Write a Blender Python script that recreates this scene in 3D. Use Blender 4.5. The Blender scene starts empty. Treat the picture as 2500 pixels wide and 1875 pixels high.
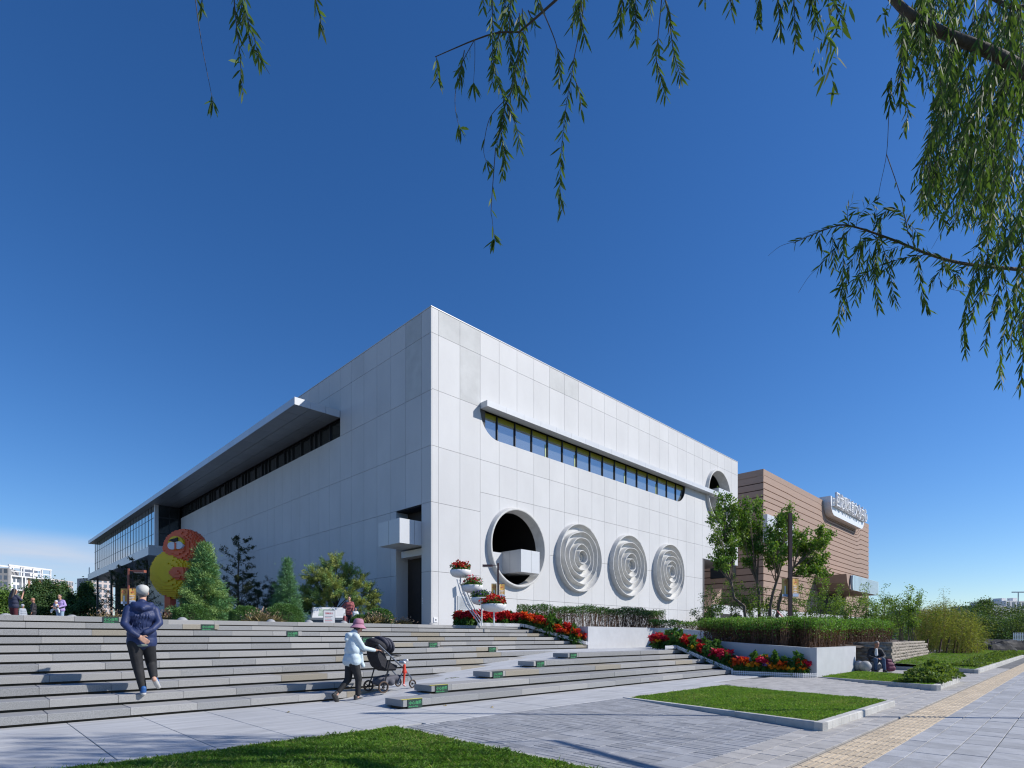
import bpy, bmesh, math, random
import numpy as np
from mathutils import Vector, Matrix

rnd = random.Random(7)
rng = np.random.default_rng(11)
R_ = math.radians
scene = bpy.context.scene
COL = scene.collection

# ------------------------------------------------------------------ camera, sky, sun, exposure
# world axes follow the white building: +X along its sunlit face, +Y along its shaded face
H = 1.265
FPX = 1381.0
FW = Vector((.7046, .7096, 0)); RT = Vector((.7096, -.7046, 0)); CAM = Vector((0, 0, H))
cam = bpy.data.cameras.new('camera'); camo = bpy.data.objects.new('camera', cam); COL.objects.link(camo)
camo.location = CAM; camo.rotation_euler = (R_(90), 0, -math.atan2(.7046, .7096))
cam.sensor_width = 36; cam.lens = FPX / 2500 * 36; cam.shift_y = (1555.5 - 937.5) / 2500
cam.clip_start = .1; cam.clip_end = 6000
scene.camera = camo

SUN = Vector((.85, -.95, 1.0)).normalized()          # towards the sun
elev = math.asin(SUN.z)
world = bpy.data.worlds.new('World'); scene.world = world; world.use_nodes = True
wn = world.node_tree.nodes; wl = world.node_tree.links
bg = wn['Background']
sky = wn.new('ShaderNodeTexSky'); sky.sky_type = 'NISHITA'; sky.sun_disc = False
sky.sun_elevation = elev; sky.sun_rotation = math.atan2(SUN.x, SUN.y)
sky.altitude = 60; sky.air_density = 1.0; sky.dust_density = .2; sky.ozone_density = 6.0
# polarised, saturated autumn sky with one thin veil of cloud low over the horizon
hs = wn.new('ShaderNodeHueSaturation'); hs.inputs['Saturation'].default_value = 1.2; hs.inputs['Hue'].default_value = .507; hs.inputs['Value'].default_value = 1.0
wl.new(sky.outputs[0], hs.inputs['Color'])
tc = wn.new('ShaderNodeTexCoord'); mp = wn.new('ShaderNodeMapping'); mp.inputs['Scale'].default_value = (1.3, 1.3, 9)
mp.inputs['Location'].default_value = (.35, -.2, .1)
wl.new(tc.outputs['Generated'], mp.inputs['Vector'])
nz = wn.new('ShaderNodeTexNoise'); nz.inputs['Scale'].default_value = 1.6; nz.inputs['Detail'].default_value = 7; nz.inputs['Roughness'].default_value = .55
wl.new(mp.outputs[0], nz.inputs['Vector'])
nr = wn.new('ShaderNodeMapRange'); nr.inputs['From Min'].default_value = .26; nr.inputs['From Max'].default_value = .52
wl.new(nz.outputs['Fac'], nr.inputs['Value'])
sep = wn.new('ShaderNodeSeparateXYZ'); wl.new(tc.outputs['Generated'], sep.inputs[0])
e1 = wn.new('ShaderNodeMapRange'); e1.interpolation_type = 'SMOOTHSTEP'
e1.inputs['From Min'].default_value = .150; e1.inputs['From Max'].default_value = .112
wl.new(sep.outputs['Z'], e1.inputs['Value'])
e2 = wn.new('ShaderNodeMapRange'); e2.interpolation_type = 'SMOOTHSTEP'
e2.inputs['From Min'].default_value = .035; e2.inputs['From Max'].default_value = .095
wl.new(sep.outputs['Z'], e2.inputs['Value'])
# the veil lies to the north-west (towards +Y, -X)
az = wn.new('ShaderNodeVectorMath'); az.operation = 'DOT_PRODUCT'; az.inputs[1].default_value = (-.62, .78, 0)
wl.new(tc.outputs['Generated'], az.inputs[0])
a1 = wn.new('ShaderNodeMapRange'); a1.interpolation_type = 'SMOOTHSTEP'
a1.inputs['From Min'].default_value = .40; a1.inputs['From Max'].default_value = .72
wl.new(az.outputs['Value'], a1.inputs['Value'])
def mul(a, b):
    m = wn.new('ShaderNodeMath'); m.operation = 'MULTIPLY'; wl.new(a, m.inputs[0])
    if isinstance(b, float): m.inputs[1].default_value = b
    else: wl.new(b, m.inputs[1])
    return m.outputs[0]
veil = mul(mul(mul(mul(nr.outputs[0], e1.outputs[0]), e2.outputs[0]), a1.outputs[0]), .92)
mx = wn.new('ShaderNodeMix'); mx.data_type = 'RGBA'; mx.inputs[7].default_value = (4.5, 5.1, 6.2, 1)
wl.new(veil, mx.inputs[0]); wl.new(hs.outputs[0], mx.inputs[6]); wl.new(mx.outputs[2], bg.inputs['Color'])
bg.inputs['Strength'].default_value = .132

sl = bpy.data.lights.new('sun', 'SUN'); sl.energy = 5.0; sl.angle = R_(.53); sl.color = (1, .955, .89)
slo = bpy.data.objects.new('sun', sl); COL.objects.link(slo); slo.rotation_euler = SUN.to_track_quat('Z', 'Y').to_euler()
slo.location = (60, -60, 90)
vs = scene.view_settings
vs.view_transform = 'Standard'; vs.look = 'None'; vs.gamma = 1; vs.use_curve_mapping = False; vs.exposure = 0.0
scene.cycles.use_denoising = True; scene.cycles.filter_width = 1.2
scene.cycles.max_bounces = 8; scene.cycles.diffuse_bounces = 3; scene.cycles.glossy_bounces = 3
scene.cycles.transmission_bounces = 4; scene.cycles.transparent_max_bounces = 6
scene.cycles.caustics_reflective = False; scene.cycles.caustics_refractive = False
scene.cycles.sample_clamp_indirect = 6

# ------------------------------------------------------------------ helpers
def px(x, y, t):
    """point at depth t (metres) on the sight line measured in the photograph"""
    return CAM + (FW + RT * ((x - 1250) / FPX) + Vector((0, 0, (1555.5 - y) / FPX))) * t
def pxz(x, y, z):
    d = FW + RT * ((x - 1250) / FPX) + Vector((0, 0, (1555.5 - y) / FPX))
    return CAM + d * ((z - H) / d.z)

def tag(o, label=None, cat=None, group=None, kind=None):
    if label: o['label'] = label
    if cat: o['category'] = cat
    if group: o['group'] = group
    if kind: o['kind'] = kind
    return o
def empty(name, loc=(0, 0, 0), rz=0, label=None, cat=None, group=None):
    o = bpy.data.objects.new(name, None); COL.objects.link(o); o.location = loc; o.rotation_euler = (0, 0, rz)
    o.empty_display_size = .1
    return tag(o, label, cat, group)
def link(name, me, parent=None, loc=None):
    o = bpy.data.objects.new(name, me); COL.objects.link(o)
    if parent is not None: o.parent = parent
    if loc is not None: o.location = loc
    return o
def kids(o): return [c for c in bpy.data.objects if c.parent == o]
def copy_tree(o, parent=None, children=None):
    c = o.copy(); COL.objects.link(c)
    if parent is not None: c.parent = parent
    for ch in o.children: copy_tree(ch, c)
    return c

class MB:
    """collects shapes, links them as one mesh object"""
    def __init__(s): s.v = []; s.f = []; s.m = []; s.cur = 0
    def add(s, vs_, fs):
        b = len(s.v); s.v.extend([tuple(p) for p in vs_]); s.f.extend([tuple(i + b for i in f) for f in fs]); s.m.extend([s.cur] * len(fs)); return s
    def mat(s, i): s.cur = i; return s
    def box(s, a, b, M=None):
        x0, y0, z0 = a; x1, y1, z1 = b
        P = [Vector(p) for p in ((x0,y0,z0),(x1,y0,z0),(x1,y1,z0),(x0,y1,z0),(x0,y0,z1),(x1,y0,z1),(x1,y1,z1),(x0,y1,z1))]
        if M is not None: P = [M @ p for p in P]
        return s.add(P, [(0,3,2,1),(4,5,6,7),(0,1,5,4),(1,2,6,5),(2,3,7,6),(3,0,4,7)])
    def bbox(s, a, b, c=.01):
        """box with chamfered top edges"""
        x0, y0, z0 = a; x1, y1, z1 = b
        P = [(x0,y0,z0),(x1,y0,z0),(x1,y1,z0),(x0,y1,z0),(x0,y0,z1-c),(x1,y0,z1-c),(x1,y1,z1-c),(x0,y1,z1-c),
             (x0+c,y0+c,z1),(x1-c,y0+c,z1),(x1-c,y1-c,z1),(x0+c,y1-c,z1)]
        F = [(0,3,2,1),(8,9,10,11)]
        for i in range(4):
            j = (i+1) % 4; F += [(i,j,4+j,4+i),(4+i,4+j,8+j,8+i)]
        return s.add(P, F)
    def quad(s, *p): return s.add(p, [tuple(range(len(p)))])
    def prism(s, poly, d):
        """polygon (3D points) extruded by vector d"""
        n = len(poly); d = Vector(d); P = [Vector(p) for p in poly]; P = P + [p + d for p in P]
        F = [tuple(range(n))[::-1], tuple(range(n, 2*n))] + [(i, (i+1) % n, n + (i+1) % n, n + i) for i in range(n)]
        return s.add(P, F)
    def tube(s, path, r, n=6, cap=True):
        path = [Vector(p) for p in path]; k = len(path)
        rs = r if isinstance(r, (list, tuple)) else [r] * k
        V = []; F = []; up = None
        for i, p in enumerate(path):
            t = (path[min(i+1, k-1)] - path[max(i-1, 0)])
            if t.length < 1e-9: t = Vector((0, 0, 1))
            t.normalize()
            if up is None: up = Vector((1, 0, 0)) if abs(t.z) > .9 else Vector((0, 0, 1))
            a = t.cross(up)
            if a.length < 1e-6: a = t.cross(Vector((0, 1, 0)))
            a.normalize(); b = t.cross(a); up = -b if False else a.cross(t)
            for j in range(n):
                w = 2 * math.pi * j / n; V.append(p + (a * math.cos(w) + b * math.sin(w)) * rs[i])
        for i in range(k-1):
            for j in range(n):
                q = (j+1) % n; F.append((i*n+j, i*n+q, (i+1)*n+q, (i+1)*n+j))
        if cap: F += [tuple(range(n))[::-1], tuple((k-1)*n + j for j in range(n))]
        return s.add(V, F)
    def lathe(s, prof, n=24, M=None, cap=False):
        V = []; F = []; k = len(prof)
        for (r, z) in prof:
            for j in range(n):
                w = 2 * math.pi * j / n; p = Vector((r * math.cos(w), r * math.sin(w), z)); V.append(M @ p if M is not None else p)
        for i in range(k-1):
            for j in range(n):
                q = (j+1) % n; F.append((i*n+j, i*n+q, (i+1)*n+q, (i+1)*n+j))
        if cap: F += [tuple(range(n))[::-1], tuple((k-1)*n + j for j in range(n))]
        return s.add(V, F)
    def ball(s, c, r, n=12, m=8, M=None):
        rx, ry, rz = r if isinstance(r, (tuple, list)) else (r, r, r); c = Vector(c)
        V = []; F = []
        for i in range(m+1):
            a = math.pi * i / m
            for j in range(n):
                w = 2 * math.pi * j / n; p = Vector((rx*math.sin(a)*math.cos(w), ry*math.sin(a)*math.sin(w), rz*math.cos(a)))
                V.append((M @ p if M is not None else p) + c)
        for i in range(m):
            for j in range(n):
                q = (j+1) % n; F.append((i*n+j, (i+1)*n+j, (i+1)*n+q, i*n+q))
        return s.add(V, F)
    def mesh(s, name, mats, smooth=False):
        me = bpy.data.meshes.new(name); me.from_pydata(s.v, [], s.f)
        mats = mats if isinstance(mats, (list, tuple)) else [mats]
        for m in mats: me.materials.append(m)
        if len(mats) > 1: me.polygons.foreach_set('material_index', s.m)
        if smooth: me.polygons.foreach_set('use_smooth', [True] * len(s.f))
        me.update(); return me
    def build(s, name, mats, parent=None, smooth=False, loc=None):
        return link(name, s.mesh(name, mats, smooth), parent, loc)

def np_mesh(name, V, polys, mats, midx=None, smooth=False):
    """V (n,3); polys: list of int arrays (m,3) or (m,4)"""
    me = bpy.data.meshes.new(name)
    V = np.asarray(V, dtype=np.float32); me.vertices.add(len(V)); me.vertices.foreach_set('co', V.ravel())
    loops = np.concatenate([p.ravel() for p in polys]).astype(np.int32)
    tot = np.concatenate([np.full(len(p), p.shape[1], dtype=np.int32) for p in polys])
    st = np.concatenate([[0], np.cumsum(tot)[:-1]]).astype(np.int32)
    me.loops.add(len(loops)); me.loops.foreach_set('vertex_index', loops)
    me.polygons.add(len(tot)); me.polygons.foreach_set('loop_start', st); me.polygons.foreach_set('loop_total', tot)
    mats = mats if isinstance(mats, (list, tuple)) else [mats]
    for m in mats: me.materials.append(m)
    if midx is not None: me.polygons.foreach_set('material_index', np.asarray(midx, dtype=np.int32))
    if smooth: me.polygons.foreach_set('use_smooth', np.ones(len(tot), dtype=bool))
    me.update(calc_edges=True); me.validate(); return me

def unit(a): return a / np.maximum(np.linalg.norm(a, axis=-1, keepdims=True), 1e-9)
class Leaves:
    """leaf-sized faces: folded lance (4-point) or long lance (6-point) leaves"""
    def __init__(s): s.P = []; s.D = []; s.L = []; s.W = []; s.I = []
    def add(s, P, D, L, W, i=0):
        P = np.atleast_2d(np.asarray(P, float)); n = len(P)
        s.P.append(P); s.D.append(np.broadcast_to(np.asarray(D, float), (n, 3)))
        s.L.append(np.broadcast_to(np.asarray(L, float), (n,))); s.W.append(np.broadcast_to(np.asarray(W, float), (n,)))
        s.I.append(np.full(n, i)); return s
    def count(s): return sum(len(p) for p in s.P)
    def mesh(s, name, mats, long=False, droop=.15, flat=0.0):
        P = np.concatenate(s.P); D = unit(np.concatenate(s.D)); L = np.concatenate(s.L)[:, None]; W = np.concatenate(s.W)[:, None]; I = np.concatenate(s.I)
        n = len(P); A = rng.normal(size=(n, 3))
        A[:, 2] *= (1 - flat)
        A = unit(A - (A * D).sum(1, keepdims=True) * D); N = np.cross(D, A)
        N = np.where(N[:, 2:3] < 0, -N, N)
        dz = np.zeros((n, 3)); dz[:, 2] = -1
        if not long:
            V = np.stack([P, P + D*L*.45 + A*W*.5 + N*W*.12, P + D*L + dz*L*droop, P + D*L*.45 - A*W*.5 + N*W*.12], 1)
            k = 4; base = np.arange(n)[:, None] * 4
            polys = [np.concatenate([base + np.array([[0, 1, 2]]), base + np.array([[0, 2, 3]])], 1).reshape(-1, 3)]; midx = np.repeat(I, 2)
        else:
            V = np.stack([P, P + D*L*.28 + A*W*.42 + N*W*.1, P + D*L*.66 + A*W*.40 + dz*L*droop*.4, P + D*L + dz*L*droop,
                          P + D*L*.66 - A*W*.40 + dz*L*droop*.4, P + D*L*.28 - A*W*.42 + N*W*.1], 1)
            base = np.arange(n)[:, None] * 6
            polys = [np.concatenate([base + np.array([[0, 1, 5]]), base + np.array([[2, 3, 4]])], 1).reshape(-1, 3), base + np.array([[1, 2, 4, 5]])]
            midx = np.concatenate([np.repeat(I, 2), I])
        return np_mesh(name, V.reshape(-1, 3), polys, mats, midx if isinstance(mats, (list, tuple)) else None)
    def build(s, name, mats, parent=None, kind='stuff', **k):
        o = link(name, s.mesh(name, mats, **k), parent)
        if kind: o['kind'] = kind
        return o
def rdir(n, up=0.0):
    d = rng.normal(size=(n, 3)); d[:, 2] += up; return unit(d)
def V3(v): return np.array([v[0], v[1], v[2]])

# ------------------------------------------------------------------ materials
def mat(name, col, rough=.7, var=.0, vscale=3.0, obj=0.0, island=0.0, bump=0.0, bscale=40.0, metal=0.0, spec=None, col2=None, stretch=None, detail=4, trans=0.0, emit=None):
    m = bpy.data.materials.new(name); m.use_nodes = True
    n = m.node_tree.nodes; l = m.node_tree.links; b = n['Principled BSDF']
    b.inputs['Roughness'].default_value = rough; b.inputs['Metallic'].default_value = metal
    if spec is not None: b.inputs['Specular IOR Level'].default_value = spec
    c4 = (*col, 1); b.inputs['Base Color'].default_value = c4
    src = None
    geo = n.new('ShaderNodeNewGeometry')
    if var or bump:
        mpn = n.new('ShaderNodeMapping'); mpn.inputs['Scale'].default_value = stretch or (1, 1, 1); l.new(geo.outputs['Position'], mpn.inputs['Vector'])
    if var:
        t = n.new('ShaderNodeTexNoise'); t.inputs['Scale'].default_value = vscale; t.inputs['Detail'].default_value = detail; t.inputs['Roughness'].default_value = .6
        l.new(mpn.outputs[0], t.inputs['Vector'])
        mr = n.new('ShaderNodeMapRange'); mr.inputs['From Min'].default_value = .3; mr.inputs['From Max'].default_value = .7
        l.new(t.outputs['Fac'], mr.inputs['Value'])
        mixn = n.new('ShaderNodeMix'); mixn.data_type = 'RGBA'
        c2 = col2 or tuple(c * (1 - var) for c in col); c1 = col if col2 else tuple(min(1, c * (1 + var * .6)) for c in col)
        mixn.inputs[6].default_value = (*c2, 1); mixn.inputs[7].default_value = (*c1, 1)
        l.new(mr.outputs[0], mixn.inputs[0]); src = mixn.outputs[2]
    for amt, out in ((obj, 'obj'), (island, 'isl')):
        if not amt: continue
        o_ = n.new('ShaderNodeObjectInfo').outputs['Random'] if out == 'obj' else geo.outputs['Random Per Island']
        mr = n.new('ShaderNodeMapRange'); mr.inputs['To Min'].default_value = 1 - amt; mr.inputs['To Max'].default_value = 1 + amt * .8
        l.new(o_, mr.inputs['Value'])
        mm = n.new('ShaderNodeMix'); mm.data_type = 'RGBA'; mm.blend_type = 'MULTIPLY'; mm.inputs[0].default_value = 1
        if src is not None: l.new(src, mm.inputs[6])
        else: mm.inputs[6].default_value = c4
        l.new(mr.outputs[0], mm.inputs[7]); src = mm.outputs[2]
    if src is not None: l.new(src, b.inputs['Base Color'])
    if bump:
        t2 = n.new('ShaderNodeTexNoise'); t2.inputs['Scale'].default_value = bscale; t2.inputs['Detail'].default_value = 3; l.new(mpn.outputs[0], t2.inputs['Vector'])
        bp = n.new('ShaderNodeBump'); bp.inputs['Strength'].default_value = bump; bp.inputs['Distance'].default_value = .02
        l.new(t2.outputs['Fac'], bp.inputs['Height']); l.new(bp.outputs[0], b.inputs['Normal'])
    if trans:
        tr = n.new('ShaderNodeBsdfTranslucent'); ms = n.new('ShaderNodeMixShader'); ms.inputs[0].default_value = trans
        if src is not None:
            gm = n.new('ShaderNodeMix'); gm.data_type = 'RGBA'; gm.blend_type = 'MULTIPLY'; gm.inputs[0].default_value = 1
            l.new(src, gm.inputs[6]); gm.inputs[7].default_value = (1.5, 1.45, .6, 1); l.new(gm.outputs[2], tr.inputs['Color'])
        else: tr.inputs['Color'].default_value = (col[0]*1.5, col[1]*1.45, col[2]*.6, 1)
        l.new(b.outputs[0], ms.inputs[1]); l.new(tr.outputs[0], ms.inputs[2]); l.new(ms.outputs[0], n['Material Output'].inputs['Surface'])
    return m
def leafmat(name, col, isl=.35, rough=.55, trans=.3, spec=.2): return mat(name, col, rough=rough, island=isl, trans=trans, spec=spec)

M = {}
M['panel'] = mat('white_panel', (.60, .60, .598), .65, var=.06, vscale=.55, obj=.028, bump=.08, bscale=6, stretch=(1, 1, .55), detail=10)
M['panel_stain'] = mat('stained_panel', (.535, .54, .53), .7, var=.12, vscale=1.1, obj=.03, bump=.08, bscale=6, detail=8)
M['joint'] = mat('dark_joint', (.10, .10, .105), .9)
M['ring'] = mat('cast_ring', (.60, .595, .575), .75, var=.14, vscale=2.5, bump=.25, bscale=9, detail=8)
M['metal_white'] = mat('white_metal', (.62, .635, .65), .4, var=.04, vscale=1, obj=.03)
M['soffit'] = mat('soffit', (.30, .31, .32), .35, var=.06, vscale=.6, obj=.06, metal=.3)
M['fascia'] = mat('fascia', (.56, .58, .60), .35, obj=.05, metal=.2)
M['mullion'] = mat('dark_mullion', (.025, .03, .04), .4)
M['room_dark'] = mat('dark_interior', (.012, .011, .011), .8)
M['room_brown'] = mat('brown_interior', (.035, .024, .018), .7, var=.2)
M['granite'] = mat('grey_granite', (.285, .287, .287), .75, var=.30, vscale=95, obj=.10, bump=.1, bscale=90, detail=2)
M['granite_light'] = mat('light_granite', (.35, .345, .335), .75, var=.22, vscale=95, obj=.08, bump=.1, bscale=90, detail=2)
M['granite_beige'] = mat('beige_granite', (.31, .28, .225), .75, var=.25, vscale=90, obj=.12, bump=.1, bscale=90, detail=2)
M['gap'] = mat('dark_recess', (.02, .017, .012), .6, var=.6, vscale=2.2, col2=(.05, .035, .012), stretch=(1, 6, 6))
M['concrete'] = mat('brushed_slab', (.45, .455, .46), .8, var=.22, vscale=2.2, obj=.04, bump=.1, bscale=30, stretch=(.35, 3.0, 1), detail=6)
M['ramp'] = mat('ramp_stone', (.48, .49, .50), .8, var=.18, vscale=2.0, obj=.03, stretch=(.5, 2.5, 1), detail=6, bump=.08, bscale=30)
M['paver'] = mat('blue_grey_paver', (.30, .308, .325), .85, var=.14, vscale=6, obj=.16, bump=.2, bscale=60)
M['paver_i'] = mat('blue_grey_paver_field', (.30, .308, .325), .85, var=.14, vscale=6, island=.16, bump=.2, bscale=60)
M['paver_warm'] = mat('warm_paver', (.40, .385, .365), .85, var=.14, vscale=6, island=.12, bump=.2, bscale=60)
M['paver_cool'] = mat('cool_paver', (.36, .367, .38), .85, var=.16, vscale=5, island=.14, obj=.0, bump=.2, bscale=60)
M['paver_cool_o'] = mat('cool_paver_piece', (.36, .367, .38), .85, var=.16, vscale=5, obj=.14, bump=.2, bscale=60)
M['paver_warm_o'] = mat('warm_paver_piece', (.40, .385, .365), .85, var=.14, vscale=6, obj=.12, bump=.2, bscale=60)
M['grout'] = mat('sand_joint', (.15, .15, .15), .95, var=.4, vscale=3)
M['tactile'] = mat('beige_tactile', (.52, .43, .31), .85, var=.15, vscale=4, obj=.12, bump=.1, bscale=60)
M['tactile_i'] = mat('beige_tactile_field', (.52, .43, .31), .85, var=.15, vscale=4, island=.1, bump=.1, bscale=60)
M['kerb'] = mat('kerb_stone', (.50, .49, .46), .85, var=.20, vscale=5, obj=.08, bump=.2, bscale=40, detail=6)
M['plaza'] = mat('plaza_stone', (.22, .22, .215), .8, var=.1, vscale=2)
M['soil'] = mat('soil', (.075, .055, .04), .95, var=.4, vscale=5, bump=.5, bscale=20)
M['ground'] = mat('far_ground', (.10, .10, .08), .95, var=.35, vscale=.12)
M['turf'] = mat('turf_soil', (.085, .12, .035), .95, var=.4, vscale=9)
M['render_grey'] = mat('grey_render_wall', (.50, .51, .525), .75, var=.07, vscale=2.5, bump=.06, bscale=25)
M['grass'] = leafmat('grass_blade', (.155, .30, .045), .45, .45, .35)
M['grass_dry'] = leafmat('grass_blade_pale', (.32, .37, .13), .4, .5, .3)
M['willow_leaf'] = leafmat('willow_leaf', (.080, .142, .037), .45, .6, .38, .2)
M['willow_leaf_o'] = mat('willow_leaf_single', (.085, .15, .040), .45, obj=.45, trans=.38, spec=.2)
M['bark'] = mat('bark', (.085, .07, .055), .9, var=.35, vscale=14, bump=.5, bscale=30, stretch=(1, 1, .3))
M['bark_young'] = mat('young_bark', (.16, .125, .095), .85, var=.3, vscale=16)
M['twig'] = mat('twig', (.10, .075, .045), .8)
M['maple'] = leafmat('maple_leaf', (0.123, 0.239, 0.046), .45)
M['maple_lite'] = leafmat('maple_leaf_pale', (0.224, 0.336, 0.063), .3)
M['pine'] = leafmat('pine_needle', (0.130, 0.273, 0.109), .45, .55, .12)
M['pine_lite'] = leafmat('pine_needle_pale', (0.247, 0.377, 0.130), .35, .55, .15)
M['juniper'] = leafmat('olive_needle', (0.327, 0.375, 0.109), .45, .55, .18)
M['spruce'] = leafmat('spruce_needle', (0.153, 0.296, 0.148), .4, .55, .12)
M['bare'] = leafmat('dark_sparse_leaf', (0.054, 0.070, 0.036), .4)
M['box'] = leafmat('box_leaf', (0.100, 0.202, 0.058), .45, .4, .2)
M['hedge'] = leafmat('hedge_leaf', (0.156, 0.304, 0.064), .4, .5, .3)
M['hedge_brown'] = leafmat('hedge_brown_leaf', (0.156, 0.081, 0.046), .5, .7, .2)
M['hedge_twig'] = mat('hedge_twig', (.15, .085, .055), .85, island=.4)
M['shrub'] = leafmat('shrub_leaf', (0.150, 0.262, 0.060), .4)
M['bamboo'] = leafmat('bamboo_leaf', (0.276, 0.306, 0.084), .45, .5, .3)
M['poplar'] = leafmat('poplar_leaf', (0.086, 0.162, 0.065), .4)
M['far_green'] = leafmat('far_leaf', (0.096, 0.147, 0.048), .45)
M['creeper'] = leafmat('creeper_leaf', (.15, .225, .05), .45, .65, .25, .2)
M['reed'] = leafmat('reed', (.36, .29, .15), .4)
M['red'] = leafmat('red_bract', (.55, .028, .03), .35, .5, .2)
M['crimson'] = leafmat('crimson_bract', (.50, .02, .07), .35, .5, .2)
M['orange'] = leafmat('orange_petal', (.72, .26, .02), .3, .5, .2)
M['scarlet'] = leafmat('scarlet_petal', (.66, .10, .02), .35, .5, .2)
M['yellow'] = leafmat('yellow_petal', (.74, .46, .03), .3, .5, .2)
M['purple'] = leafmat('violet_petal', (.17, .12, .40), .35, .5, .2)
M['pink'] = leafmat('pink_petal', (.60, .30, .50), .3, .5, .2)
M['flower_leaf'] = leafmat('flower_leaf', (0.083, 0.180, 0.042), .45)
M['plastic_white'] = mat('white_plastic', (.78, .78, .79), .35)
M['steel_white'] = mat('painted_steel', (.62, .66, .70), .35)
M['lamp_brown'] = mat('brown_lamp_paint', (.13, .065, .055), .45)
M['lamp_red'] = mat('rust_lamp_paint', (.30, .10, .07), .5)
M['banner'] = mat('yellow_banner', (.78, .46, .12), .6, var=.12, vscale=2.5)
M['print_white'] = mat('white_print', (.80, .78, .76), .6)
M['print_red'] = mat('red_print', (.62, .06, .07), .6)
M['print_blue'] = mat('pale_blue_print', (.42, .52, .68), .6)
M['print_green'] = mat('map_green_print', (.22, .33, .22), .5, var=.7, vscale=6, col2=(.62, .70, .62), detail=6)
M['sign_green'] = mat('sign_dark_green', (.018, .045, .034), .45, var=.2, vscale=20)
M['sign_text'] = mat('sign_green_letters', (.10, .52, .20), .5)
M['tape'] = mat('yellow_tape', (.68, .60, .10), .6)
M['white'] = mat('white_paint', (.80, .80, .80), .5)
M['board_grey'] = mat('dark_grey_board', (.13, .145, .165), .5)
M['brick_yellow'] = mat('yellow_blocks', (.90, .60, .015), .4, var=.05)
M['brick_orange'] = mat('orange_blocks', (.88, .16, .06), .4, var=.05)
M['black'] = mat('black', (.012, .012, .013), .5)
M['clay'] = mat('clay_cladding', (.39, .268, .205), .75, var=.07, vscale=1.2, obj=.04, bump=.12, bscale=5, stretch=(1, 1, 4))
M['clay_dark'] = mat('clay_groove', (.065, .038, .03), .9)
M['frosted'] = mat('frosted_glass_panel', (.42, .52, .56), .25, obj=.05)
M['sign_plate'] = mat('sign_plate', (.80, .82, .84), .4)
M['block'] = mat('split_face_block', (.33, .285, .235), .9, var=.3, vscale=9, obj=.16, bump=.8, bscale=22, detail=6)
M['tarp'] = mat('black_tarp', (.020, .022, .025), .7, var=.3, vscale=3, bump=.4, bscale=5, spec=.2)
M['stake'] = mat('wood_stake', (.10, .055, .035), .85, var=.3, vscale=10)
M['sphere'] = mat('stone_sphere', (.34, .345, .35), .6, var=.25, vscale=40, bump=.05)
M['skin'] = mat('skin', (.52, .30, .215), .55, spec=.35)
M['skin_dark'] = mat('tanned_skin', (.40, .20, .135), .55, spec=.35)
M['hair'] = mat('dark_hair', (.022, .016, .014), .5)
M['hair_grey'] = mat('grey_hair', (.20, .19, .18), .7)
M['apart_white'] = mat('apartment_white', (.74, .73, .72), .8)
M['apart_grey'] = mat('apartment_grey', (.33, .325, .32), .8, var=.1, vscale=.2)
M['apart_pink'] = mat('apartment_rendering', (.56, .48, .45), .8)
M['apart_brown'] = mat('apartment_brown', (.28, .14, .09), .8)
M['apart_band'] = mat('apartment_band', (.50, .25, .18), .8)
M['apart_win'] = mat('apartment_window', (.13, .16, .20), .2, obj=.4)

def glass(name, tint=(.5, .6, .7), rough=.03, inner=(.02, .03, .04), mixf=.5):
    """window pane: dark, clear-coated, reflects the sky"""
    m = bpy.data.materials.new(name); m.use_nodes = True; b = m.node_tree.nodes['Principled BSDF']
    b.inputs['Base Color'].default_value = (*inner, 1); b.inputs['Roughness'].default_value = rough
    b.inputs['Metallic'].default_value = mixf
    return m
M['glass'] = glass('sky_reflecting_glass', inner=(.40, .45, .47), mixf=.75)
M['glass_dark'] = glass('shaded_glass', inner=(.075, .09, .10), mixf=.7)
M['glass_yellow'] = mat('yellow_blind', (.30, .29, .02), .3)
# ------------------------------------------------------------------ ground, steps, ramps, plaza
HS = .158; DT = .55                      # riser height, tread depth
PZ = 11 * HS                             # plaza level
vL = lambda k: 10.5 + DT * (k - 1)       # middle flight (reaches far left)
vR = lambda k: 8.38 + DT * (k - 1)       # lower flight, five steps
vU = lambda k: 14.65 + DT * (k - 6)      # upper flight
uA = lambda k: 4.6 + 2.052 * (k - 1)     # lower ramp meets step k
uB = lambda k: 12.53 - 1.92 * (k - 6)    # upper ramp meets step k

g = MB()
g.quad((-900, -900, -.09), (2200, -900, -.09), (2200, 2200, -.09), (-900, 2200, -.09))
tag(g.build('ground', M['ground']), kind='structure')
pz = MB()
pz.quad((-70, vL(11) + .3, PZ - .006), (1.01, vL(11) + .3, PZ - .006), (1.01, vU(11) + .25, PZ - .006), (19.2, vU(11) + .25, PZ - .006), (24.1, 17.2, PZ - .006), (60, 17.2, PZ - .006), (60, 130, PZ - .006), (-70, 130, PZ - .006))
tag(pz.build('plaza', M['plaza']), kind='structure')
ld = MB()
ld.quad((14.85, vR(5) + .3, 5*HS - .004), (24.3, vR(5) + .3, 5*HS - .004), (24.3, 14.9, 5*HS - .004), (12.5, 14.9, 5*HS - .004), (12.5, vL(6) - .02, 5*HS - .004), (14.85, vL(6) - .02, 5*HS - .004))
tag(ld.build('landing', M['ramp']), kind='structure')
rp = MB()
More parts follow.
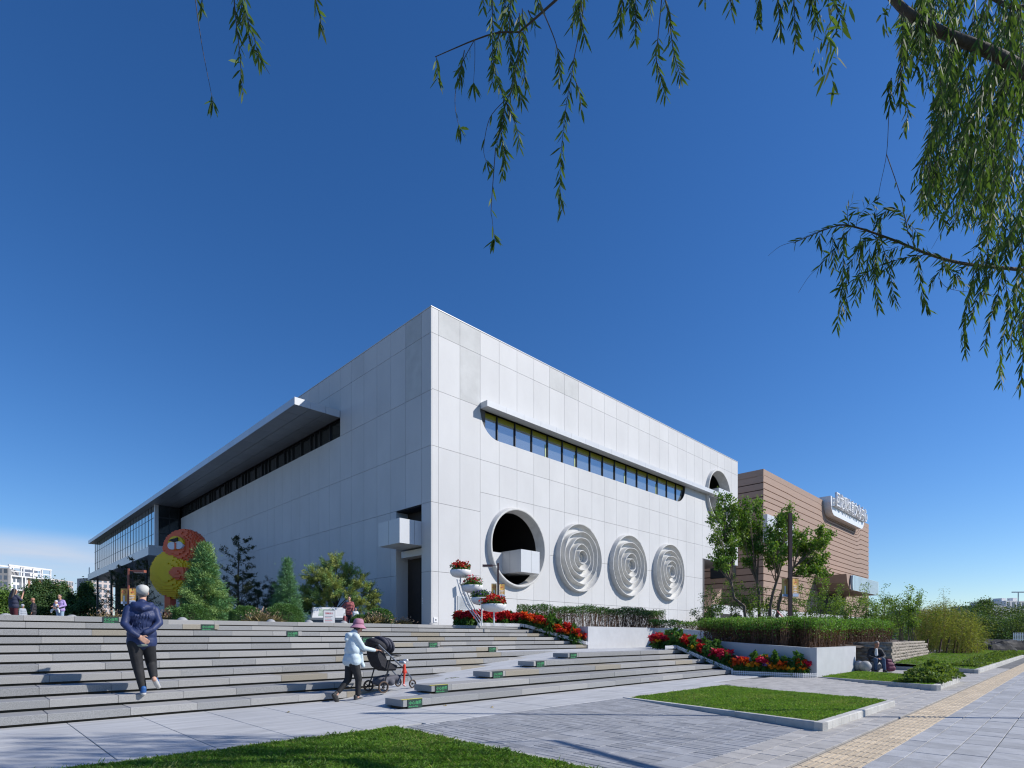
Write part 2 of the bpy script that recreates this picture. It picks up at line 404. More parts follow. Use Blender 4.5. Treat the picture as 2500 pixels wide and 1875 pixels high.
for k in range(1, 6):
    z0, z1 = (k-1)*HS, k*HS
    a, b = (uA(k) if k > 1 else 5.5), uA(k+1)
    rp.quad((a, vR(k) + .5, z0 - .06), (b, vR(k) + .5, z0 - .06), (b, vR(k) + .5, z1 + .003), (a, vR(k) + .5, z0 + .003))
    rp.quad((a, vR(k) + .5, z0 + .003), (b, vR(k) + .5, z1 + .003), (b, vL(k) + .3, z1 + .003), (a, vL(k) + .3, z0 + .003))
for k in range(6, 12):
    z0, z1 = (k-1)*HS, k*HS
    a, b = uB(k), uB(k) - 1.92
    rp.quad((b, vL(k) + .5, z1 - .003), (a, vL(k) + .5, z0 - .003), (a, vU(k) + .3, z0 - .003), (b, vU(k) + .3, z1 - .003))
tag(rp.build('ramp', M['ramp']), kind='structure')

steps = empty('steps'); tag(steps, kind='structure')
blk_cache = {}
rs = random.Random(3)
def step_row(v, k, u0, u1, L, off, depth=.58):
    """granite blocks of one riser, laid end to end over a shadow gap"""
    z0, z1 = (k-1)*HS, k*HS
    u = u0; first = True
    while u < u1 - 1e-6:
        w = off if first else L * rs.choice((.92, 1, 1, 1.06)); first = False
        e = min(u + w, u1)
        if u1 - e < .25: e = u1
        mname = rs.choices(('granite', 'granite_light', 'granite_beige'), (.62, .30, .08))[0]
        if k > 5 and rs.random() < .25 and mname == 'granite': mname = 'granite_light'
        b = MB().bbox((.0025, 0, 0), (e - u - .0025, depth, HS - .040), .007)
        b.build('step_block', M[mname], steps, loc=(u, v + rs.uniform(-.004, .004), z0 + .040 + rs.uniform(-.0015, .0015)))
        u = e
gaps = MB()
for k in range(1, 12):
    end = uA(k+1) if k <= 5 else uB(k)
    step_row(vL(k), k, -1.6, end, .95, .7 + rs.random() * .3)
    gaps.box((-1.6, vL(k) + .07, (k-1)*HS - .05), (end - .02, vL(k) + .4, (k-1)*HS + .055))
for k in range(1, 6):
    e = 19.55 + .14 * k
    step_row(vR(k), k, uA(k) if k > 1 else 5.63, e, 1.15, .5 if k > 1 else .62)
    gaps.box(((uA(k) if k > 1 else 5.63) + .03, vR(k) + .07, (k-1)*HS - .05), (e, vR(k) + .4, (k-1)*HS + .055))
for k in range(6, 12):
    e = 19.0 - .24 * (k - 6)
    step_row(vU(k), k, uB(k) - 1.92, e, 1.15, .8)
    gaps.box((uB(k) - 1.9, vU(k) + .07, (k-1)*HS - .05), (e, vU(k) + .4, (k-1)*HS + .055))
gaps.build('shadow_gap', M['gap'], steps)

# warning signs screwed to the step ends
def text_mesh(body, size, m, align='LEFT', ext=.0008, sx=1.0):
    c = bpy.data.curves.new('lettering', 'FONT'); c.body = body; c.size = size; c.align_x = align; c.extrude = ext; c.resolution_u = 2
    o = bpy.data.objects.new('lettering', c); COL.objects.link(o)
    me = bpy.data.meshes.new_from_object(o.evaluated_get(bpy.context.evaluated_depsgraph_get()))
    bpy.data.objects.remove(o); bpy.data.curves.remove(c)
    me.materials.clear(); me.materials.append(m)
    if sx != 1: me.transform(Matrix.Scale(sx, 4, (1, 0, 0)))
    return me
FRONT = Matrix.Rotation(R_(90), 4, 'X')          # XY lettering -> stands in XZ, read from -Y
tm1 = text_mesh('小心台阶', .068, M['sign_text']); tm1.transform(FRONT)
tm2 = text_mesh('Mind the Step', .036, M['sign_text'], sx=.98); tm2.transform(FRONT)
sb = MB(); sb.box((0, -.012, 0), (.31, 0, .155)); sb.box((0, -.012, .155), (.31, .05, .160)); board_me = sb.mesh('board', M['sign_green'])
def step_sign(u, v, z, label, tape=False):
    t = empty('step_sign', (u, v, z), label=label, cat='sign', group='green mind-the-step signs on the ends of the granite steps')
    link('board', board_me, t)
    link('lettering', tm1, t, (.018, -.0135, .072)); link('lettering', tm2, t, (.018, -.0135, .022))
    if tape:
        b = MB(); b.box((-.12, -.006, .1615), (.33, .055, .1645)); b.build('tape', M['tape'], t)
low = ['green step sign on the lowest step of the right-hand flight, nearest the foreground lawn',
       'green step sign on the second step of the lower flight, just above the lowest sign',
       'green step sign on the third step of the lower flight beside the ramp',
       'green step sign on the fourth step of the lower flight beside the ramp',
       'green step sign on the top step of the lower flight, by the landing']
for k in range(1, 6): step_sign((uA(k) if k > 1 else 5.63) + .09, vR(k) - .004, (k-1)*HS + .004, low[k-1], k <= 2)
upn = ['green step sign on the step end right behind the landing, rightmost in the middle flight',
       'green step sign on the step end just right of the pushchair hood',
       'green step sign half hidden behind the woman pushing the pushchair',
       'green step sign on the step end left of the woman in the pink hat',
       'green step sign on the step end below the two left conifers',
       'green step sign near the top of the steps just left of the man in blue']
for k in range(6, 12): step_sign(uB(k) - .42, vL(k) - .004, (k-1)*HS + .004, upn[k-6])
step_sign(uB(11) - 1.92 + 2.45, vU(11) - .004, 10*HS + .004, 'green step sign peeking out right of the elbow of the man in blue')

# stone domes along the plaza edge
dm = MB(); dm.lathe([(.17 * math.cos(a), .17 * math.sin(a)) for a in [i * math.pi / 16 for i in range(9)]], 20)
dome_me = dm.mesh('stone_dome', M['sphere'], True)
domes = None
dl = {0: 'stone dome bollard at the far left, below the woman holding up a phone', 1: 'stone dome bollard just right of the woman carrying a baby',
      3: 'stone dome bollard below the big bushy pine', 5: 'stone dome bollard between two round box shrubs', 6: 'stone dome bollard below the large box shrub left of the map board',
      7: 'stone dome bollard behind the small notice stand', 9: 'stone dome bollard left of the dark doorway, by the last box shrub', 10: 'stone dome bollard in front of the dark doorway'}
for i in (0, 1, 3, 5, 6, 7, 9, 10):
    o = link('dome_bollard', dome_me, loc=(1.04 + 1.385 * i, 20.0, PZ - .01)); tag(o, dl[i], 'bollard', 'stone dome bollards along the plaza edge')

# ------------------------------------------------------------------ pavement in front
pv = empty('pavement'); tag(pv, kind='structure')
bed = MB(); bed.quad((-8, -6, -.028), (130, -6, -.028), (130, 11.2, -.028), (-8, 11.2, -.028))
bed.build('joint_bed', M['grout'], pv)
cs = random.Random(5)
# brushed concrete slabs between the steps and the lawns
u = -2.5; 
while u < 27:
    ue = u + (.93 if u < 9 else 1.4)
    # rows along v
    lo = 6.86 if u < 4.6 else 6.76
    hi = 10.62 if u < 4.6 else (8.47 if ue < 19.5 else 8.4)
    if u < 4.6 < ue: hi = 10.62
    if u > 18.9: hi = 8.0
    if u > 14.5: lo = 7.35
    nrow = max(1, round((hi - lo) / 1.85)); dv = (hi - lo) / nrow
    for j in range(nrow):
        MB().bbox((.004, .004, -.03), (ue - u - .004, dv - .004, 0), .004).build('slab', M['concrete'], pv, loc=(u, lo + j * dv, cs.uniform(-.001, .001)))
    u = ue
ex = MB().bbox((4.604, 8.5, -.03), (5.6, 10.62, 0), .004); ex.build('slab', M['concrete'], pv)

def inside(poly, x, y):
    c = False; n = len(poly)
    for i in range(n):
        x1, y1 = poly[i]; x2, y2 = poly[(i+1) % n]
        if (y1 > y) != (y2 > y) and x < (x2-x1)*(y-y1)/(y2-y1)+x1: c = not c
    return c
def visible(x, y):
    d = Vector((x, y, 0)) - CAM; t = d.dot(FW)
    if t < 1: return None
    X = 1250 + FPX * d.dot(RT) / t; Y = 1555.5 + FPX * H / t
    return (X, Y, t) if -60 < X < 2560 and Y < 1915 else None
def pave(cells, mat_obj, mat_fld, name, nmax=300, h=.03):
    """cells: (u0,v0,u1,v1,gap_u,gap_v); the largest in view are pieces of their own"""
    C = []
    for c in cells:
        w = visible((c[0]+c[2])/2, (c[1]+c[3])/2)
        if w is None: continue
        C.append((w[2], c))
    C.sort(key=lambda a: a[0])
    cache = {}
    for i, (t, c) in enumerate(C[:nmax]):
        key = (round(c[2]-c[0], 3), round(c[3]-c[1], 3), c[4], c[5])
        if key not in cache:
            cache[key] = MB().bbox((c[4]/2, c[5]/2, -h), (c[2]-c[0]-c[4]/2, c[3]-c[1]-c[5]/2, 0), .0035).mesh(name, mat_obj)
        link(name, cache[key], pv, (c[0], c[1], cs.uniform(-.0025, .0015)))
    if len(C) > nmax:
        b = MB()
        for t, c in C[nmax:]:
            dz = cs.uniform(-.002, .0015)
            b.add([(c[0]+c[4]/2, c[1]+c[5]/2, dz), (c[2]-c[4]/2, c[1]+c[5]/2, dz), (c[2]-c[4]/2, c[3]-c[5]/2, dz), (c[0]+c[4]/2, c[3]-c[5]/2, dz),
                   (c[0]+c[4]/2, c[1]+c[5]/2, -h), (c[2]-c[4]/2, c[1]+c[5]/2, -h), (c[2]-c[4]/2, c[3]-c[5]/2, -h), (c[0]+c[4]/2, c[3]-c[5]/2, -h)],
                  [(0, 1, 2, 3), (4, 5, 1, 0), (5, 6, 2, 1), (6, 7, 3, 2), (7, 4, 0, 3)])
        o = b.build(name, mat_fld, pv); o['kind'] = 'stuff'
# blue-grey block paving between the two lawns
cells = []
v = 2.72; row = 0
edge_r = lambda v: 8.36 + (v - 2.45) * (9.95 - 8.31) / (6.75 - 2.45)
while v < 6.74:
    ve = min(v + .30, 6.745)
    u = 4.365 + .13 * (v + .15 - 1.2) / 5.62
    while u < edge_r(v + .15) + .1:
        three = cs.random() < .62
        ws = (.1, .1, .1) if three else (.15, .15) if cs.random() < .5 else (.3,)
        for w in ws:
            cells.append((u, v, u + w, ve, .009 if three else .004, .005)); u += w
    v = ve; row += 1
cells = [c for c in cells if c[2] <= edge_r((c[1] + c[3]) / 2) + .28]
pave(cells, M['paver'], M['paver_i'], 'paver')
# warm pavers beside the tactile strip, and beyond the mid lawn
cells = []
def grid(u0, u1, v0, v1, du, dv, gu=.006, gv=.006, shift=True, test=None):
    v = v0; r = 0
    while v < v1 - 1e-3:
        u = u0 - (du / 2 if (shift and r % 2) else 0)
        while u < u1:
            if test is None or test((u + du/2), (v + dv/2)): cells.append((max(u, u0), v, min(u + du, u1), v + dv, gu, gv))
            u += du
        v += dv; r += 1
grid(2.5, 60, 2.03, 2.72, .30, .23)
pave([c for c in cells if c[0] < 30], M['paver_warm_o'], M['paver_warm'], 'paver', 160)
cells = []
lawnB = [(8.31, 2.45), (9.95, 6.75), (14.44, 6.72), (12.34, 2.42)]
lawnC = [(16.5, 2.41), (19.35, 5.95), (23.7, 5.85), (20.2, 2.42)]
grid(12.2, 26.4, 2.74, 8.0, .42, .21, test=lambda x, y: not inside(lawnC, x, y) and x > 12.34 + (y - 2.42) * .4884 + .12 and not (y > 7.3 and x < 13.4) and y < 6.9 + max(0, (18.9 - x)) * .1)
pave(cells, M['paver_warm_o'], M['paver_warm'], 'paver', 60)
cells = []
grid(2.5, 75, -5.2, 1.46, .42, .62, gu=.006, gv=.012)
cells2 = []
for c in cells:                                      # each slab of four narrow bands
    w = (c[3] - c[1]) / 2
    cells2 += [(c[0], c[1], c[2], c[1] + w, c[4], .006), (c[0], c[1] + w, c[2], c[3], c[4], .012)]
pave(cells2, M['paver_cool_o'], M['paver_cool'], 'paver', 220)
# tactile guiding strip: ribbed beige tiles
near = []
tb = MB(); tb.bbox((.003, .003, -.03), (.297, .237, 0), .003)
for j in range(4): tb.bbox((.012, .018 + j*.056, 0), (.288, .052 + j*.056, .0055), .002)
tile_me = tb.mesh('tactile_tile', M['tactile'])
far_t = MB()
for i in range(220):
    uu = 2.6 + .3 * i
    for j in range(2):
        vv = 1.50 + .24 * j
        w = visible(uu + .15, vv + .12)
        if w is None: continue
        if uu < 16: link('tactile_tile', tile_me, pv, (uu, vv, .002))
        else:
            far_t.bbox((uu + .003, vv + .003, -.03), (uu + .297, vv + .237, .002), .003)
            for q in range(4): far_t.box((uu + .012, vv + .018 + q*.056, .0022), (uu + .288, vv + .052 + q*.056, .0075))
o = far_t.build('tactile_tile', M['tactile_i'], pv); o['kind'] = 'stuff'

# ------------------------------------------------------------------ lawns with stone kerbs
def kerb_run(parent, a, b, za, zb, w=.11, L=.52, side=1, split=None):
    a = Vector((*a, 0)); b = Vector((*b, 0)); d = b - a; n = max(1, round(d.length / L)); t = d.normalized(); s = Vector((-t.y, t.x, 0)) * w * side
    for i in range(n):
        p = a + d * (i / n) + t * .003; q = a + d * ((i+1) / n) - t * .003; z0 = za + (zb-za)*i/n; z1 = za + (zb-za)*(i+1)/n
        m = MB(); c = .012
        base = Vector((0, 0, -.05))
        P = [p + base, q + base, q + s + base, p + s + base,
             p + Vector((0, 0, z0 - c)), q + Vector((0, 0, z1 - c)), q + s + Vector((0, 0, z1)), p + s + Vector((0, 0, z0)),
             p + s.normalized() * c + Vector((0, 0, z0)), q + s.normalized() * c + Vector((0, 0, z1))]
        m.add([v - p for v in P], [(0, 1, 5, 4), (4, 5, 9, 8), (8, 9, 6, 7), (2, 3, 7, 6), (0, 4, 8, 7, 3), (1, 2, 6, 9, 5)])
        m.build('kerb_stone', M['kerb'], parent, loc=p)
def turf(name, poly, zf, nblades, hmin, hmax, parent):
    b = MB(); b.add([(x, y, zf(x, y)) for x, y in poly], [tuple(range(len(poly)))]); b.build('turf', M['turf'], parent)
    A = np.array(poly); lo, hi = A.min(0), A.max(0)
    pts = []
    while len(pts) < nblades:
        x = rnd.uniform(lo[0], hi[0]); y = rnd.uniform(lo[1], hi[1])
        if not inside(poly, x, y): continue
        w = visible(x, y)
        if w is None: continue
        if rnd.random() > min(1, 9 / w[2]): continue
        pts.append((x, y, zf(x, y)))
    P = np.array(pts); n = len(P)
    D = rdir(n); D[:, 2] = np.abs(D[:, 2]) * .5 + 1.1
    tuft = .72 + .5 * (np.sin(P[:, 0] * 7.1 + 2 * np.sin(P[:, 1] * 4.3)) * np.sin(P[:, 1] * 6.3 + 1.7 * np.sin(P[:, 0] * 3.1)) * .5 + .5)
    dry = (rng.random(n) < .12 + .30 * np.clip(np.sin(P[:, 0]*1.9 + 1.3*np.sin(P[:, 1]*1.7)) * np.sin(P[:, 1]*2.3 + .8), 0, 1)).astype(int)
    L = rng.uniform(hmin, hmax, n) * tuft; tall = rng.random(n) < .03; L[tall] *= 1.7
    lv = Leaves()
    for k in (0, 1):
        s_ = dry == k; lv.add(P[s_] - np.array([0, 0, .004]), D[s_], L[s_], rng.uniform(.0045, .008, s_.sum()) * (1 + P[s_][:, 0] * .03), k)
    nt = len(pts) // 1500; T = P[rng.integers(0, n, nt)]; k = 70
    Q = np.repeat(T, k, 0) + rng.normal(size=(nt*k, 3))*np.array([.05, .05, 0]); Dq = rdir(nt*k, .9); Dq[:, 2] = np.abs(Dq[:, 2])
    ok = np.array([inside(poly, q[0], q[1]) for q in Q]); lv.add(Q[ok], Dq[ok], rng.uniform(hmin, hmax*1.5, ok.sum()), .011, 2)
    o = lv.build('grass', [M['grass'], M['grass_dry'], M['shrub']], parent, droop=.28)
    return o
lawn = empty('lawn', label='near lawn with pale kerb filling the bottom of the view', cat='lawn')
kerb_run(lawn, (4.36, 1.2), (4.49, 6.82), .012, .012, .1, .9, 1)
kerb_run(lawn, (4.42, 6.86), (-1, 6.95), .012, .012, .1, .9, 1)
turf('near', [(-1.2, 2.5), (4.3, 2.5), (4.39, 6.73), (1.9, 6.76), (-1.2, 6.86)], lambda x, y: .004, 95000, .035, .075, lawn)
lawn2 = empty('lawn', label='mid-ground lawn with a kerb that rises towards its front corner', cat='lawn')
kerb_run(lawn2, (8.31, 2.45), (12.34, 2.42), .115, .10, .11, .42, 1)
kerb_run(lawn2, (9.95, 6.75), (8.31, 2.45), .012, .115, .11, .75, 1)
kerb_run(lawn2, (14.44, 6.72), (9.95, 6.75), .012, .012, .1, .9, 1)
kerb_run(lawn2, (12.34, 2.42), (14.44, 6.72), .10, .012, .1, .9, 1)
turf('mid', [(8.45, 2.56), (10.05, 6.63), (14.27, 6.6), (12.25, 2.54)], lambda x, y: .10 - (y - 2.5) * .0235, 75000, .025, .055, lawn2)
lawn3 = empty('lawn', label='small kerbed lawn beside the end of the white planter, creeper on its corner', cat='lawn')
kerb_run(lawn3, (16.5, 2.41), (20.2, 2.42), .13, .12, .11, .5, 1)
kerb_run(lawn3, (19.35, 5.85), (16.5, 2.41), .02, .13, .11, .8, 1)
kerb_run(lawn3, (20.2, 2.42), (23.7, 5.8), .12, .03, .1, .8, 1)
turf('third', [(16.7, 2.52), (19.4, 5.75), (23.5, 5.75), (20.15, 2.53)], lambda x, y: .12 - (y - 2.5) * .03, 30000, .03, .06, lawn3)
lawn4 = empty('lawn', label='far lawn running along the pavement in front of the bamboo', cat='lawn')
kerb_run(lawn4, (25.35, 2.53), (48, 2.56), .14, .14, .12, .6, 1)
kerb_run(lawn4, (26.1, 5.1), (25.35, 2.53), .13, .14, .12, .8, 1)
turf('far', [(25.5, 2.66), (26.2, 5.2), (40, 6.2), (75, 7.5), (75, 2.66)], lambda x, y: .12 + (y - 2.5) * .05, 45000, .04, .09, lawn4)

# ------------------------------------------------------------------ planter walls
w = empty('planter_wall', (19, 14.6, 0), label='pale rendered planter wall above the landing, sunlit', cat='wall')
b = MB(); b.box((0, 0, 5*HS - .05), (5.2, .22, 1.715)); b.build('wall', M['render_grey'], w)
b = MB(); b.box((-.002, .22, 1.0), (.22, 4.2, 1.715)); b.build('wall', M['render_grey'], w)
w = empty('planter_wall', (24.2, 14.82, 0), label='shaded planter wall with a sloping top behind the lower flower bed', cat='wall')
b = MB(); b.prism([(0, 0, .3), (0, 0, 1.712), (0, -1.1, 1.70), (0, -3.6, 1.46), (0, -7.6, .9), (0, -7.6, .2)], (.2, 0, 0)); b.build('wall', M['render_grey'], w)
w = empty('planter_wall', (19.27, 5.85, 0), label='low white planter box wall beside the seated man, blue-grey on its shaded side', cat='wall')
b = MB(); b.box((0, 0, -.1), (4.35, .2, .93)); b.build('wall', M['render_grey'], w)
b = MB(); b.prism([(0, .2, -.1), (1.1, 4.8, -.1), (1.1, 4.8, 1.18), (0, .2, .928)], (.2, 0, 0)); b.build('wall', M['render_grey'], w)
b = MB(); b.box((4.18, -.004, .7), (4.28, 0, .86)); b.build('label_plate', M['white'], w)
so = MB()
so.quad((19.2, 14.8, 1.62), (24.25, 14.8, 1.62), (24.25, 24.2, 1.66), (19.2, 24.2, 1.66))
so.quad((24.38, 5.9, .86), (27.2, 6.4, .9), (60, 9, .9), (60, 24.2, 1.6), (24.38, 24.2, 1.6), (24.38, 14.8, 1.55), (24.38, 11, 1.36))
so.quad((19.45, 6.03, .84), (24.2, 6.03, .86), (24.2, 10.8, 1.05), (20.55, 10.6, 1.05))
tag(so.build('garden_soil', M['soil']), kind='structure')

# split-face block retaining wall
rw = empty('retaining_wall', (27.1, 5.34, 0), label='brown split-face block retaining wall behind the seated man', cat='wall')
bs = random.Random(9)
core = MB(); core.prism([(.3, .45, -.1), (11.3, .75, -.1), (11.3, .95, 1.0), (.3, .65, 1.0)], (0, .5, 0)); core.prism([(.35, .5, -.1), (.35, 4, -.1), (.6, 4, 1.0), (.6, .75, 1.0)], (.4, 0, 0))
core.build('core', M['room_brown'], rw)
def rough_block(w_, d_, h_, m):
    b = MB(); 
    P = [(0, 0, 0), (w_, 0, 0), (w_, d_, 0), (0, d_, 0), (0, 0, h_), (w_, 0, h_), (w_, d_, h_), (0, d_, h_)]
    P = [(x + bs.uniform(-.008, .008), y + (bs.uniform(-.02, .02) if y == 0 else 0), z + bs.uniform(-.004, .004)) for x, y, z in P]
    f = (w_ * bs.uniform(.35, .65), -.035 - bs.random() * .02, h_ * .5)
    return b.add(P + [f], [(3, 2, 6, 7), (4, 5, 6, 7), (1, 2, 6, 5), (2, 3, 0, 1), (3, 0, 4, 7), (0, 1, 8), (1, 5, 8), (5, 4, 8), (4, 0, 8)]).mesh('block', m)
bms = [rough_block(.42, .3, .128, M['block']) for _ in range(6)]; bms2 = [rough_block(.74, .3, .128, M['block']) for _ in range(6)]
for r in range(8):
    z = r * .133; back = .02 * r
    # sunlit face along +X, leaning back
    x = 0.05 + .02 * r + (.2 if r % 2 else 0)
    while x < 11.2 - .05 * r:
        o = link('block', bs.choice(bms2), rw, (x, back + x * .055 + bs.uniform(0, .035), z)); x += .76
    y = 4.2
    while y > .35:
        o = link('block', bs.choice(bms), rw, (back + bs.uniform(-.01, .01), y - (.21 if r % 2 else 0), z)); o.rotation_euler = (0, 0, R_(-90)); y -= .435
# ------------------------------------------------------------------ white building
U0, V0, TOP = 18.09, 24.3, 18.85
U1, V1 = 56.0, 107.5
wb = empty('arts_building', (U0, V0, 0), label='large white panelled building with ripple discs, ribbon window and round openings', cat='building')
def P_(b, name, m, **k): return b.build(name, m, wb, loc=(-U0, -V0, 0), **k)
T = .05
ps = random.Random(21)
CIRC = [(24.52, 6.68, 2.30), (51.6, 14.65, 2.30)]
def on_right(u0, u1, lo, hi, m='panel', n=1):
    """panel of the sunlit face between two height curves"""
    us = [u0 + .009 + (u1 - u0 - .018) * i / n for i in range(n + 1)]
    L = [lo(u) if callable(lo) else lo + .009 for u in us]; Hh = [hi(u) if callable(hi) else hi - .009 for u in us]
    segs = []; cur = []
    for i in range(n + 1):
        if Hh[i] - L[i] > .004: cur.append(i)
        else:
            if len(cur) > 1: segs.append(cur)
            cur = []
    if len(cur) > 1: segs.append(cur)
    for s in segs:
        b = MB(); i0, i1 = s[0], s[-1]
        poly = [(us[i], V0, L[i]) for i in s] + [(us[i], V0, Hh[i]) for i in reversed(s)]
        # strips front and back keep the shading clean
        for a, c in zip(s[:-1], s[1:]):
            b.quad((us[a], V0, L[a]), (us[c], V0, L[c]), (us[c], V0, Hh[c]), (us[a], V0, Hh[a]))
            b.quad((us[a], V0 + T, L[a]), (us[c], V0 + T, L[c]), (us[c], V0, L[c]), (us[a], V0, L[a]))
            b.quad((us[a], V0, Hh[a]), (us[c], V0, Hh[c]), (us[c], V0 + T, Hh[c]), (us[a], V0 + T, Hh[a]))
        for i in (i0, i1): b.quad((us[i], V0, L[i]), (us[i], V0, Hh[i]), (us[i], V0 + T, Hh[i]), (us[i], V0 + T, L[i]))
        P_(b, 'wall_panel', M[m])
cols = [U0 + .05, 18.57] + [20.06 + 1.5 * i for i in range(24)]
cols = [c for c in cols if c < 55.4] + [U1]
EPS = .012
def circ_hi(c): return lambda u, c=c: c
def arch(side, c, lim):
    uc, zc, r = c
    def fn(u):
        d = abs(u - uc)
        if d >= r: return lim
        s = math.sqrt(r*r - d*d)
        return (zc + s) if side > 0 else (zc - s)
    return fn
WIN0, WIN1, WZ0, WZ1 = 21.56, 45.4, 12.85, 14.36
def wlow(u):                                  # bottom of ribbon window, rounded ends
    r = 1.45
    for e, sgn in ((WIN0, 1), (WIN1, -1)):
        d = (u - e) * sgn
        if d < 0: return WZ1
        if d < r: return WZ1 - math.sqrt(max(0, r*r - (r - d)**2)) * (WZ1 - WZ0) / r
    return WZ0
for i in range(len(cols) - 1):
    a, b_ = cols[i], cols[i+1]; mid = (a + b_) / 2
    stain = 'panel_stain' if (i in (2, 3, 6, 8) and ps.random() < .9) else 'panel'
    on_right(a, b_, 17.45, TOP - .05, 'panel_stain' if i in (1, 2, 7, 8) else 'panel')
    if mid < WIN0:
        for z0, z1 in ((14.47, 17.45), (11.46, 14.47), (8.46, 11.46), (4.77, 8.46), (PZ - .1, 4.77)):
            on_right(a, b_, z0, z1, 'panel_stain' if (z0 == 14.47 and i == 2) else 'panel')
        continue
    low_end = 8.43 if mid > 49.0 else PZ - .1
    c2 = CIRC[1]
    if abs(mid - c2[0]) < 3.0:
        on_right(a, b_, arch(1, c2, 14.65), 17.45, n=10)
        on_right(a, b_, 11.46, arch(-1, c2, 14.65), n=10)
    elif mid < WIN1 + 1.5:
        on_right(a, b_, 14.70, 17.45)
        if mid < WIN1 + .2: on_right(a, b_, 11.46, wlow, n=14)
        else: on_right(a, b_, 11.46, 14.70)
    else: on_right(a, b_, 11.46, 17.45)
    on_right(a, b_, 9.59, 11.46)
    if low_end > 8: on_right(a, b_, low_end, 9.59); continue
    c1 = CIRC[0]
    if abs(mid - c1[0]) < 3.0:
        on_right(a, b_, arch(1, c1, 6.58), 9.59, n=14); on_right(a, b_, 3.585, arch(-1, c1, 6.58), n=14)
    else: on_right(a, b_, 6.58, 9.59); on_right(a, b_, 3.585, 6.58)
    on_right(a, b_, PZ - .1, 3.585)
# shaded face
def on_left(v0, v1, z0, z1, m='panel'):
    b = MB(); b.box((U0, v0 + .009, z0 + .009), (U0 + T, v1 - .009, z1 - .009)); P_(b, 'wall_panel', M[m])
rowsv = [V0, 25.17] + [25.17 + 1.5 * (i + 1) for i in range(30)]
DV0, DV1 = 25.17, 27.62
for i in range(len(rowsv) - 1):
    a, b_ = rowsv[i], rowsv[i+1]
    for z0, z1 in ((17.45, TOP - .05), (14.40, 17.45), (11.46, 14.40), (8.46, 11.46), (4.77, 8.46), (PZ - .1, 4.77)):
        if z0 == 14.40 and a > 33.9: on_left(a, b_, 16.1, z1); continue
        if z1 <= 8.47:
            if b_ <= DV1 - .5 and a >= DV0 - .01: continue
            if a < DV1 < b_: on_left(DV1, b_, z0, z1); continue
        on_left(a, b_, z0, z1, 'panel_stain' if (z0 > 14 and i in (1,)) else 'panel')
# core behind the panels (shows only in the joints) built round the openings
c = MB(); k = .045
def core(u0, v0, z0, u1, v1, z1): c.box((u0, v0, z0), (u1, v1, z1))
core(U0 + k, V0 + k, PZ - .2, U0 + 3.9, V0 + .40, TOP - .06)
core(U0 + 3.9, V0 + k, 9.25, 49.0, V0 + .4, 11.5); core(U0 + 3.9, V0 + k, 11.5, 49, V0 + .4, WZ0 - .02) ; core(U0 + 3.9, V0 + k, WZ1 + .3, 49.0, V0 + .4, TOP - .06)
core(27.2, V0 + k, PZ - .2, 49.0, V0 + .4, 9.25); core(U0 + 3.9, V0 + k, PZ - .2, 27.2, V0 + .4, 3.9)
core(WIN1 + .05, V0 + k, WZ0 - .02, 49, V0 + .4, WZ1 + .3)
core(49, V0 + k, 8.5, U1, V0 + .4, 12.1); core(49, V0 + k, 17.2, U1, V0 + .4, TOP - .06); core(54.2, V0 + k, 12.1, U1, V0 + .4, 17.2); core(48.9, V0 + k, 12.1, 49.15, V0 + .4, 17.2)
core(U0 + k, V0 + .4, PZ - .2, U0 + .4, 25.16, TOP - .06); core(U0 + k, 27.63, PZ - .2, U0 + .4, 70.7, 14.38); core(U0 + k, 25.16, 8.48, U0 + .4, 34.0, TOP - .06); core(U0 + k, 25.16, 8.48, U0 + .4, 70.7, 14.38)
core(U0 + k, 34.0, 15.9, U0 + .4, V1, TOP - .06); core(U0 + k, 70.7, 10.0, U0 + .4, V1, 11)
core(U1 - .3, V0 + .4, 8.5, U1, V1, TOP - .06); core(49.0, V0 + 9, PZ - .2, U1, V1, 8.5); core(U0 + .4, V1 - .3, PZ, U1, V1, TOP - .1)
P_(c, 'wall_core', M['joint'])
c = MB(); c.box((U0 + .02, V0 + .02, TOP - .055), (U1 - .02, V1, TOP - .02)); P_(c, 'roof', M['metal_white'])
c = MB(); c.box((U0 - .02, V0 - .02, TOP - .045), (U1 + .02, V0 + .35, TOP)); c.box((U0 - .02, V0 + .35, TOP - .045), (U0 + .35, V1, TOP)); P_(c, 'parapet_cap', M['metal_white'])
c = MB(); c.box((48.93, V0 + .05, PZ - .1), (48.999, V0 + 9, 8.42)); P_(c, 'side_wall', M['panel'])
c = MB(); c.box((49.0, V0 + .02, 8.40), (U1 - .01, V0 + 9, 8.44)); P_(c, 'soffit', M['soffit'])
c = MB(); c.box((U1, V0, 8.42), (U1 + .03, V1, TOP - .05)); P_(c, 'side_wall', M['panel'])
# recessed balcony boxes and stair under the overhang
c = MB(); c.box((49.4, V0 + 2.2, 5.6), (53.2, V0 + 4.5, 7.4)); P_(c, 'balcony', M['metal_white'])
c = MB(); c.prism([(49.2, V0 + 1.5, 1.7), (55.6, V0 + 1.5, 6.2), (55.6, V0 + 1.5, 5.0), (51.5, V0 + 1.5, 1.7)], (0, 2.2, 0)); P_(c, 'stair_soffit', M['clay'])
c = MB(); c.box((52.2, V0 + 4.6, 2.0), (53.6, V0 + 4.7, 5.2)); P_(c, 'door', M['room_dark'])

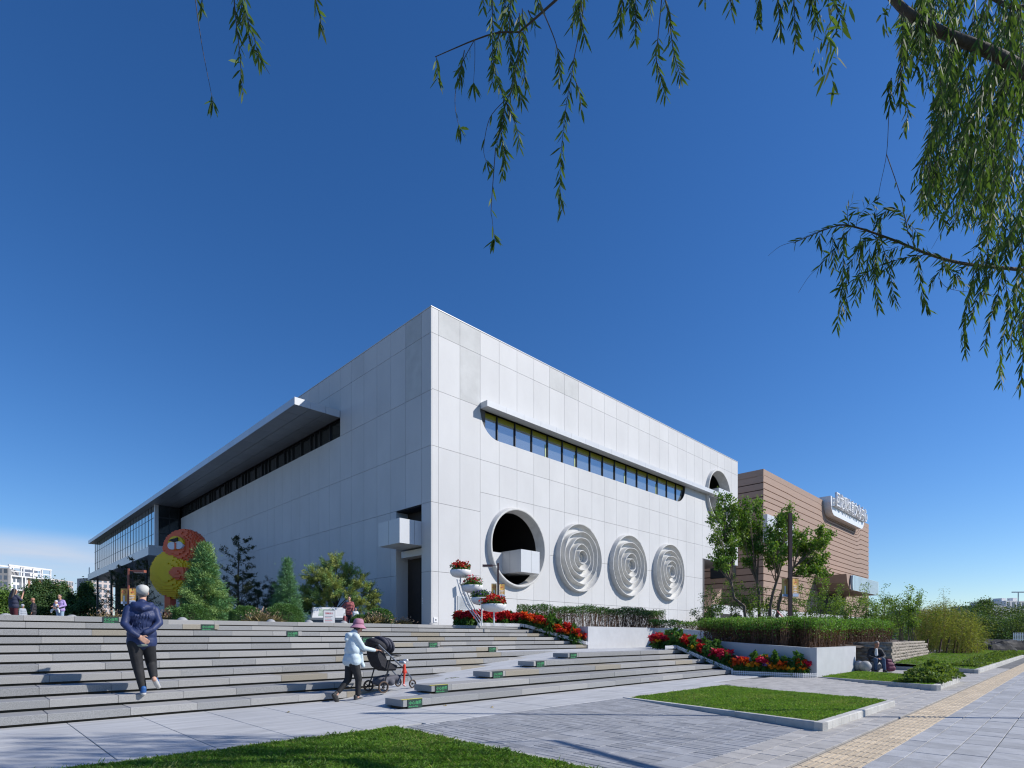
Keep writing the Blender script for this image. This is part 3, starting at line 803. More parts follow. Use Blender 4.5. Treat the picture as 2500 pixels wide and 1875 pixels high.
# ribbon window of the sunlit face
for i in range(16):
    a = WIN0 + 1.5 * i; b_ = min(WIN0 + 1.5 * (i + 1), WIN1)
    if b_ - a < .05: break
    n = 12; us = [a + .05 + (b_ - a - .1) * j / n for j in range(n + 1)]
    p = MB()
    for x0, x1 in zip(us[:-1], us[1:]):
        p.quad((x0, V0 + .22, min(wlow(x0) + .0, 14.0) - .03), (x1, V0 + .22, min(wlow(x1), 14.0) - .03), (x1, V0 + .22, 14.06), (x0, V0 + .22, 14.06))
    pane = P_(p, 'window_pane', M['glass'])
    y = MB(); y.quad((a + .05, V0 + .225, 14.06), (b_ - .05, V0 + .225, 14.06), (b_ - .05, V0 + .225, 14.36), (a + .05, V0 + .225, 14.36)); P_(y, 'blind', M['glass_yellow'])
    if i in (3, 5, 9, 12):
        y = MB(); y.box((b_ - .22, V0 + .20, 12.9), (b_ - .12, V0 + .215, 13.75)); P_(y, 'blind', mat('pale_blind', (.42, .50, .26), .5))
    m_ = MB(); m_.box((a - .03, V0 + .14, wlow(a + .01) - .02), (a + .03, V0 + .27, 14.38)); P_(m_, 'mullion', M['mullion'])
c = MB(); c.box((WIN0, V0 + .3, 12.4), (WIN1, V0 + 3, 14.5)); P_(c, 'window_room', M['room_dark'])
# long sun canopy above it
for i in range(20):
    a = 21.56 + 1.5 * i; b_ = min(a + 1.5, 51.2)
    if b_ - a < .1: break
    q = MB(); q.box((a + .005, V0 - .60, 14.36), (b_ - .005, V0 - .004, 14.70)); P_(q, 'canopy_panel', M['metal_white'])

# round opening with a projecting rim, dark loggia and balcony box
def rim(uc, zc, R, out, name='rim', depth=.42):
    m = MB(); X = Matrix.Translation((uc, V0, zc)) @ Matrix.Rotation(R_(90), 4, 'X')
    for a_, b_ in (((R + .10, -.02), (R + .0, out)), ((R + .0, out), (R - .055, out + .012)), ((R - .055, out + .012), (R - .11, out)), ((R - .11, out), (R - .19, -depth))):
        m.lathe([a_, b_], 96, X)
    P_(m, name, M['ring'], smooth=True)
rim(24.52, 6.68, 2.38, .27)
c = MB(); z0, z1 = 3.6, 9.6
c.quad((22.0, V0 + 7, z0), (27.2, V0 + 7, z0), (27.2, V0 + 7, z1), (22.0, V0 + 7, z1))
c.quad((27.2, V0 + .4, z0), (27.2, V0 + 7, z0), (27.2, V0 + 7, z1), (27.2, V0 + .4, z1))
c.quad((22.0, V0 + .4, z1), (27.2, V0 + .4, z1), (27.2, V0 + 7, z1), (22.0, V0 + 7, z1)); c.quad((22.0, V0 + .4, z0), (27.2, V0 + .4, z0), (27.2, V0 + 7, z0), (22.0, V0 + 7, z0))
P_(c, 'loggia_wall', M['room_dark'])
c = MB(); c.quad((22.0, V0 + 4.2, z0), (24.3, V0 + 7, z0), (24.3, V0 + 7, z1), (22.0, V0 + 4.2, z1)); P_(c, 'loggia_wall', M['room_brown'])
c = MB(); c.box((22.6, V0 + 1.1, 5.25), (24.35, V0 + 3.2, 6.5)); c.box((24.35, V0 - .55, 5.20), (26.0, V0 + 3.2, 6.56)); P_(c, 'balcony', M['metal_white'])
c = MB(); c.box((25.24, V0 - .554, 5.21), (25.252, V0 - .55, 6.55)); c.box((24.346, V0 + .4, 5.21), (24.35, V0 + .412, 6.55)); P_(c, 'panel_joint', M['joint'])
rim(51.55, 14.65, 2.36, .26, depth=.6)
c = MB(); c.box((51.2, V0 - .3, 13.6), (53.6, V0 + 2, 15.3)); P_(c, 'balcony', M['metal_white'])
c = MB(); c.quad((49.2, V0 + 2.5, 12), (54.2, V0 + 2.5, 12), (54.2, V0 + 2.5, 17.2), (49.2, V0 + 2.5, 17.2)); P_(c, 'window_pane', M['glass_dark'])
# three ripple discs: nested tapering hoops stepping in to a small round hole
prof = []
Rr = 2.36
bands = [1.0, .79, .60, .41, .235]
for i, r in enumerate(bands):
    nxt = bands[i+1] if i < 4 else .10
    o = .33 + .014 * i
    base = -.02 if i == 0 else -.05 + .015 * i
    prof.append([(r, base), (r - .014, base + (o - base) * .5), (r - .03, o)])
    prof.append([(r - .03, o), (r - .043, o + .012), (r - .052, o)])
    fl = -.05 + .015 * (i + 1); cv = [(r - .052, o)]
    for s in (.1, .22, .36, .52, .7, .85, 1.0):
        cv.append(((r - .052) + (nxt + .002 - (r - .052)) * s, fl + (o - fl) * (1 - math.sqrt(1 - (1 - s)**2)) ** 1.0))
    prof.append(cv)
prof += [[(.10, .14), (.095, -.1), (.001, -.12)]]
for n_, uc in enumerate((30.48, 36.46, 42.42)):
    X = Matrix.Translation((uc, V0, 6.66)) @ Matrix.Rotation(R_(90), 4, 'X')
    m = MB(); nseg = 96
    
    for pf in prof: m.lathe([(r * Rr, z) for r, z in pf], nseg, X)
    # uneven casting: hoops wander a little, like hand-trowelled ripples
    mv = []
    for (x, y, z) in m.v:
        dx, dz = x - uc, z - 6.66; rr = math.hypot(dx, dz) / Rr; a = math.atan2(dz, dx)
        wob = 1 + (.022 * math.sin(3*a + n_ + rr*7) + .012 * math.sin(7*a - rr*11)) * (1 if rr < .93 else 0)
        prot = (V0 - y)
        if .2 < rr < .97: y -= .03 * math.sin(2*a + rr*9 + n_)
        mv.append((uc + dx * wob + .10 * (1 - rr) , y, 6.66 + dz * wob + .05 * (1 - rr)))
    m.v = mv
    P_(m, 'ripple_disc', M['ring'], smooth=True)

# doorway and corner balcony on the shaded face
c = MB(); c.box((U0 + .05, DV1, PZ - .05), (U0 + .8, DV1 + .3, 8.46)); P_(c, 'door_reveal', M['panel'])
c = MB(); c.box((U0 + .8, DV0 - .3, PZ - .05), (U0 + .95, DV1 + .3, 8.46)); P_(c, 'doorway', M['room_brown'])
c = MB(); c.box((U0 + .74, DV0 + .03, PZ), (U0 + .79, DV0 + 1.15, 5.6)); P_(c, 'door', M['room_dark'])
c = MB(); c.box((U0 + .06, DV0 - .02, PZ - .05), (U0 + .8, DV0, 8.46)); c.box((U0 + .05, DV0, 8.40), (U0 + .9, DV1 + .1, 8.45)); P_(c, 'door_reveal', M['room_dark'])
c = MB(); c.box((U0 + .15, DV0 + .01, 5.75), (U0 + .78, DV1 - .3, 6.12)); P_(c, 'lintel', M['panel'])
c = MB(); c.box((U0 - 1.39, DV0 + .002, 6.22), (U0 + .7, 27.24, 7.52)); P_(c, 'balcony', M['metal_white'])
c = MB(); c.box((U0 - 1.394, 26.2, 6.23), (U0 - 1.39, 26.215, 7.51)); c.box((U0 - .46, DV0 - .004, 6.23), (U0 - .448, DV0, 7.51)); P_(c, 'panel_joint', M['joint'])
c = MB()
for j in range(3): c.box((U0 - .012, DV0 - .12 - .0, 3.05 + .13 * j), (U0 - .001, DV0 - .04, 3.13 + .13 * j))
P_(c, 'house_number_plate', M['white'])
c = MB(); c.box((19.9, V0 - .03, 2.75), (20.75, V0 - .002, 3.55)); pl = P_(c, 'notice_plate', M['fascia'])
c = MB()
for j in range(11): c.box((20.0, V0 - .033, 2.83 + .06 * j), (20.0 + ps.uniform(.45, .66), V0 - .0302, 2.846 + .06 * j))
o = c.build('plate_lettering', M['board_grey'], pl)
c = MB(); c.box((18.25, V0 - .03, 2.05), (18.5, V0 - .002, 2.32)); c.mat(1).box((18.33, V0 - .034, 2.14), (18.42, V0 - .0302, 2.23)); P_(c, 'socket_box', [M['white'], M['board_grey']])

# long roof canopy, ribbon window and the projecting glass room of the shaded face
CU = 15.05
zc_ = lambda v: 15.62
for i in range(50):
    a = 34.2 + 1.5 * i; b_ = min(a + 1.5, 107.8)
    if b_ - a < .1: break
    f = MB(); f.box((CU, a + .004, 15.62), (CU + .03, b_ - .004, 16.08)); P_(f, 'fascia_panel', M['fascia'])
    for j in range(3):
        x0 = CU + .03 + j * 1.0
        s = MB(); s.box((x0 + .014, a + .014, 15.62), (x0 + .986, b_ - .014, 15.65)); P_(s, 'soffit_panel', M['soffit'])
f = MB(); f.box((CU + .03, 34.22, 15.66), (U0 + .05, 107.8, 16.05)); P_(f, 'canopy_core', M['joint'])
f = MB()
for j in range(3): f.box((CU + .004 + j * 1.01, 34.17, 15.62), (CU + 1.0 + j * 1.01, 34.2, 16.08))
P_(f, 'fascia_panel', M['fascia'])
pat = (1.5, 1.5, .72, .72)
a = 34.3; i = 0
while a < 70.6:
    wd = pat[i % 4]; b_ = min(a + wd, 70.65); i += 1
    p = MB(); p.quad((U0 + .2, a + .04, 14.42), (U0 + .2, b_ - .04, 14.42), (U0 + .2, b_ - .04, 15.62), (U0 + .2, a + .04, 15.62)); P_(p, 'window_pane', M['glass_dark'])
    m_ = MB(); m_.box((U0 + .1, a - .04, 14.40), (U0 + .26, a + .04, 15.62)); P_(m_, 'mullion', M['mullion'])
    a = b_
c = MB(); c.box((U0 + .3, 34.2, 13.9), (U0 + 2.5, 70.7, 15.8)); P_(c, 'window_room', M['room_dark'])
GU = 15.75; G0 = 70.7; G1 = 107.4
gi = 0; a = G0 + .3
while a < G1 - .05:
    b_ = min(a + 1.48, G1)
    p = MB(); p.quad((GU + .05, a + .03, 11.2), (GU + .05, b_ - .03, 11.2), (GU + .05, b_ - .03, 15.6), (GU + .05, a + .03, 15.6)); P_(p, 'window_pane', M['glass'])
    m_ = MB(); m_.box((GU + .02, a - .03, 11.15), (GU + .1, a + .03, 15.62)); P_(m_, 'mullion', M['mullion'])
    a = b_; gi += 1
m_ = MB(); m_.box((GU + .03, G0, 12.55), (GU + .1, G1, 12.59)); m_.box((GU + .03, G0, 14.3), (GU + .1, G1, 14.34)); P_(m_, 'transom', M['mullion'])
c = MB(); c.box((GU - .05, G0 - .05, 11.0), (GU + .3, G0 + .28, 15.62)); P_(c, 'corner_post', M['metal_white'])
c = MB()
for x0, x1 in ((GU + .36, GU + 1.3), (GU + 1.36, U0 - .06)):
    for z0, z1 in ((11.25, 12.5), (12.62, 14.25), (14.37, 15.58)): c.quad((x0, G0 - .01, z0), (x1, G0 - .01, z0), (x1, G0 - .01, z1), (x0, G0 - .01, z1))
P_(c, 'window_pane', M['glass_dark'])
c = MB(); c.box((GU + .3, G0 - .02, 11.2), (U0, G0 + .05, 11.25)); c.box((GU + .3, G0 - .03, 12.5), (U0, G0 + .05, 12.62)); c.box((GU + .3, G0 - .03, 14.25), (U0, G0 + .05, 14.37)); c.box((GU + 1.3, G0 - .04, 11.2), (GU + 1.36, G0 + .05, 15.6)); c.box((U0 - .08, G0 - .06, 11.0), (U0 - .005, G0 + .05, 15.6)); P_(c, 'mullion', M['mullion'])
c = MB(); c.box((GU + .3, G0 + .3, 11.0), (U0 + 4, G1 - .2, 15.6)); P_(c, 'window_room', M['room_dark'])
for i in range(25):
    a = G0 + 1.52 * i; b_ = min(a + 1.52, 108.4)
    s = MB(); s.box((CU + .05, a + .004, 10.1), (CU + .3, b_ - .004, 11.0)); P_(s, 'fascia_panel', M['fascia'])
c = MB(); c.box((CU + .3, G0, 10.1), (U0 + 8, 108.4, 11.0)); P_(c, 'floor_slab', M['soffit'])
c = MB(); c.box((CU + .05, G0 - .02, 10.1), (U0, G0, 11.2)); P_(c, 'fascia_panel', M['fascia'])
for v in (106.5, 96, 86, 76):
    c = MB(); c.lathe([(.14, PZ - .1), (.14, 10.1)], 10, Matrix.Translation((CU + 1.0, v, 0))); P_(c, 'column', M['mullion'])
c = MB(); c.box((U0 + 2, 71, PZ - .1), (U0 + 2.2, 107, 5.8)); P_(c, 'ground_floor_wall', M['panel'])
c = MB()
for i in range(7): c.box((U0 + 1.97, 74 + i * 4.8, PZ + .3), (U0 + 2.0, 76.6 + i * 4.8, 4.6))
P_(c, 'window_pane', M['glass_dark'])
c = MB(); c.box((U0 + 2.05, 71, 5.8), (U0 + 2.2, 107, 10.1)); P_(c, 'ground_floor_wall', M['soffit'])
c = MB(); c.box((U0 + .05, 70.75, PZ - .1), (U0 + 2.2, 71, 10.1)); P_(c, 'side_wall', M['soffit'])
c = MB()
for i in range(8): c.tube([(CU + .15, 107.5 - 1.0 * 0 + .1 * i, 11.0), (CU + .15, 107.5 + .1 * i, 12.0)], .015, 4)
c.tube([(CU + .15, 107.4, 12.0), (CU + .15, 108.3, 12.0)], .02, 4); P_(c, 'railing', M['fascia'])

# ------------------------------------------------------------------ brown clad building behind
BU0, BU1, BV, BT = 62.5, 105.5, 24.3, 19.5
bb = empty('sports_hall', (BU0, BV, 0), label='brown building clad in wavy horizontal bands with white lettering on its roof edge', cat='building')
def B_(b, name, m, **k): return b.build(name, m, bb, loc=(-BU0, -BV, 0), **k)
SA, SB = 82.6, 98.6                                   # notch of the roof sign
def bump(u, a, b, s):                                 # smooth plateau between a and b
    f = lambda x: 1 / (1 + math.exp(-max(-40, min(40, x))))
    return f((u - a) / s * 4) * f((b - u) / s * 4)
def wave(u, z):
    d = bump(u, SA + .2, SB + 1.2, 1.5)
    near = math.exp(-((BT - z) / 2.6) ** 1.0) if z < BT else 1
    z2 = z - 1.75 * d * near * 1.15
    e = bump(u, 80.5, 140, 1.6); n2 = math.exp(-abs(z - 9.4) / 1.3)
    z2 += .75 * e * n2 * (1 if z > 7.5 else 0)
    e3 = bump(u, 60, 71.0, 1.6); n3 = math.exp(-abs(z - 15.2) / 1.3)
    z2 += .55 * e3 * n3 if z > 14.0 else 0
    return z2
nb = 24; us = [BU0 + (BU1 - BU0) * i / 86 for i in range(87)]
zs = [BT - .76 * i for i in range(nb + 1)]
for i in range(nb):
    zt, zb = zs[i], zs[i+1]
    if zb < 1: break
    m = MB(); G = .10
    for a, b_ in zip(us[:-1], us[1:]):
        hi_a = wave(a, zt) if i else BT - (0 if not (SA < a < SB) else 1.2); hi_b = wave(b_, zt) if i else BT - (0 if not (SA < b_ < SB) else 1.2)
        la, lb = wave(a, zb) + G, wave(b_, zb) + G
        hi_a = max(hi_a, la + .02); hi_b = max(hi_b, lb + .02)
        m.quad((a, BV, la), (b_, BV, lb), (b_, BV - .02, hi_b), (a, BV - .02, hi_a))
        m.quad((a, BV, la), (a, BV + .16, la - .02), (b_, BV + .16, lb - .02), (b_, BV, lb))
        m.quad((a, BV - .02, hi_a), (b_, BV - .02, hi_b), (b_, BV + .16, hi_b), (a, BV + .16, hi_a))
    m.box((BU0, BV, zb + G), (BU0 + .05, BV + 70, zt)) if i else m.box((BU0, BV, zb + G), (BU0 + .05, BV + 70, BT))
    B_(m, 'cladding_band', M['clay'])
c = MB(); c.box((BU0 + .06, BV + .12, -.2), (BU1, BV + 70, BT - 1.3)); B_(c, 'wall_core', M['clay_dark'])
c = MB(); c.box((BU0 + .02, BV + .02, BT - 1.3), (SA, BV + .7, BT - .02)); c.box((BU0 + .06, BV + .7, BT - 1.4), (BU0 + .6, BV + 70, BT - .03)); c.box((SB, BV + .02, BT - 1.3), (BU1, BV + .7, BT - .02)); B_(c, 'parapet', M['clay'])
# white curved cradle with the lettering
m = MB(); n = 10
out = lambda s: [(SA + s, 0)]
arc = [(SA + .1, 20.0), (SA + .15, 19.2)] + [(SA + .2 + 1.6 * (1 - math.cos(a)), 19.2 - 1.6 * math.sin(a)) for a in [math.pi/2 * i / 8 for i in range(1, 9)]] + [(SB - 1.2, 17.6)] + [(SB - 1.2 + 1.6 * math.sin(a), 19.2 - 1.6 * math.cos(a)) for a in [math.pi/2 * i / 8 for i in range(1, 9)]] + [(SB + .4, 20.0)]
m.prism([(u, BV - .9, z) for u, z in arc], (0, 1.4, 0)); B_(m, 'sign_cradle', M['sign_plate'])
tm = text_mesh('回龙观体育文化中心', 2.15, M['white'], ext=.12, sx=.80); tm.transform(FRONT)
o = link('lettering', tm, bb, (SA + .9 - BU0, -1.25, 18.85))
c = MB(); c.box((SA + .6, BV - 1.1, 18.72), (SB - .2, BV - .92, 18.80)); B_(c, 'sign_rail', M['sign_plate'])
# glazed entrance canopy, rounded inner end
arc = [(80.9, 9.1)] + [(80.9 - .35 * math.sin(math.pi * i / 8) , 9.1 - .95 * (1 - math.cos(math.pi * i / 8))) for i in range(1, 9)]
m = MB(); m.prism([(u, 20.3, z) for u, z in arc] + [(93.5, 20.3, 7.2), (93.5, 20.3, 9.1)], (0, .25, 0)); B_(m, 'canopy_fascia', M['frosted'])
m = MB()
for i in range(22): m.box((81.4 + .55 * i, 20.285, 7.25), (81.42 + .55 * i, 20.30, 9.05))
B_(m, 'canopy_joint', M['fascia'])
m = MB(); m.prism([(79.2, BV - .05, 9.15), (80.7, BV - .05, 9.15), (80.7, BV - .05, 7.25), (79.6, BV - .05, 8.1)], (0, -3.6, 0)); m.box((80.7, 20.55, 8.95), (93.4, BV + 1, 9.1)); m.box((80.7, 20.55, 7.2), (93.4, BV + 1, 7.3)); B_(m, 'canopy_soffit', M['clay'])
m = MB(); m.box((80.4, BV - .06, 0), (92, BV - .03, 7.1)); B_(m, 'entrance', M['room_dark'])
m = MB(); m.box((62.3, BV - .5, 11.5), (70.2, BV - .03, 14.5)); B_(m, 'white_bay', M['metal_white'])
m = MB()
for i in range(6): m.box((63.4 + 1.1 * i, BV - .504, 11.55), (63.42 + 1.1 * i, BV - .5, 14.45))
B_(m, 'panel_joint', M['joint'])
m = MB(); m.box((BU0 - .05, BV + 3, 8), (BU0, BV + 6, 10.5)); B_(m, 'window', M['glass_dark'])
# low white ramp wall in front of it
w = empty('ramp_wall', (46, 22, 0), label='low white parapet wall in front of the brown building', cat='wall')
m = MB(); m.box((0, 0, 1.2), (52, .25, 4.05)); m.build('wall', M['panel'], w)
m = MB(); m.prism([(1.2, -.01, 1.3), (4.6, -.01, 1.3), (5.6, -.01, 3.3), (1.2, -.01, 3.3)], (0, -.01, 0)); m.build('opening', M['room_dark'], w)

# ------------------------------------------------------------------ far buildings
def block_flat(name, label, o, ux, length, height, rows, cols_, frame, mats, depth=14, wall='apart_white', win_h=.62, band=None):
    """o: corner point; ux: direction of the visible facade"""
    ux = Vector((ux[0], ux[1], 0)).normalized(); n_ = Vector((ux.y, -ux.x, 0))
    t = empty(name, o, math.atan2(ux.y, ux.x), label=label, cat='building')
    b = MB(); b.box((0, 0, 0), (length, depth, height)); b.build('wall', M[wall], t)
    fh = height / rows; cw = length / cols_
    wm = MB(); wm.box((0, -.05, 0), (cw * .62, .05, fh * win_h)); wme = wm.mesh('window', M['apart_win'])
    for r in range(rows):
        for q in range(cols_): link('window', wme, t, (cw * (q + .19), 0, fh * (r + .24)))
    return t, fh, cw, n_
A = px(20, 1400, 260); B = px(180, 1410, 300)
o = Vector((px(-60, 1500, 255).x, px(-60, 1500, 255).y, 0)); e = px(20.5, 1500, 260); e.z = 0
block_flat('apartment_block', 'grey-topped slab block with yellowish bands at the far left edge', o, (e - o), (e - o).length, 33, 11, 6, None, None, wall='apart_grey')
o = Vector((px(20.8, 1500, 262).x, px(20.8, 1500, 262).y, 0)); e = px(126, 1500, 282); e.z = 0; Ln = (e - o).length
t, fh, cw, n_ = block_flat('apartment_block', 'white gridded apartment block with open roof frames on the skyline', o, (e - o), Ln, 29.5, 9, 12, None, None)
for fx in (0, .245, .32, .57, .77, .98):
    b = MB(); b.box((Ln * fx, -1.2, 0), (Ln * fx + .55, -.06, 30)); b.build('frame_post', M['apart_white'], t)
for fz in (10, 16.5, 23, 29.5):
    b = MB(); b.box((0, -1.15, fz), (Ln, -.06, fz + .6)); b.build('frame_beam', M['apart_white'], t)
for fx in (.43, .68, .87):
    for z0 in (3, 13, 23.2): 
        b = MB(); b.box((Ln * fx, -.3, z0), (Ln * fx + 1.0, -.06, z0 + 6)); b.build('wall_stripe', M['apart_brown'], t)
b = MB()
for fx in (0.02, .27, .33, .55, .76, .97): b.box((Ln * fx, 0, 29.4), (Ln * fx + .5, .5, 34.5)); b.box((Ln * fx, 6, 29.4), (Ln * fx + .5, 6.5, 34.5))
b.box((0, -.2, 34.3), (Ln, .4, 35)); b.box((0, 6, 34.3), (Ln, 6.6, 35)); b.box((Ln * .02, 0, 31.9), (Ln * .97, .3, 32.3))
b.box((Ln * .56, 2, 29.4), (Ln * .74, 5, 34)); b.build('roof_frame', M['apart_white'], t)
o = Vector((px(126.5, 1500, 283).x, px(126.5, 1500, 283).y, 0)); e = px(179, 1500, 298); e.z = 0
t, fh, cw, n_ = block_flat('apartment_block', 'pinkish apartment block with brick-red balcony bands beside the white gridded block', o, (e - o), (e - o).length, 30.5, 10, 9, None, None, wall='apart_pink')
for r in range(10):
    b = MB(); b.box((.3, -.4, r * fh - .1), ((e - o).length - 2.2, -.06, r * fh + .28)); b.build('balcony_band', M['apart_band'], t)
o = Vector((px(224, 1500, 330).x, px(224, 1500, 330).y, 0))
block_flat('apartment_block', 'sliver of a tall pale block showing under the glazed overhang', o, (1, .4), 12, 36, 12, 4, None, None, wall='apart_pink')
# right background
o = px(2424, 1500, 190); o.z = 0; e = px(2457, 1500, 196); e.z = 0
block_flat('office_building', 'low dark-roofed wing of the pale building behind the trees on the right', o, (e - o), (e - o).length, 12.0, 4, 3, None, None, wall='apart_grey', depth=12)
o = px(2456, 1500, 200); o.z = 0; e = px(2530, 1500, 204); e.z = 0
t, _, _, _ = block_flat('office_building', 'pale flat-roofed building rising above the dark trees at the right edge', o, (e - o), (e - o).length, 14.2, 4, 6, None, None, wall='apart_white', depth=12)
b = MB(); b.box((1, 2, 14.1), (3, 5, 15.2)); b.box((6.5, 2, 14.1), (8.5, 4, 15.4)); b.build('roof_hut', M['apart_white'], t)
o = px(2246, 1500, 150); o.z = 0; e = px(2360, 1500, 165); e.z = 0
block_flat('low_building', 'long low building just showing above the shrubs beyond the bamboo', o, (e - o), (e - o).length, 8.6, 2, 12, None, None, wall='apart_grey', depth=8)
# ------------------------------------------------------------------ trees and shrubs
def bez(p, q, bend, n=6):
    p = Vector(p); q = Vector(q); m_ = (p + q) / 2 + Vector(bend); return [p*(1-t)**2 + m_*2*t*(1-t) + q*t*t for t in [i/n for i in range(n+1)]]
def part(t, b, name, m, **k): return b.build(name, m, t, **k)

def conifer(loc, h, r, label, mats, n=9000, whorls=15, needle=(.10, .16), lean=0, base=.06, fluffy=1.0, taper=1.0, seed=1, group=None, open_=.0):
    """trunk, whorled branches, needle tufts along every branch"""
    g = np.random.default_rng(seed); t = empty('conifer_tree', loc, label=label, cat='tree', group=group)
    b = MB(); b.tube([(0, 0, -.1), (lean*.3, 0, h*.5), (lean, 0, h*.99)], [.025*h*.5 + .02, .02*h*.5, .008], 7); 
    lv = Leaves(); per = n // (whorls * 6)
    for i in range(whorls):
        f = base + (1 - base) * (i / whorls) ** 1.05; z = f * h
        rad = r * ((1 - f) ** taper + .03) * (0.85 + .3 * g.random())
        nb_ = 7 if f < .7 else 5
        for j in range(nb_):
            if g.random() < open_: continue
            a = 2*math.pi*(j + g.random()*.8)/nb_ + i*.9; L = rad * (.7 + .45 * g.random())
            tip = Vector((math.cos(a)*L, math.sin(a)*L, L*(.28 - .35*(1-f)) + .06*h*(f))) 
            o = Vector((lean*f, 0, z)); pts = bez(o, o + tip, (0, 0, -.10*L), 4); b.tube(pts, [.018*(1-f)+.006, .014*(1-f)+.005, .011*(1-f)+.004, .008, .004], 4, False)
            k = int(per * (L / r + .25) * 1.6)
            s = g.uniform(.12, 1, k) ** .7
            C = V3(o) + np.outer(s, V3(tip)) + g.normal(size=(k, 3)) * np.array([1, 1, .75]) * (.10 * r * fluffy) * (.5 + .7 * (1 - s))[:, None]
            D = unit(V3(tip)[None] / max(L, .01) * .9 + g.normal(size=(k, 3)) * .75 + np.array([0, 0, .35]))
            lv.add(C, D, g.uniform(*needle, k), g.uniform(.012, .022, k) * needle[1] / .16, 1 if g.random() < .4 else 0)
    b.build('trunk', M['bark'], t)
    lv.build('crown', mats, t, droop=.05, kind=None)
    return t
# in front of the shaded wall, on the plaza
def pl(x, t): p = px(x, 1500, t); p.z = PZ - .01; return p
conifer(pl(500, 26), 3.7, 1.5, 'bushy green pine, the biggest conifer, in front of the toy-block bird', [M['pine'], M['pine_lite']], 30000, 16, (.13, .22), seed=2, fluffy=1.15, base=.02, taper=1.05)
conifer(pl(701, 28), 3.35, 1.0, 'slender blue-green conifer left of the olive tree', [M['spruce'], M['pine']], 15000, 16, (.11, .17), seed=5, fluffy=1.15, base=.03)
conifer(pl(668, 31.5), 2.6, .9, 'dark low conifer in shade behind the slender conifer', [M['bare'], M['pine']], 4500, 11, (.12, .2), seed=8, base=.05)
# olive-green feathery tree
t = empty('juniper_tree', pl(820, 30.2), label='feathery olive-green tree with a long branch reaching right, by the map board', cat='tree')
b = MB(); lv = Leaves(); g = np.random.default_rng(12)
b.tube([(0, 0, -.1), (-.05, 0, .8), (.05, .05, 1.6), (-.1, .1, 2.8)], [.11, .09, .07, .03], 7)
RTv = Vector((RT.x, RT.y, 0)); FWv = Vector((FW.x, FW.y, 0))
def jl(x, y, z): return RTv * x + FWv * y + Vector((0, 0, z))
limbs = [((-1.7, .1, 1.9), .62), ((-1.2, -.3, 2.9), .6), ((-.6, .2, 3.4), .55), ((.1, -.1, 3.75), .5), ((.7, .2, 3.1), .6), ((1.4, -.2, 2.6), .55), ((1.9, .1, 2.1), .5), ((-1.6, -.2, 1.1), .5), ((-.9, -.6, 1.5), .6),
         ((.2, -.8, 2.2), .7), ((-.4, -.7, 2.8), .55), ((1.0, -.6, 1.9), .55), ((1.55, -.5, 1.35), .45), ((2.35, -.1, 1.75), .34), ((2.05, 0, 1.2), .3), ((.1, .5, 2.6), .7), ((-1.0, .5, 2.2), .6), ((-.2, -.5, 1.6), .45), ((-1.95, 0, 1.45), .35)]
for (p, r) in limbs:
    p = jl(*p); st = Vector((0, 0, .5 + .35 * p.z * .6)); b.tube(bez(st, p, (0, 0, -.15), 5), [.04, .032, .026, .02, .014, .006], 5, False)
    for q in range(int(20 * r / .5)):
        d = Vector(rdir(1, .25)[0]); e = p + d * r * rnd.uniform(.55, 1.05); s0 = p + (st - p) * rnd.uniform(0, .3)
        b.tube([s0, e], [.009, .003], 3, False); k = 130
        s = g.uniform(.3, 1.1, k)[:, None]; C = V3(s0) + s * V3(e - s0) + g.normal(size=(k, 3)) * .055
        lv.add(C, unit(V3(d)[None] + g.normal(size=(k, 3)) * .5 + np.array([0, 0, .2])), g.uniform(.08, .15, k), g.uniform(.016, .028, k), int(rnd.random() < .3))
b.build('trunk', M['bark'], t); lv.build('crown', [M['juniper'], M['pine_lite']], t, kind=None, droop=.1); t.scale = (.97,) * 3

def sparse_tree(loc, h, r, label, m, n=1800, leaf=(.06, .1), seed=1, name='sparse_tree', forks=14, dark=True, cat='tree', droop=.2, trunk=.05):
    g = random.Random(seed); t = empty(name, loc, label=label, cat=cat); b = MB(); lv = Leaves(); gg = np.random.default_rng(seed)
    b.tube([(0, 0, -.1), (g.uniform(-.1, .1), 0, h*.45), (g.uniform(-.12, .12), g.uniform(-.1, .1), h)], [trunk, trunk*.6, .008], 6)
    for i in range(forks):
        f = .18 + .78 * i / forks; a = i * 2.4 + g.random(); L = r * (1.15 - f) * g.uniform(.75, 1.15) + .15
        p = Vector((0, 0, f*h)); q = p + Vector((math.cos(a)*L, math.sin(a)*L, L*.55)); b.tube(bez(p, q, (0, 0, -.08*L), 4), [trunk*.4*(1.1-f), trunk*.3*(1.1-f), .01, .007, .004], 4, False)
        for w in range(7):
            s = g.uniform(.3, 1); o = p.lerp(q, s); d = Vector((g.gauss(0, 1), g.gauss(0, 1), g.uniform(.0, 1))).normalized(); e = o + d * L * g.uniform(.2, .45); b.tube([o, e], [.006, .003], 3, False)
            k = max(3, n // (forks * 7)); ss = gg.random(k)[:, None]
            lv.add(V3(o) + ss * V3(e - o) + gg.normal(size=(k, 3)) * .04, rdir(k, .1), gg.uniform(*leaf, k), gg.uniform(leaf[0]*.45, leaf[1]*.5, k), 0)
    b.build('trunk', M['bark'], t); lv.build('crown', m if not isinstance(m, list) else m[0], t, kind=None, droop=droop); return t
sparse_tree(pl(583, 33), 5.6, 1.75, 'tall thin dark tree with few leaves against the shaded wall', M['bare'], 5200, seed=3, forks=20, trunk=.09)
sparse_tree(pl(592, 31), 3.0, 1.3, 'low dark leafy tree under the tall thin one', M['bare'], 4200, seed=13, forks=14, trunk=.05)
sparse_tree(pl(632, 32), 2.6, 1.0, 'low dark twiggy tree between the two front conifers', M['bare'], 2600, seed=14, forks=12, trunk=.05)
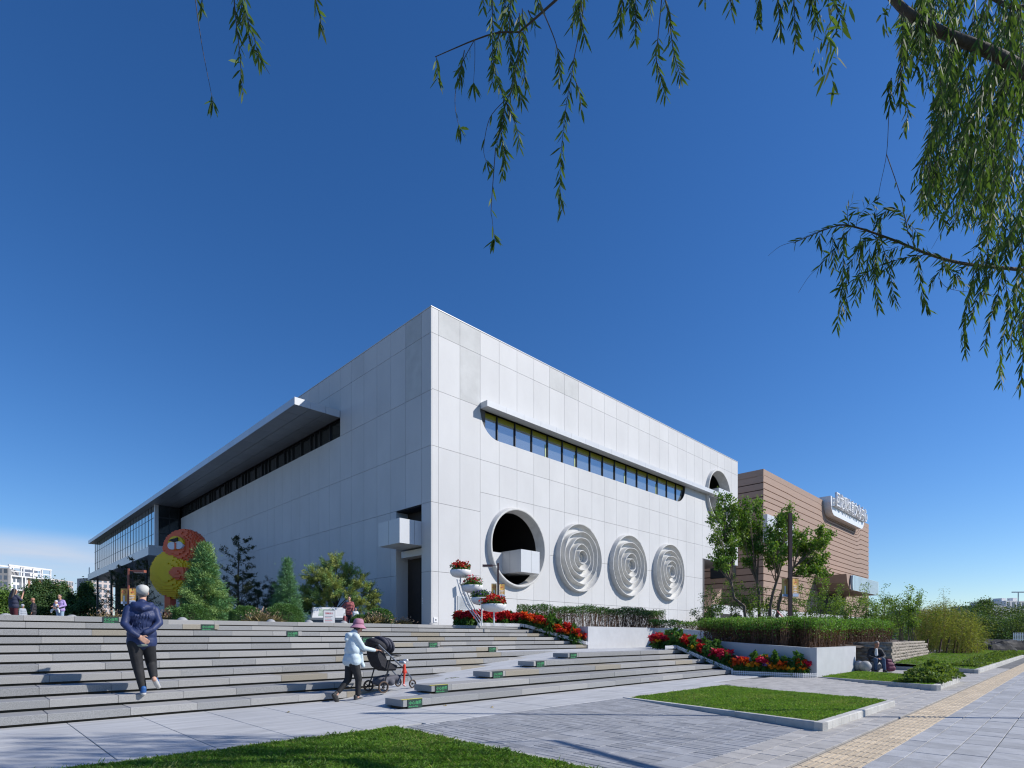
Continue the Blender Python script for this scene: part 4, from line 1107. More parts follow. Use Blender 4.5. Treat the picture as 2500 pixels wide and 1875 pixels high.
for i, (x, tt, h, r, lab) in enumerate(((283, 40, 4.3, 1.4, 'bare dark tree in the shade left of the rust-coloured lamp'), (328, 42, 5.6, 1.3, 'tall bare dark tree in the shade under the glass room, behind the man in blue'), (356, 47, 6.2, 1.2, 'tall bare dark tree beside the toy-block bird'), (306, 44, 5.2, 1.6, 'bare dark tree right behind the rust-coloured lamp'))):
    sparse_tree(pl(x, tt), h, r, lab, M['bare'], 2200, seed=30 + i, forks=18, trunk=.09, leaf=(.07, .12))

def leaf_ball(loc, r, label, m, n=5200, squash=.82, name='box_shrub', leaf=.05, group=None, cat='shrub'):
    t = empty(name, loc, label=label, cat=cat, group=group); g = np.random.default_rng(int(r * 1000) + n + int(loc[0]*10))
    d = unit(g.normal(size=(n, 3))); d[:, 2] = np.where(d[:, 2] < -.35, -d[:, 2], d[:, 2])
    lump = 1 + .05 * np.sin(d[:, 0]*9 + d[:, 2]*5) + .04 * np.sin(d[:, 1]*11)
    C = d * r * (lump * g.uniform(.86, 1.03, n))[:, None]; C[:, 2] = C[:, 2] * squash + r * squash * .55
    lv = Leaves(); lv.add(C, unit(d + g.normal(size=(n, 3)) * .6), g.uniform(.7, 1.2, n) * leaf, g.uniform(.5, .7, n) * leaf, 0)
    b = MB()
    for i in range(7): b.tube([(0, 0, -.05), (g.normal()*r*.3, g.normal()*r*.3, r*.9)], [.03, .01], 4, False)
    b.build('stem', M['bark'], t); lv.build('foliage', m, t, kind=None); return t
for x, tt, r, lab in ((467, 22.6, .66, 'round clipped box shrub at the foot of the big pine, leftmost of the box shrubs'), (600, 23.0, .62, 'round clipped box shrub left of the tan ornamental grass'), (693, 23.6, .72, 'largest round clipped box shrub, left of the map board'),
                   (925, 24.5, .60, 'round clipped box shrub by the dark doorway'), (880, 25.4, .42, 'small round box shrub behind the woman in the red checked shirt')):
    leaf_ball(pl(x, tt), r, lab, M['box'], int(9000 * r / .6))
for x, tt, s, lab in ((642, 22.3, .55, 'tan ornamental grass tuft between two box shrubs'), (918, 23.6, .5, 'tan ornamental grass with small flowers before the rightmost box shrub'), (404, 22.5, .5, 'tan grass tuft beside the elbow of the man in blue'), (268, 24, .6, 'pale weedy plant left of the rust-coloured lamp'), (984, 23.5, .3, 'little dry grass tuft left of the dark doorway')):
    t = empty('grass_tuft', pl(x, tt), label=lab, cat='plant'); lv = Leaves(); n = 380
    P = rng.normal(size=(n, 3)) * np.array([.22, .16, 0]) * s / .5; D = rdir(n, 1.6); L = rng.uniform(.3, .75, n) * s / .5
    D[:, 2] = np.abs(D[:, 2])
    lv.add(P, D, L, rng.uniform(.008, .014, n), 0); m2 = rng.random(n) < .45
    lv.add(P[m2] + D[m2] * (L[m2] * .85)[:, None], D[m2], .11, .035, 1)
    lv.add(P[:300] * .9, D[:300], L[:300] * .7, .014, 2)
    lv.build('blades', [M['reed'], mat('seed_head', (.36, .25, .17), .8, island=.3), M['shrub']], t, kind=None, droop=.25)

# poplars and shrubs beyond the plaza on the left
def poplar(loc, h, r, lab, seed, m='poplar', n=5200, leaf=(.16, .28), name='poplar_tree'):
    g = np.random.default_rng(seed); t = empty(name, loc, label=lab, cat='tree', group='trees along the far edge of the plaza')
    b = MB(); b.tube([(0, 0, -.2), (0, 0, h*.9)], [.12, .02], 6); lv = Leaves()
    nc = 46
    for i in range(nc):
        f = .12 + .88 * g.random(); w = r * (math.sin(min(1, f * 1.15) * math.pi) ** .55 * .8 + .18) * (1.15 - f * .6); a = g.uniform(0, 6.28); rr = w * math.sqrt(g.random())
        c = np.array([math.cos(a)*rr, math.sin(a)*rr, f*h]); k = n // nc
        lv.add(c + g.normal(size=(k, 3)) * np.array([.22, .22, .42]) * r * .55, rdir(k, .5), g.uniform(*leaf, k), g.uniform(leaf[0]*.6, leaf[1]*.6, k), int(g.random() < .3))
        b.tube([(0, 0, max(.2, f*h - w*.8)), tuple(c)], [.03, .01], 3, False)
    b.build('trunk', M['bark'], t); lv.build('crown', [M[m], M['far_green']], t, kind=None); return t
for i, (x, tt, ytop, w, lab) in enumerate(((66, 62, 1440, 1.6, 'dense green tree right of the woman holding up a phone'), (88, 60, 1431, 1.7, 'dense green tree behind the bald man'), (112, 64, 1424, 1.6, 'tallest dense green tree, between the bald man and the woman with a baby'), (135, 61, 1433, 1.6, 'dense green tree behind the woman carrying a baby'),
                                       (156, 66, 1434, 1.7, 'dense green tree right of the woman carrying a baby'), (172, 60, 1455, 1.3, 'lower green tree at the right end of the row before the apartments'), (203, 58, 1432, 1.35, 'pointed green tree under the end of the glass room, left one'), (219, 61, 1431, 1.4, 'pointed green tree under the end of the glass room, right one'), (190, 66, 1462, 1.2, 'low green bush tree left of the two pointed trees'), (10, 50, 1462, 2.2, 'bright green tree at the far left edge'), (-12, 54, 1455, 2.4, 'green tree cut off by the left edge'))):
    if x > 20: tt *= 1.55; w *= 1.55
    p = pl(x, tt); h = (1555.5 - ytop) / FPX * tt + H - PZ
    poplar(p, h, w, lab, 60 + i, m='shrub' if x < 20 else 'poplar', n=6500, leaf=(.25, .42) if x > 20 else (.16, .28))
for i, (x, tt, lab) in enumerate(((108, 44, 'yellowish leafy weeds between the bald man and the woman with a baby'), (180, 44, 'brownish dry weeds on the plaza right of the woman with a baby'), (215, 42, 'thin dry weeds under the end of the glass room'))):
    t = empty('weed_plant', pl(x, tt), label=lab, cat='plant'); lv = Leaves(); n = 500
    P = rng.normal(size=(n, 3)) * np.array([1.1, .6, .25]) + np.array([0, 0, .5]); P[:, 2] = np.abs(P[:, 2])
    lv.add(P, rdir(n, .6), .16, .07, 0); lv.add(P[:120], rdir(120, 2), .6, .015, 1); lv.build('foliage', [M['juniper'], M['reed']], t, kind=None)

# hedges with bare reddish stems below
def hedge(label, poly_c, w, z0, h, n, lab2=None, mats=None, bare=.45, twigs=900, gaps_=False):
    """poly_c: centre line of the hedge"""
    t = empty('hedge', (0, 0, 0), label=label, cat='hedge'); lv = Leaves(); g = np.random.default_rng(n)
    C = [Vector(p) for p in poly_c]; Ls = [(b - a).length for a, b in zip(C[:-1], C[1:])]; tot = sum(Ls)
    def pos(s):
        s = s * tot
        for i, L in enumerate(Ls):
            if s <= L or i == len(Ls) - 1:
                d = (C[i+1] - C[i]).normalized(); return C[i] + d * s, Vector((-d.y, d.x, 0))
            s -= L
    tb = MB()
    for i in range(twigs):
        p, nn = pos(g.random()); q = p + nn * (g.random() - .5) * w * .95; top = q + Vector((g.normal()*.08, g.normal()*.08, h * g.uniform(.6, 1.02)))
        mid = q.lerp(top, .5) + Vector((g.normal()*.03, g.normal()*.03, 0))
        tb.tube([q, mid, top], [.009, .007, .004], 3, False)
    o = tb.build('stems', M['hedge_twig'], t); o['kind'] = 'stuff'
    S = g.random(n); f = g.random(n); P = np.zeros((n, 3)); 
    for i in range(n):
        p, nn = pos(S[i]); lump = 1 + .05 * math.sin(S[i]*tot*2.1) + .035 * math.sin(S[i]*tot*5.3 + 1)
        side = (g.random() - .5); zz = bare + (1 - bare) * math.sqrt(f[i]) if not gaps_ else bare + (1 - bare) * f[i]
        P[i] = p + nn * side * w * (1.05 if zz < .97 else .9); P[i, 2] = p.z + zz * h * lump + g.normal() * .02
    top = P[:, 2] > 0; br = (f < .26) & (g.random(n) < .75) | (g.random(n) < .06)
    D = rdir(n, .5)
    lv.add(P[~br], D[~br], g.uniform(.055, .095, (~br).sum()), g.uniform(.028, .045, (~br).sum()), 0)
    lv.add(P[br], D[br], g.uniform(.05, .08, br.sum()), g.uniform(.02, .035, br.sum()), 1)
    k = n // 6; s2 = g.random(k); Q = np.zeros((k, 3))
    for i in range(k):
        p, nn = pos(s2[i]); Q[i] = p + nn * (g.random() - .5) * w; Q[i, 2] = p.z + g.random() * (bare + .12) * h
    lv.add(Q, rdir(k, .2), .05, .022, 1)
    lv.build('foliage', mats or [M['hedge'], M['hedge_brown']], t, kind='stuff'); return t
hedge('thin hedge on bare stems along the sunlit wall above the upper flower bed', [(18.6, 18.4, 1.66), (19.6, 17.4, 1.66), (24.4, 16.2, 1.66), (27.5, 16.2, 1.62)], .75, 0, 1.05, 15000, bare=.35, mats=[M['box'], M['hedge_brown']], twigs=900)
hedge('bright green low hedge behind the pale planter wall, right of the thin hedge', [(25.2, 15.4, 1.5), (25.2, 12.0, 1.36), (33, 14, 1.4)], .8, 0, .62, 13000, bare=.25, twigs=500)
hedge('big dense hedge with brown bare base in the low planter box', [(21.4, 10.4, .95), (20.5, 6.9, .86), (23.9, 6.8, .86)], 1.25, 0, 1.0, 34000, bare=.27, twigs=1500)
hedge('long dense hedge over the brown block retaining wall', [(23.6, 10.4, .95), (25.4, 8.2, .9), (27.6, 7.2, .9), (31.5, 6.9, .95)], 1.4, 0, 1.1, 28000, bare=.27, twigs=1200)

# young maples behind the big hedge, limbs placed from the photograph
def crop7(x, y): return 1700 + .2713 * x, 1100 + .2713 * y
def maple(label, tt, trunk, limbs, seed, leafn=420, clump=.46):
    g = np.random.default_rng(seed); base = px(*crop7(*trunk[0]), tt); z0 = .95
    base.z = z0; t = empty('maple_tree', base, label=label, cat='tree', group='young maples behind the big hedge'); b = MB(); lv = Leaves()
    pts = [Vector((0, 0, -.1))] + [px(*crop7(*p), tt) - base for p in trunk[1:]]
    b.tube(pts, [.085 - .035 * i / len(pts) for i in range(len(pts))], 7)
    for i, (x, y, r) in enumerate(limbs):
        dt = g.uniform(-.9, .9); q = px(*crop7(x, y), tt + dt) - base; s = pts[-1] if i % 3 else pts[-2].lerp(pts[-1], .6)
        path = bez(s, q, ((q.x - s.x) * .1, (q.y - s.y) * .1, -.12 * (q - s).length), 6); b.tube(path, [.04, .034, .028, .022, .016, .011, .006], 5, False)
        rr = clump * r
        for w in range(9):
            o = path[rnd.randint(3, 6)]; e = q + Vector(rdir(1, .15)[0]) * rr * rnd.uniform(.5, 1.1); b.tube([o, e], [.008, .003], 3, False)
            k = int(leafn * r / 9); ss = g.uniform(.45, 1.1, k)[:, None]
            P = V3(o) + ss * V3(e - o) + g.normal(size=(k, 3)) * .075
            D = rdir(k, -.1); L = g.uniform(.08, .14, k)
            lv.add(P, D, L, L * .8, int(rnd.random() < .28))
    b.build('trunk', M['bark_young'], t); lv.build('crown', [M['maple'], M['maple_lite']], t, kind=None, droop=.25)
maple('leftmost young maple, leaning trunk, crown in front of the white building corner', 28, [(462, 1500), (430, 1400), (340, 1330), (310, 1180)],
      [(240, 420, .8), (300, 480, .9), (330, 560, .9), (230, 520, .8), (180, 590, .9), (260, 640, 1), (330, 680, .9), (220, 730, .8), (170, 800, .7), (290, 790, .9), (340, 860, .8), (190, 930, .9), (260, 1000, .9), (170, 990, .7), (310, 930, .8)], 1)
maple('second young maple, dense upright crown left of the tall brown lamp', 28.6, [(565, 1500), (565, 1400), (562, 1280), (540, 1150)],
      [(480, 470, .7), (450, 560, 1), (520, 600, 1.1), (570, 490, .8), (420, 610, .9), (470, 690, 1.1), (410, 700, .9), (520, 740, .9), (430, 800, .9), (480, 860, .8), (450, 980, .7), (560, 870, .6)], 2)
maple('third young maple, crown tip level with the top of the brown lamp', 28.2, [(655, 1500), (665, 1400), (690, 1280), (740, 1120)],
      [(820, 530, .7), (790, 600, .9), (720, 640, .9), (850, 620, .8), (660, 720, .9), (740, 740, 1), (690, 820, 1), (640, 880, .8), (760, 840, .9), (790, 930, .9), (700, 940, .7), (730, 1010, .8), (650, 990, .6)], 3)
maple('rightmost young maple, wide crown reaching right across the brown building', 29.4, [(700, 1500), (740, 1380), (780, 1240), (880, 1050)],
      [(1190, 760, .7), (1150, 740, .8), (1080, 790, 1), (1150, 830, .8), (1010, 830, 1), (930, 760, .9), (920, 850, 1), (980, 900, .9), (870, 880, .9), (1150, 960, .8), (1080, 970, .9), (1000, 1000, .8), (1120, 1060, .7), (1050, 1100, .8), (950, 1060, .7), (1170, 1090, .5)], 4)
def stem_shrub(loc, h, w, lab, m, n, seed, name='shrub', leaf=(.07, .12), stems=9, up=1.5, group='loose shrubs behind the hedge', kindm=None):
    g = np.random.default_rng(seed); t = empty(name, loc, label=lab, cat='shrub', group=group); b = MB(); lv = Leaves()
    for i in range(stems):
        d = Vector((g.normal()*.5, g.normal()*.5, up)).normalized(); L = h * g.uniform(.65, 1.05); q = Vector((d.x*L*w/h*1.4, d.y*L*w/h*1.4, L)); pth = bez((g.normal()*.1, g.normal()*.1, 0), q, (0, 0, .15*L), 5)
        b.tube(pth, [.018, .015, .012, .01, .007, .004], 4, False)
        for c in range(7):
            o = pth[int(g.integers(2, 6))]; e = o + Vector(rdir(1, .2)[0]) * w * g.uniform(.25, .55); b.tube([o, e], [.006, .003], 3, False)
            k = n // (stems * 7); ss = g.random(k)[:, None]
            Lf = g.uniform(*leaf, k); lv.add(V3(o) + ss * V3(e - o) + g.normal(size=(k, 3)) * .09 * w, rdir(k, .1), Lf, Lf * .5, int(g.random() < .3))
    b.build('stem', M['bark_young'], t); lv.build('foliage', m, t, kind=None); return t
si = 0
for (x, y, tt, h, w, lab) in ((1712, 1500, 29, 2.2, .8, 'loose shrub hugging the corner of the white building'), (1745, 1440, 28, 3.0, .9, 'bushy shrub below the overhang of the white building'), (1790, 1440, 29, 3.3, .9, 'twiggy shrub behind the leftmost maple'), (1835, 1450, 28.5, 3.0, .9, 'leafy shrub between the first two maples'),
                         (1875, 1450, 30, 3.0, 1.0, 'leafy shrub left of the tall brown lamp'), (1945, 1440, 29, 2.9, .9, 'leafy shrub right of the tall brown lamp, below the banners'), (1985, 1410, 30, 3.7, .9, 'tall thin shrub under the rightmost maple'), (2030, 1450, 30, 3.6, 1.0, 'twiggy shrub in front of the hall entrance'), (2075, 1476, 31, 3.3, 1.1, 'bushy shrub below the glazed canopy'),
                         (2115, 1478, 31, 3.3, 1.1, 'shrub at the right corner of the brown building'), (2160, 1452, 32, 3.7, 1.2, 'bushy shrub right of the brown building'), (2198, 1450, 33, 3.6, 1.2, 'bright green shrub left of the bamboo'), (2225, 1450, 31, 3.0, .9, 'blue-green shrub at the left edge of the bamboo')):
    p = px(x, 1500, tt); p.z = 1.0; si += 1; h = (1555.5 - y) / FPX * tt + H - 1.0 + .25
    stem_shrub(p, h, w, lab, [M['shrub'], M['maple_lite']], 1500 if x < 2050 else 2200, 100 + si, stems=8)
for x, lab in ((1776, 'thin wooden tripod prop at the left maple'), (1838, 'thin wooden tripod prop at the second maple')):
    p = px(x, 1500, 27.5); p.z = .95; t = empty('tree_prop', p, label=lab, cat='prop'); b = MB()
    for s in (-1, 1): b.tube([RTv * (.42 * s) + Vector((0, 0, -.1)), RTv * (-.18 * s) + Vector((0, 0, 1.35))], .02, 5)
    b.build('pole', M['bark_young'], t)
p = px(1912, 1500, 27.6); p.z = 1.0; t = empty('ribbon_tie', p, label='pink-red cloth strip hanging from the third maple', cat='cloth strip'); b = MB(); b.tube([RTv * -.3 + Vector((0, 0, 1.55)), Vector((0, 0, 1.2)), Vector((.02, 0, .4))], [.03, .035, .03], 5); b.build('cloth', mat('pink_cloth', (.62, .16, .17), .7), t)

# bamboo thicket
t = empty('bamboo_clump', (0, 0, 0), label='feathery yellow-green bamboo thicket behind the leaning stakes', cat='bamboo'); b = MB(); lv = Leaves(); g = np.random.default_rng(44)
for i in range(230):
    x = g.uniform(2235, 2392); tt = g.uniform(34, 40); o = px(x, 1500, tt); o.z = .3
    ytop = np.interp(x, [2235, 2262, 2300, 2330, 2360, 2392], [1492, 1478, 1466, 1478, 1492, 1525]) + abs(g.normal()) * 14; h = max(1.0, (1555.5 - ytop) / FPX * tt + H - .3)
    q = o + Vector((g.normal() * .3, g.normal() * .3, h)); pth = bez(o, q, (0, 0, .2), 4); b.tube(pth, [.011, .01, .008, .006, .003], 3, False)
    k = 95; s = g.uniform(.08, 1.0, k); P = V3(o) + np.outer(s, V3(q - o)) + g.normal(size=(k, 3)) * np.array([.22, .22, .15])
    D = unit(g.normal(size=(k, 3)) * np.array([1, 1, .6]) + np.array([0, 0, -.2])); lv.add(P, D, g.uniform(.11, .19, k), g.uniform(.016, .026, k), int(g.random() < .25))
b.build('canes', M['reed'], t)['kind'] = 'stuff'; lv.build('foliage', [M['bamboo'], M['shrub']], t, kind='stuff', droop=.3)
o = px(2303, 1500, 36); o.z = .3; q = px(2303, 1441, 36); t = empty('bamboo_shoot', o, label='single bamboo spray standing up above the thicket', cat='bamboo'); b = MB(); b.tube(bez(Vector((0, 0, 0)), q - o, (.1, 0, .1), 5), [.015, .013, .012, .01, .007, .003], 4); b.build('cane', M['reed'], t)
lv = Leaves(); P = V3(q - o) * g.uniform(.72, 1.0, 90)[:, None] + g.normal(size=(90, 3)) * .14; lv.add(P, rdir(90, 0), .16, .022, 0); lv.build('foliage', M['bamboo'], t, kind=None)
# leaning stakes
for i, (x0, y0, x1, y1, lab) in enumerate(((2260, 1588, 2266, 1560, 'short stake at the left end of the leaning stake row'), (2289, 1606, 2299, 1560, 'first long leaning stake from the left'), (2304, 1604, 2319, 1556, 'second long leaning stake, the most tilted'), (2325, 1597, 2334, 1560, 'third long leaning stake'), (2335, 1593, 2339, 1567, 'short stake between the third and fourth long stakes'), (2346, 1599, 2351, 1558, 'fourth long stake, nearly upright'), (2355, 1592, 2361, 1568, 'short stake just right of the fourth long stake'), (2369, 1597, 2374, 1559, 'last tall stake by the black sheeting'), (2384, 1592, 2386, 1562, 'stake standing in front of the black sheeting'))):
    tt = 33 + i * .45; a = px(x0, y0, tt); c = px(x1, y1, tt + .2); o = empty('stake', a, label=lab, cat='stake', group='leaning wooden stakes before the bamboo'); b = MB(); b.tube([(0, 0, -.25), c - a], [.05, .045], 6); b.build('post', M['stake'], o)
# creepers spilling over kerbs
def creeper(label, u0, u1, v0, v1, z, h, n, seed):
    g = np.random.default_rng(seed); t = empty('creeper_plant', (u0, v0, z), label=label, cat='plant'); lv = Leaves(); P = []
    A = g.random((n, 2)); x = A[:, 0]; y = A[:, 1]
    hump = np.clip(np.sin(np.pi * np.clip(x, .02, .98)) ** .5 * np.sin(np.pi * np.clip(y * .9 + .08, 0, 1)) ** .6, 0, 1) * (.75 + .25 * np.sin(x * 19 + 3 * y) * np.sin(y * 9))
    P = np.stack([x * (u1 - u0), y * (v1 - v0), hump * h * g.uniform(.55, 1.05, n) + .01], 1)
    L = g.uniform(.07, .12, n); lv.add(P, unit(rdir(n, .9)), L, L * .8, 0); lv.build('foliage', M['creeper'], t, kind='stuff', flat=.0)
creeper('mound of glossy creeper on the corner of the small kerbed lawn', 17.2, 20.3, 2.36, 3.35, .12, .5, 4200, 3)
creeper('long low band of creeper along the kerb of the far lawn', 27.0, 52, 2.68, 3.6, .14, .36, 15000, 4)
# black sheeting over heaps, far trees, lamp, white fence
for i, (x, y, tt, sx, sy, sz, lab) in enumerate(((2395, 1592, 46, 1.0, .9, .95, 'black plastic-covered heap, nearest the stakes'), (2428, 1592, 44, 1.2, .9, .72, 'boxy black-covered heap in the middle of the sheeting'), (2470, 1588, 47, 1.9, 1.0, .95, 'wide wrinkled black-covered heap at the right edge'), (2420, 1570, 58, 3.4, 1.4, 1.0, 'long dark shade net behind the black heaps'))):
    o = pxz(x, y, .2) if y > 1590 else px(x, y, tt); o = px(x, y, tt); t = empty('covered_heap', (o.x, o.y, 0), R_(-45), label=lab, cat='tarpaulin'); b = MB(); n = 14
    for a in range(n + 1):
        for c in range(n + 1):
            u_ = a / n * 2 - 1; v_ = c / n * 2 - 1; hh = (1 - abs(u_) ** 6) * (1 - abs(v_) ** 4); b.v.append((u_ * sx * 1.1, v_ * sy, hh * sz * (1 + .12 * math.sin(u_ * 7 + i) * math.cos(v_ * 5)) + .05 * rnd.random()))
    for a in range(n):
        for c in range(n): b.f.append((a*(n+1)+c, (a+1)*(n+1)+c, (a+1)*(n+1)+c+1, a*(n+1)+c+1)); b.m.append(0)
    b.build('sheet', M['tarp'], t)
def far_tree(x, tt, ytop, w, lab, seed, n=2600, leaf=.3, m=('far_green', 'poplar'), low=.10):
    g = np.random.default_rng(seed); o = px(x, 1500, tt); o.z = 0; h = (1555.5 - ytop) / FPX * tt + H; t = empty('broadleaf_tree', o, label=lab, cat='tree', group='dark trees beyond the pavement'); b = MB(); lv = Leaves()
    b.tube([(0, 0, -.2), (g.normal()*.2, 0, h*.35), (g.normal()*.3, 0, h*.7)], [.16, .12, .05], 6); nc = 26
    for i in range(nc):
        f = low + (1 - low) * g.random(); rr = w * (1 - (abs(f - .45) / .6) ** 2.2) * math.sqrt(g.random()); a = g.uniform(0, 6.28); c = np.array([math.cos(a)*rr, math.sin(a)*rr, f*h*.93]); k = n // nc
        lv.add(c + g.normal(size=(k, 3)) * np.array([.3, .3, .22]) * w * .62, rdir(k, .4), g.uniform(leaf*.6, leaf, k), g.uniform(leaf*.4, leaf*.6, k), int(g.random() < .4)); b.tube([(0, 0, h*.3), tuple(c)], [.05, .015], 4, False)
    b.build('trunk', M['bark'], t); lv.build('crown', [M[m[0]], M[m[1]]], t, kind=None)
ft = ((2395, 62, 1510, 2.2, 'lower olive tree just right of the bamboo'), (2425, 66, 1503, 2.6, 'dark tree above the middle of the black sheeting'), (2458, 60, 1512, 2.2, 'dark broad tree above the wide black heap'), (2490, 63, 1500, 2.6, 'dark tree at the right edge over the sheeting'), (2350, 110, 1478, 4.5, 'far dark tree behind the right end of the bamboo'), (2390, 115, 1470, 4.8, 'far dark rounded tree left of the pale building'), (2405, 125, 1461, 3.0, 'far pointed tree rising beside the pale building'), (2440, 112, 1478, 4.8, 'far dark tree in front of the pale flat-roofed building'), (2478, 118, 1476, 5, 'far dark tree below the distant lamp'), (2515, 112, 1474, 5, 'far dark tree cut by the right edge'), (2330, 90, 1500, 4, 'dull green tree between bamboo and far trees'))
for i, a in enumerate(ft): far_tree(*a, 200 + i, n=3400, leaf=.22 if a[1] < 80 else .4)
for i, (x, tt, yt) in enumerate(((2240, 75, 1500), (2270, 82, 1492), (2170, 70, 1505), (2300, 95, 1494))): far_tree(x, tt, yt, 3.2, ('green tree far behind the left edge of the bamboo', 'green tree far behind the middle of the bamboo', 'green tree behind the shrubs right of the brown building', 'green tree far behind the right half of the bamboo')[i], 260 + i, leaf=.3)
# ------------------------------------------------------------------ flower beds
def flower_proto(name, bract, leafs=36, heads=3, r=.13, h=.26, star=True, seed=1):
    g = np.random.default_rng(seed); t = empty(name); lv = Leaves(); P = np.zeros((leafs, 3)); P[:, 2] = g.uniform(.06, h*.8, leafs); d = rdir(leafs, .25); lv.add(P + d*.02, d, g.uniform(.6, 1.05, leafs)*r, g.uniform(.4, .6, leafs)*r, 0)
    b = MB(); b.tube([(0, 0, -.02), (0, 0, h*.8)], [.012, .006], 4); b.build('stem', M['flower_leaf'], t)
    lv.build('foliage', M['flower_leaf'], t, kind=None, droop=.3)
    f = Leaves()
    for i in range(heads):
        a = 2*math.pi*i/max(1, heads) + .4; c = np.array([math.cos(a)*r*.55, math.sin(a)*r*.55, h*(1.02 + .14*(i % 2))]) if heads > 1 else np.array([0, 0, h]); k = 13 if star else 26
        d = rdir(k, .35) if star else rdir(k, .8); f.add(np.repeat(c[None], k, 0), d, (r*.85 if star else r*.40)*g.uniform(.7, 1.1, k), (r*.46 if star else r*.34), 0)
    f.build('blossom', bract, t, kind=None, droop=.12); return t
protos = {'red': flower_proto('poinsettia', M['red'], 30, 6, .15, .30, True, 1), 'crimson': flower_proto('poinsettia', M['crimson'], 34, 5, .15, .32, True, 2), 'mari': flower_proto('marigold', M['orange'], 40, 6, .13, .22, False, 3),
          'yell': flower_proto('marigold', M['yellow'], 40, 6, .13, .22, False, 4), 'leafy': flower_proto('hydrangea', M['flower_leaf'], 60, 1, .22, .42, True, 5), 'salvia': flower_proto('salvia', M['scarlet'], 36, 6, .13, .30, True, 6), 'cabb': flower_proto('flowering_cabbage', M['purple'], 30, 3, .13, .18, False, 7), 'pinkh': flower_proto('hydrangea', M['pink'], 40, 1, .2, .34, False, 8)}
used_p = set()
def plant(kind, loc, label, group, s=1.0):
    p = protos[kind]
    if kind in used_p: p = copy_tree(p)
    used_p.add(kind); p.location = loc; p.rotation_euler = (0, 0, rnd.uniform(0, 6.28)); p.scale = (s, s, s*rnd.uniform(.85, 1.15)); tag(p, label, 'flower', group)
LAB = {'red': 'red poinsettia bedded in the row along the top of the steps', 'crimson': 'deep crimson poinsettia in the bed before the shaded planter wall'}
def bedfill(pts, kinds, n, zf, labf, groupf, s=1.0, spread=.3):
    """plants along a band: pts centre line, width spread"""
    C = [Vector((*p, 0)) for p in pts]; Ls = [(b - a).length for a, b in zip(C[:-1], C[1:])]; tot = sum(Ls)
    for i in range(n):
        q = (i + rnd.random()*.8) / n * tot
        for k, L in enumerate(Ls):
            if q <= L or k == len(Ls)-1:
                d = (C[k+1]-C[k]).normalized(); p = C[k] + d*min(q, L); nn = Vector((-d.y, d.x, 0)); break
            q -= L
        p = p + nn*rnd.uniform(-spread, spread); kd = kinds(i / n, rnd.random()); plant(kd, (p.x, p.y, zf(p.x, p.y)), labf(kd, p), groupf(kd), s*rnd.uniform(.85, 1.2))
names = {'red': 'red poinsettia', 'crimson': 'deep crimson poinsettia', 'mari': 'orange marigold', 'yell': 'yellow marigold', 'leafy': 'flowerless green hydrangea', 'salvia': 'orange-red salvia', 'cabb': 'violet flowering cabbage', 'pinkh': 'pink hydrangea'}
def lu(k, p):
    if p.y > 18.6: w = ' in the back row of the upper bed, behind the bowls'
    elif p.x < 15.9: w = ' at the left end of the bed along the top step'
    elif p.x < 16.8: w = ' below the flower tower on the top step'
    elif p.y > 17.7: w = ' just right of the flower tower on the top step'
    elif p.y > 16.7: w = ' where the upper bed starts to slope down'
    elif p.y > 15.7: w = ' half-way down the sloping upper bed'
    else: w = ' at the low end of the upper bed by the planter wall'
    return names[k] + w
gu = lambda k: names[k] + ' plants in the upper bed'
def ll(k, p):
    if p.y < 7.0: w = ' at the pavement corner of the lower bed'
    elif p.y < 8.4: w = ' in the level part of the lower bed along the pavement'
    elif p.y < 9.6: w = ' at the foot of the slope of the lower bed'
    elif p.y < 10.8: w = ' half-way up the sloping lower bed'
    elif p.y < 12: w = ' near the top of the sloping lower bed'
    else: w = ' on the landing at the upper end of the lower bed'
    return names[k] + w
gl = lambda k: names[k] + ' plants in the lower bed'
def zu(x, y):                                    # bed climbs with the upper flight
    return PZ + .02 if y > vU(11) else 5*HS + .05 + (y - 14.6) / (vU(11) - 14.6) * (PZ - 5*HS)
# level part on the plaza edge
bedfill([(15.0, 18.3), (18.2, 18.0)], lambda s, r: 'red' if r < .95 else 'crimson', 70, lambda x, y: PZ, lu, gu, 1.25, .42)
bedfill([(15.6, 18.9), (18.6, 18.5)], lambda s, r: 'leafy' if r < .3 else ('red' if r < .8 else 'salvia'), 24, lambda x, y: PZ, lu, gu, 1.35, .3)
bedfill([(18.1, 17.8), (19.0, 14.72)], lambda s, r: 'red' if r < .38 else 'salvia' if r < .70 else 'mari' if r < .84 else 'leafy', 60, zu, lu, gu, 1.3, .32)
bedfill([(18.5, 17.9), (18.95, 15.4)], lambda s, r: 'leafy' if r < .4 else 'red' if r < .7 else 'salvia', 22, zu, lu, gu, 1.25, .14)
plant('pinkh', (18.85, 14.95, .95), 'single pink hydrangea at the lower end of the upper flower bed', 'hydrangeas with a big flower head', 1.0)
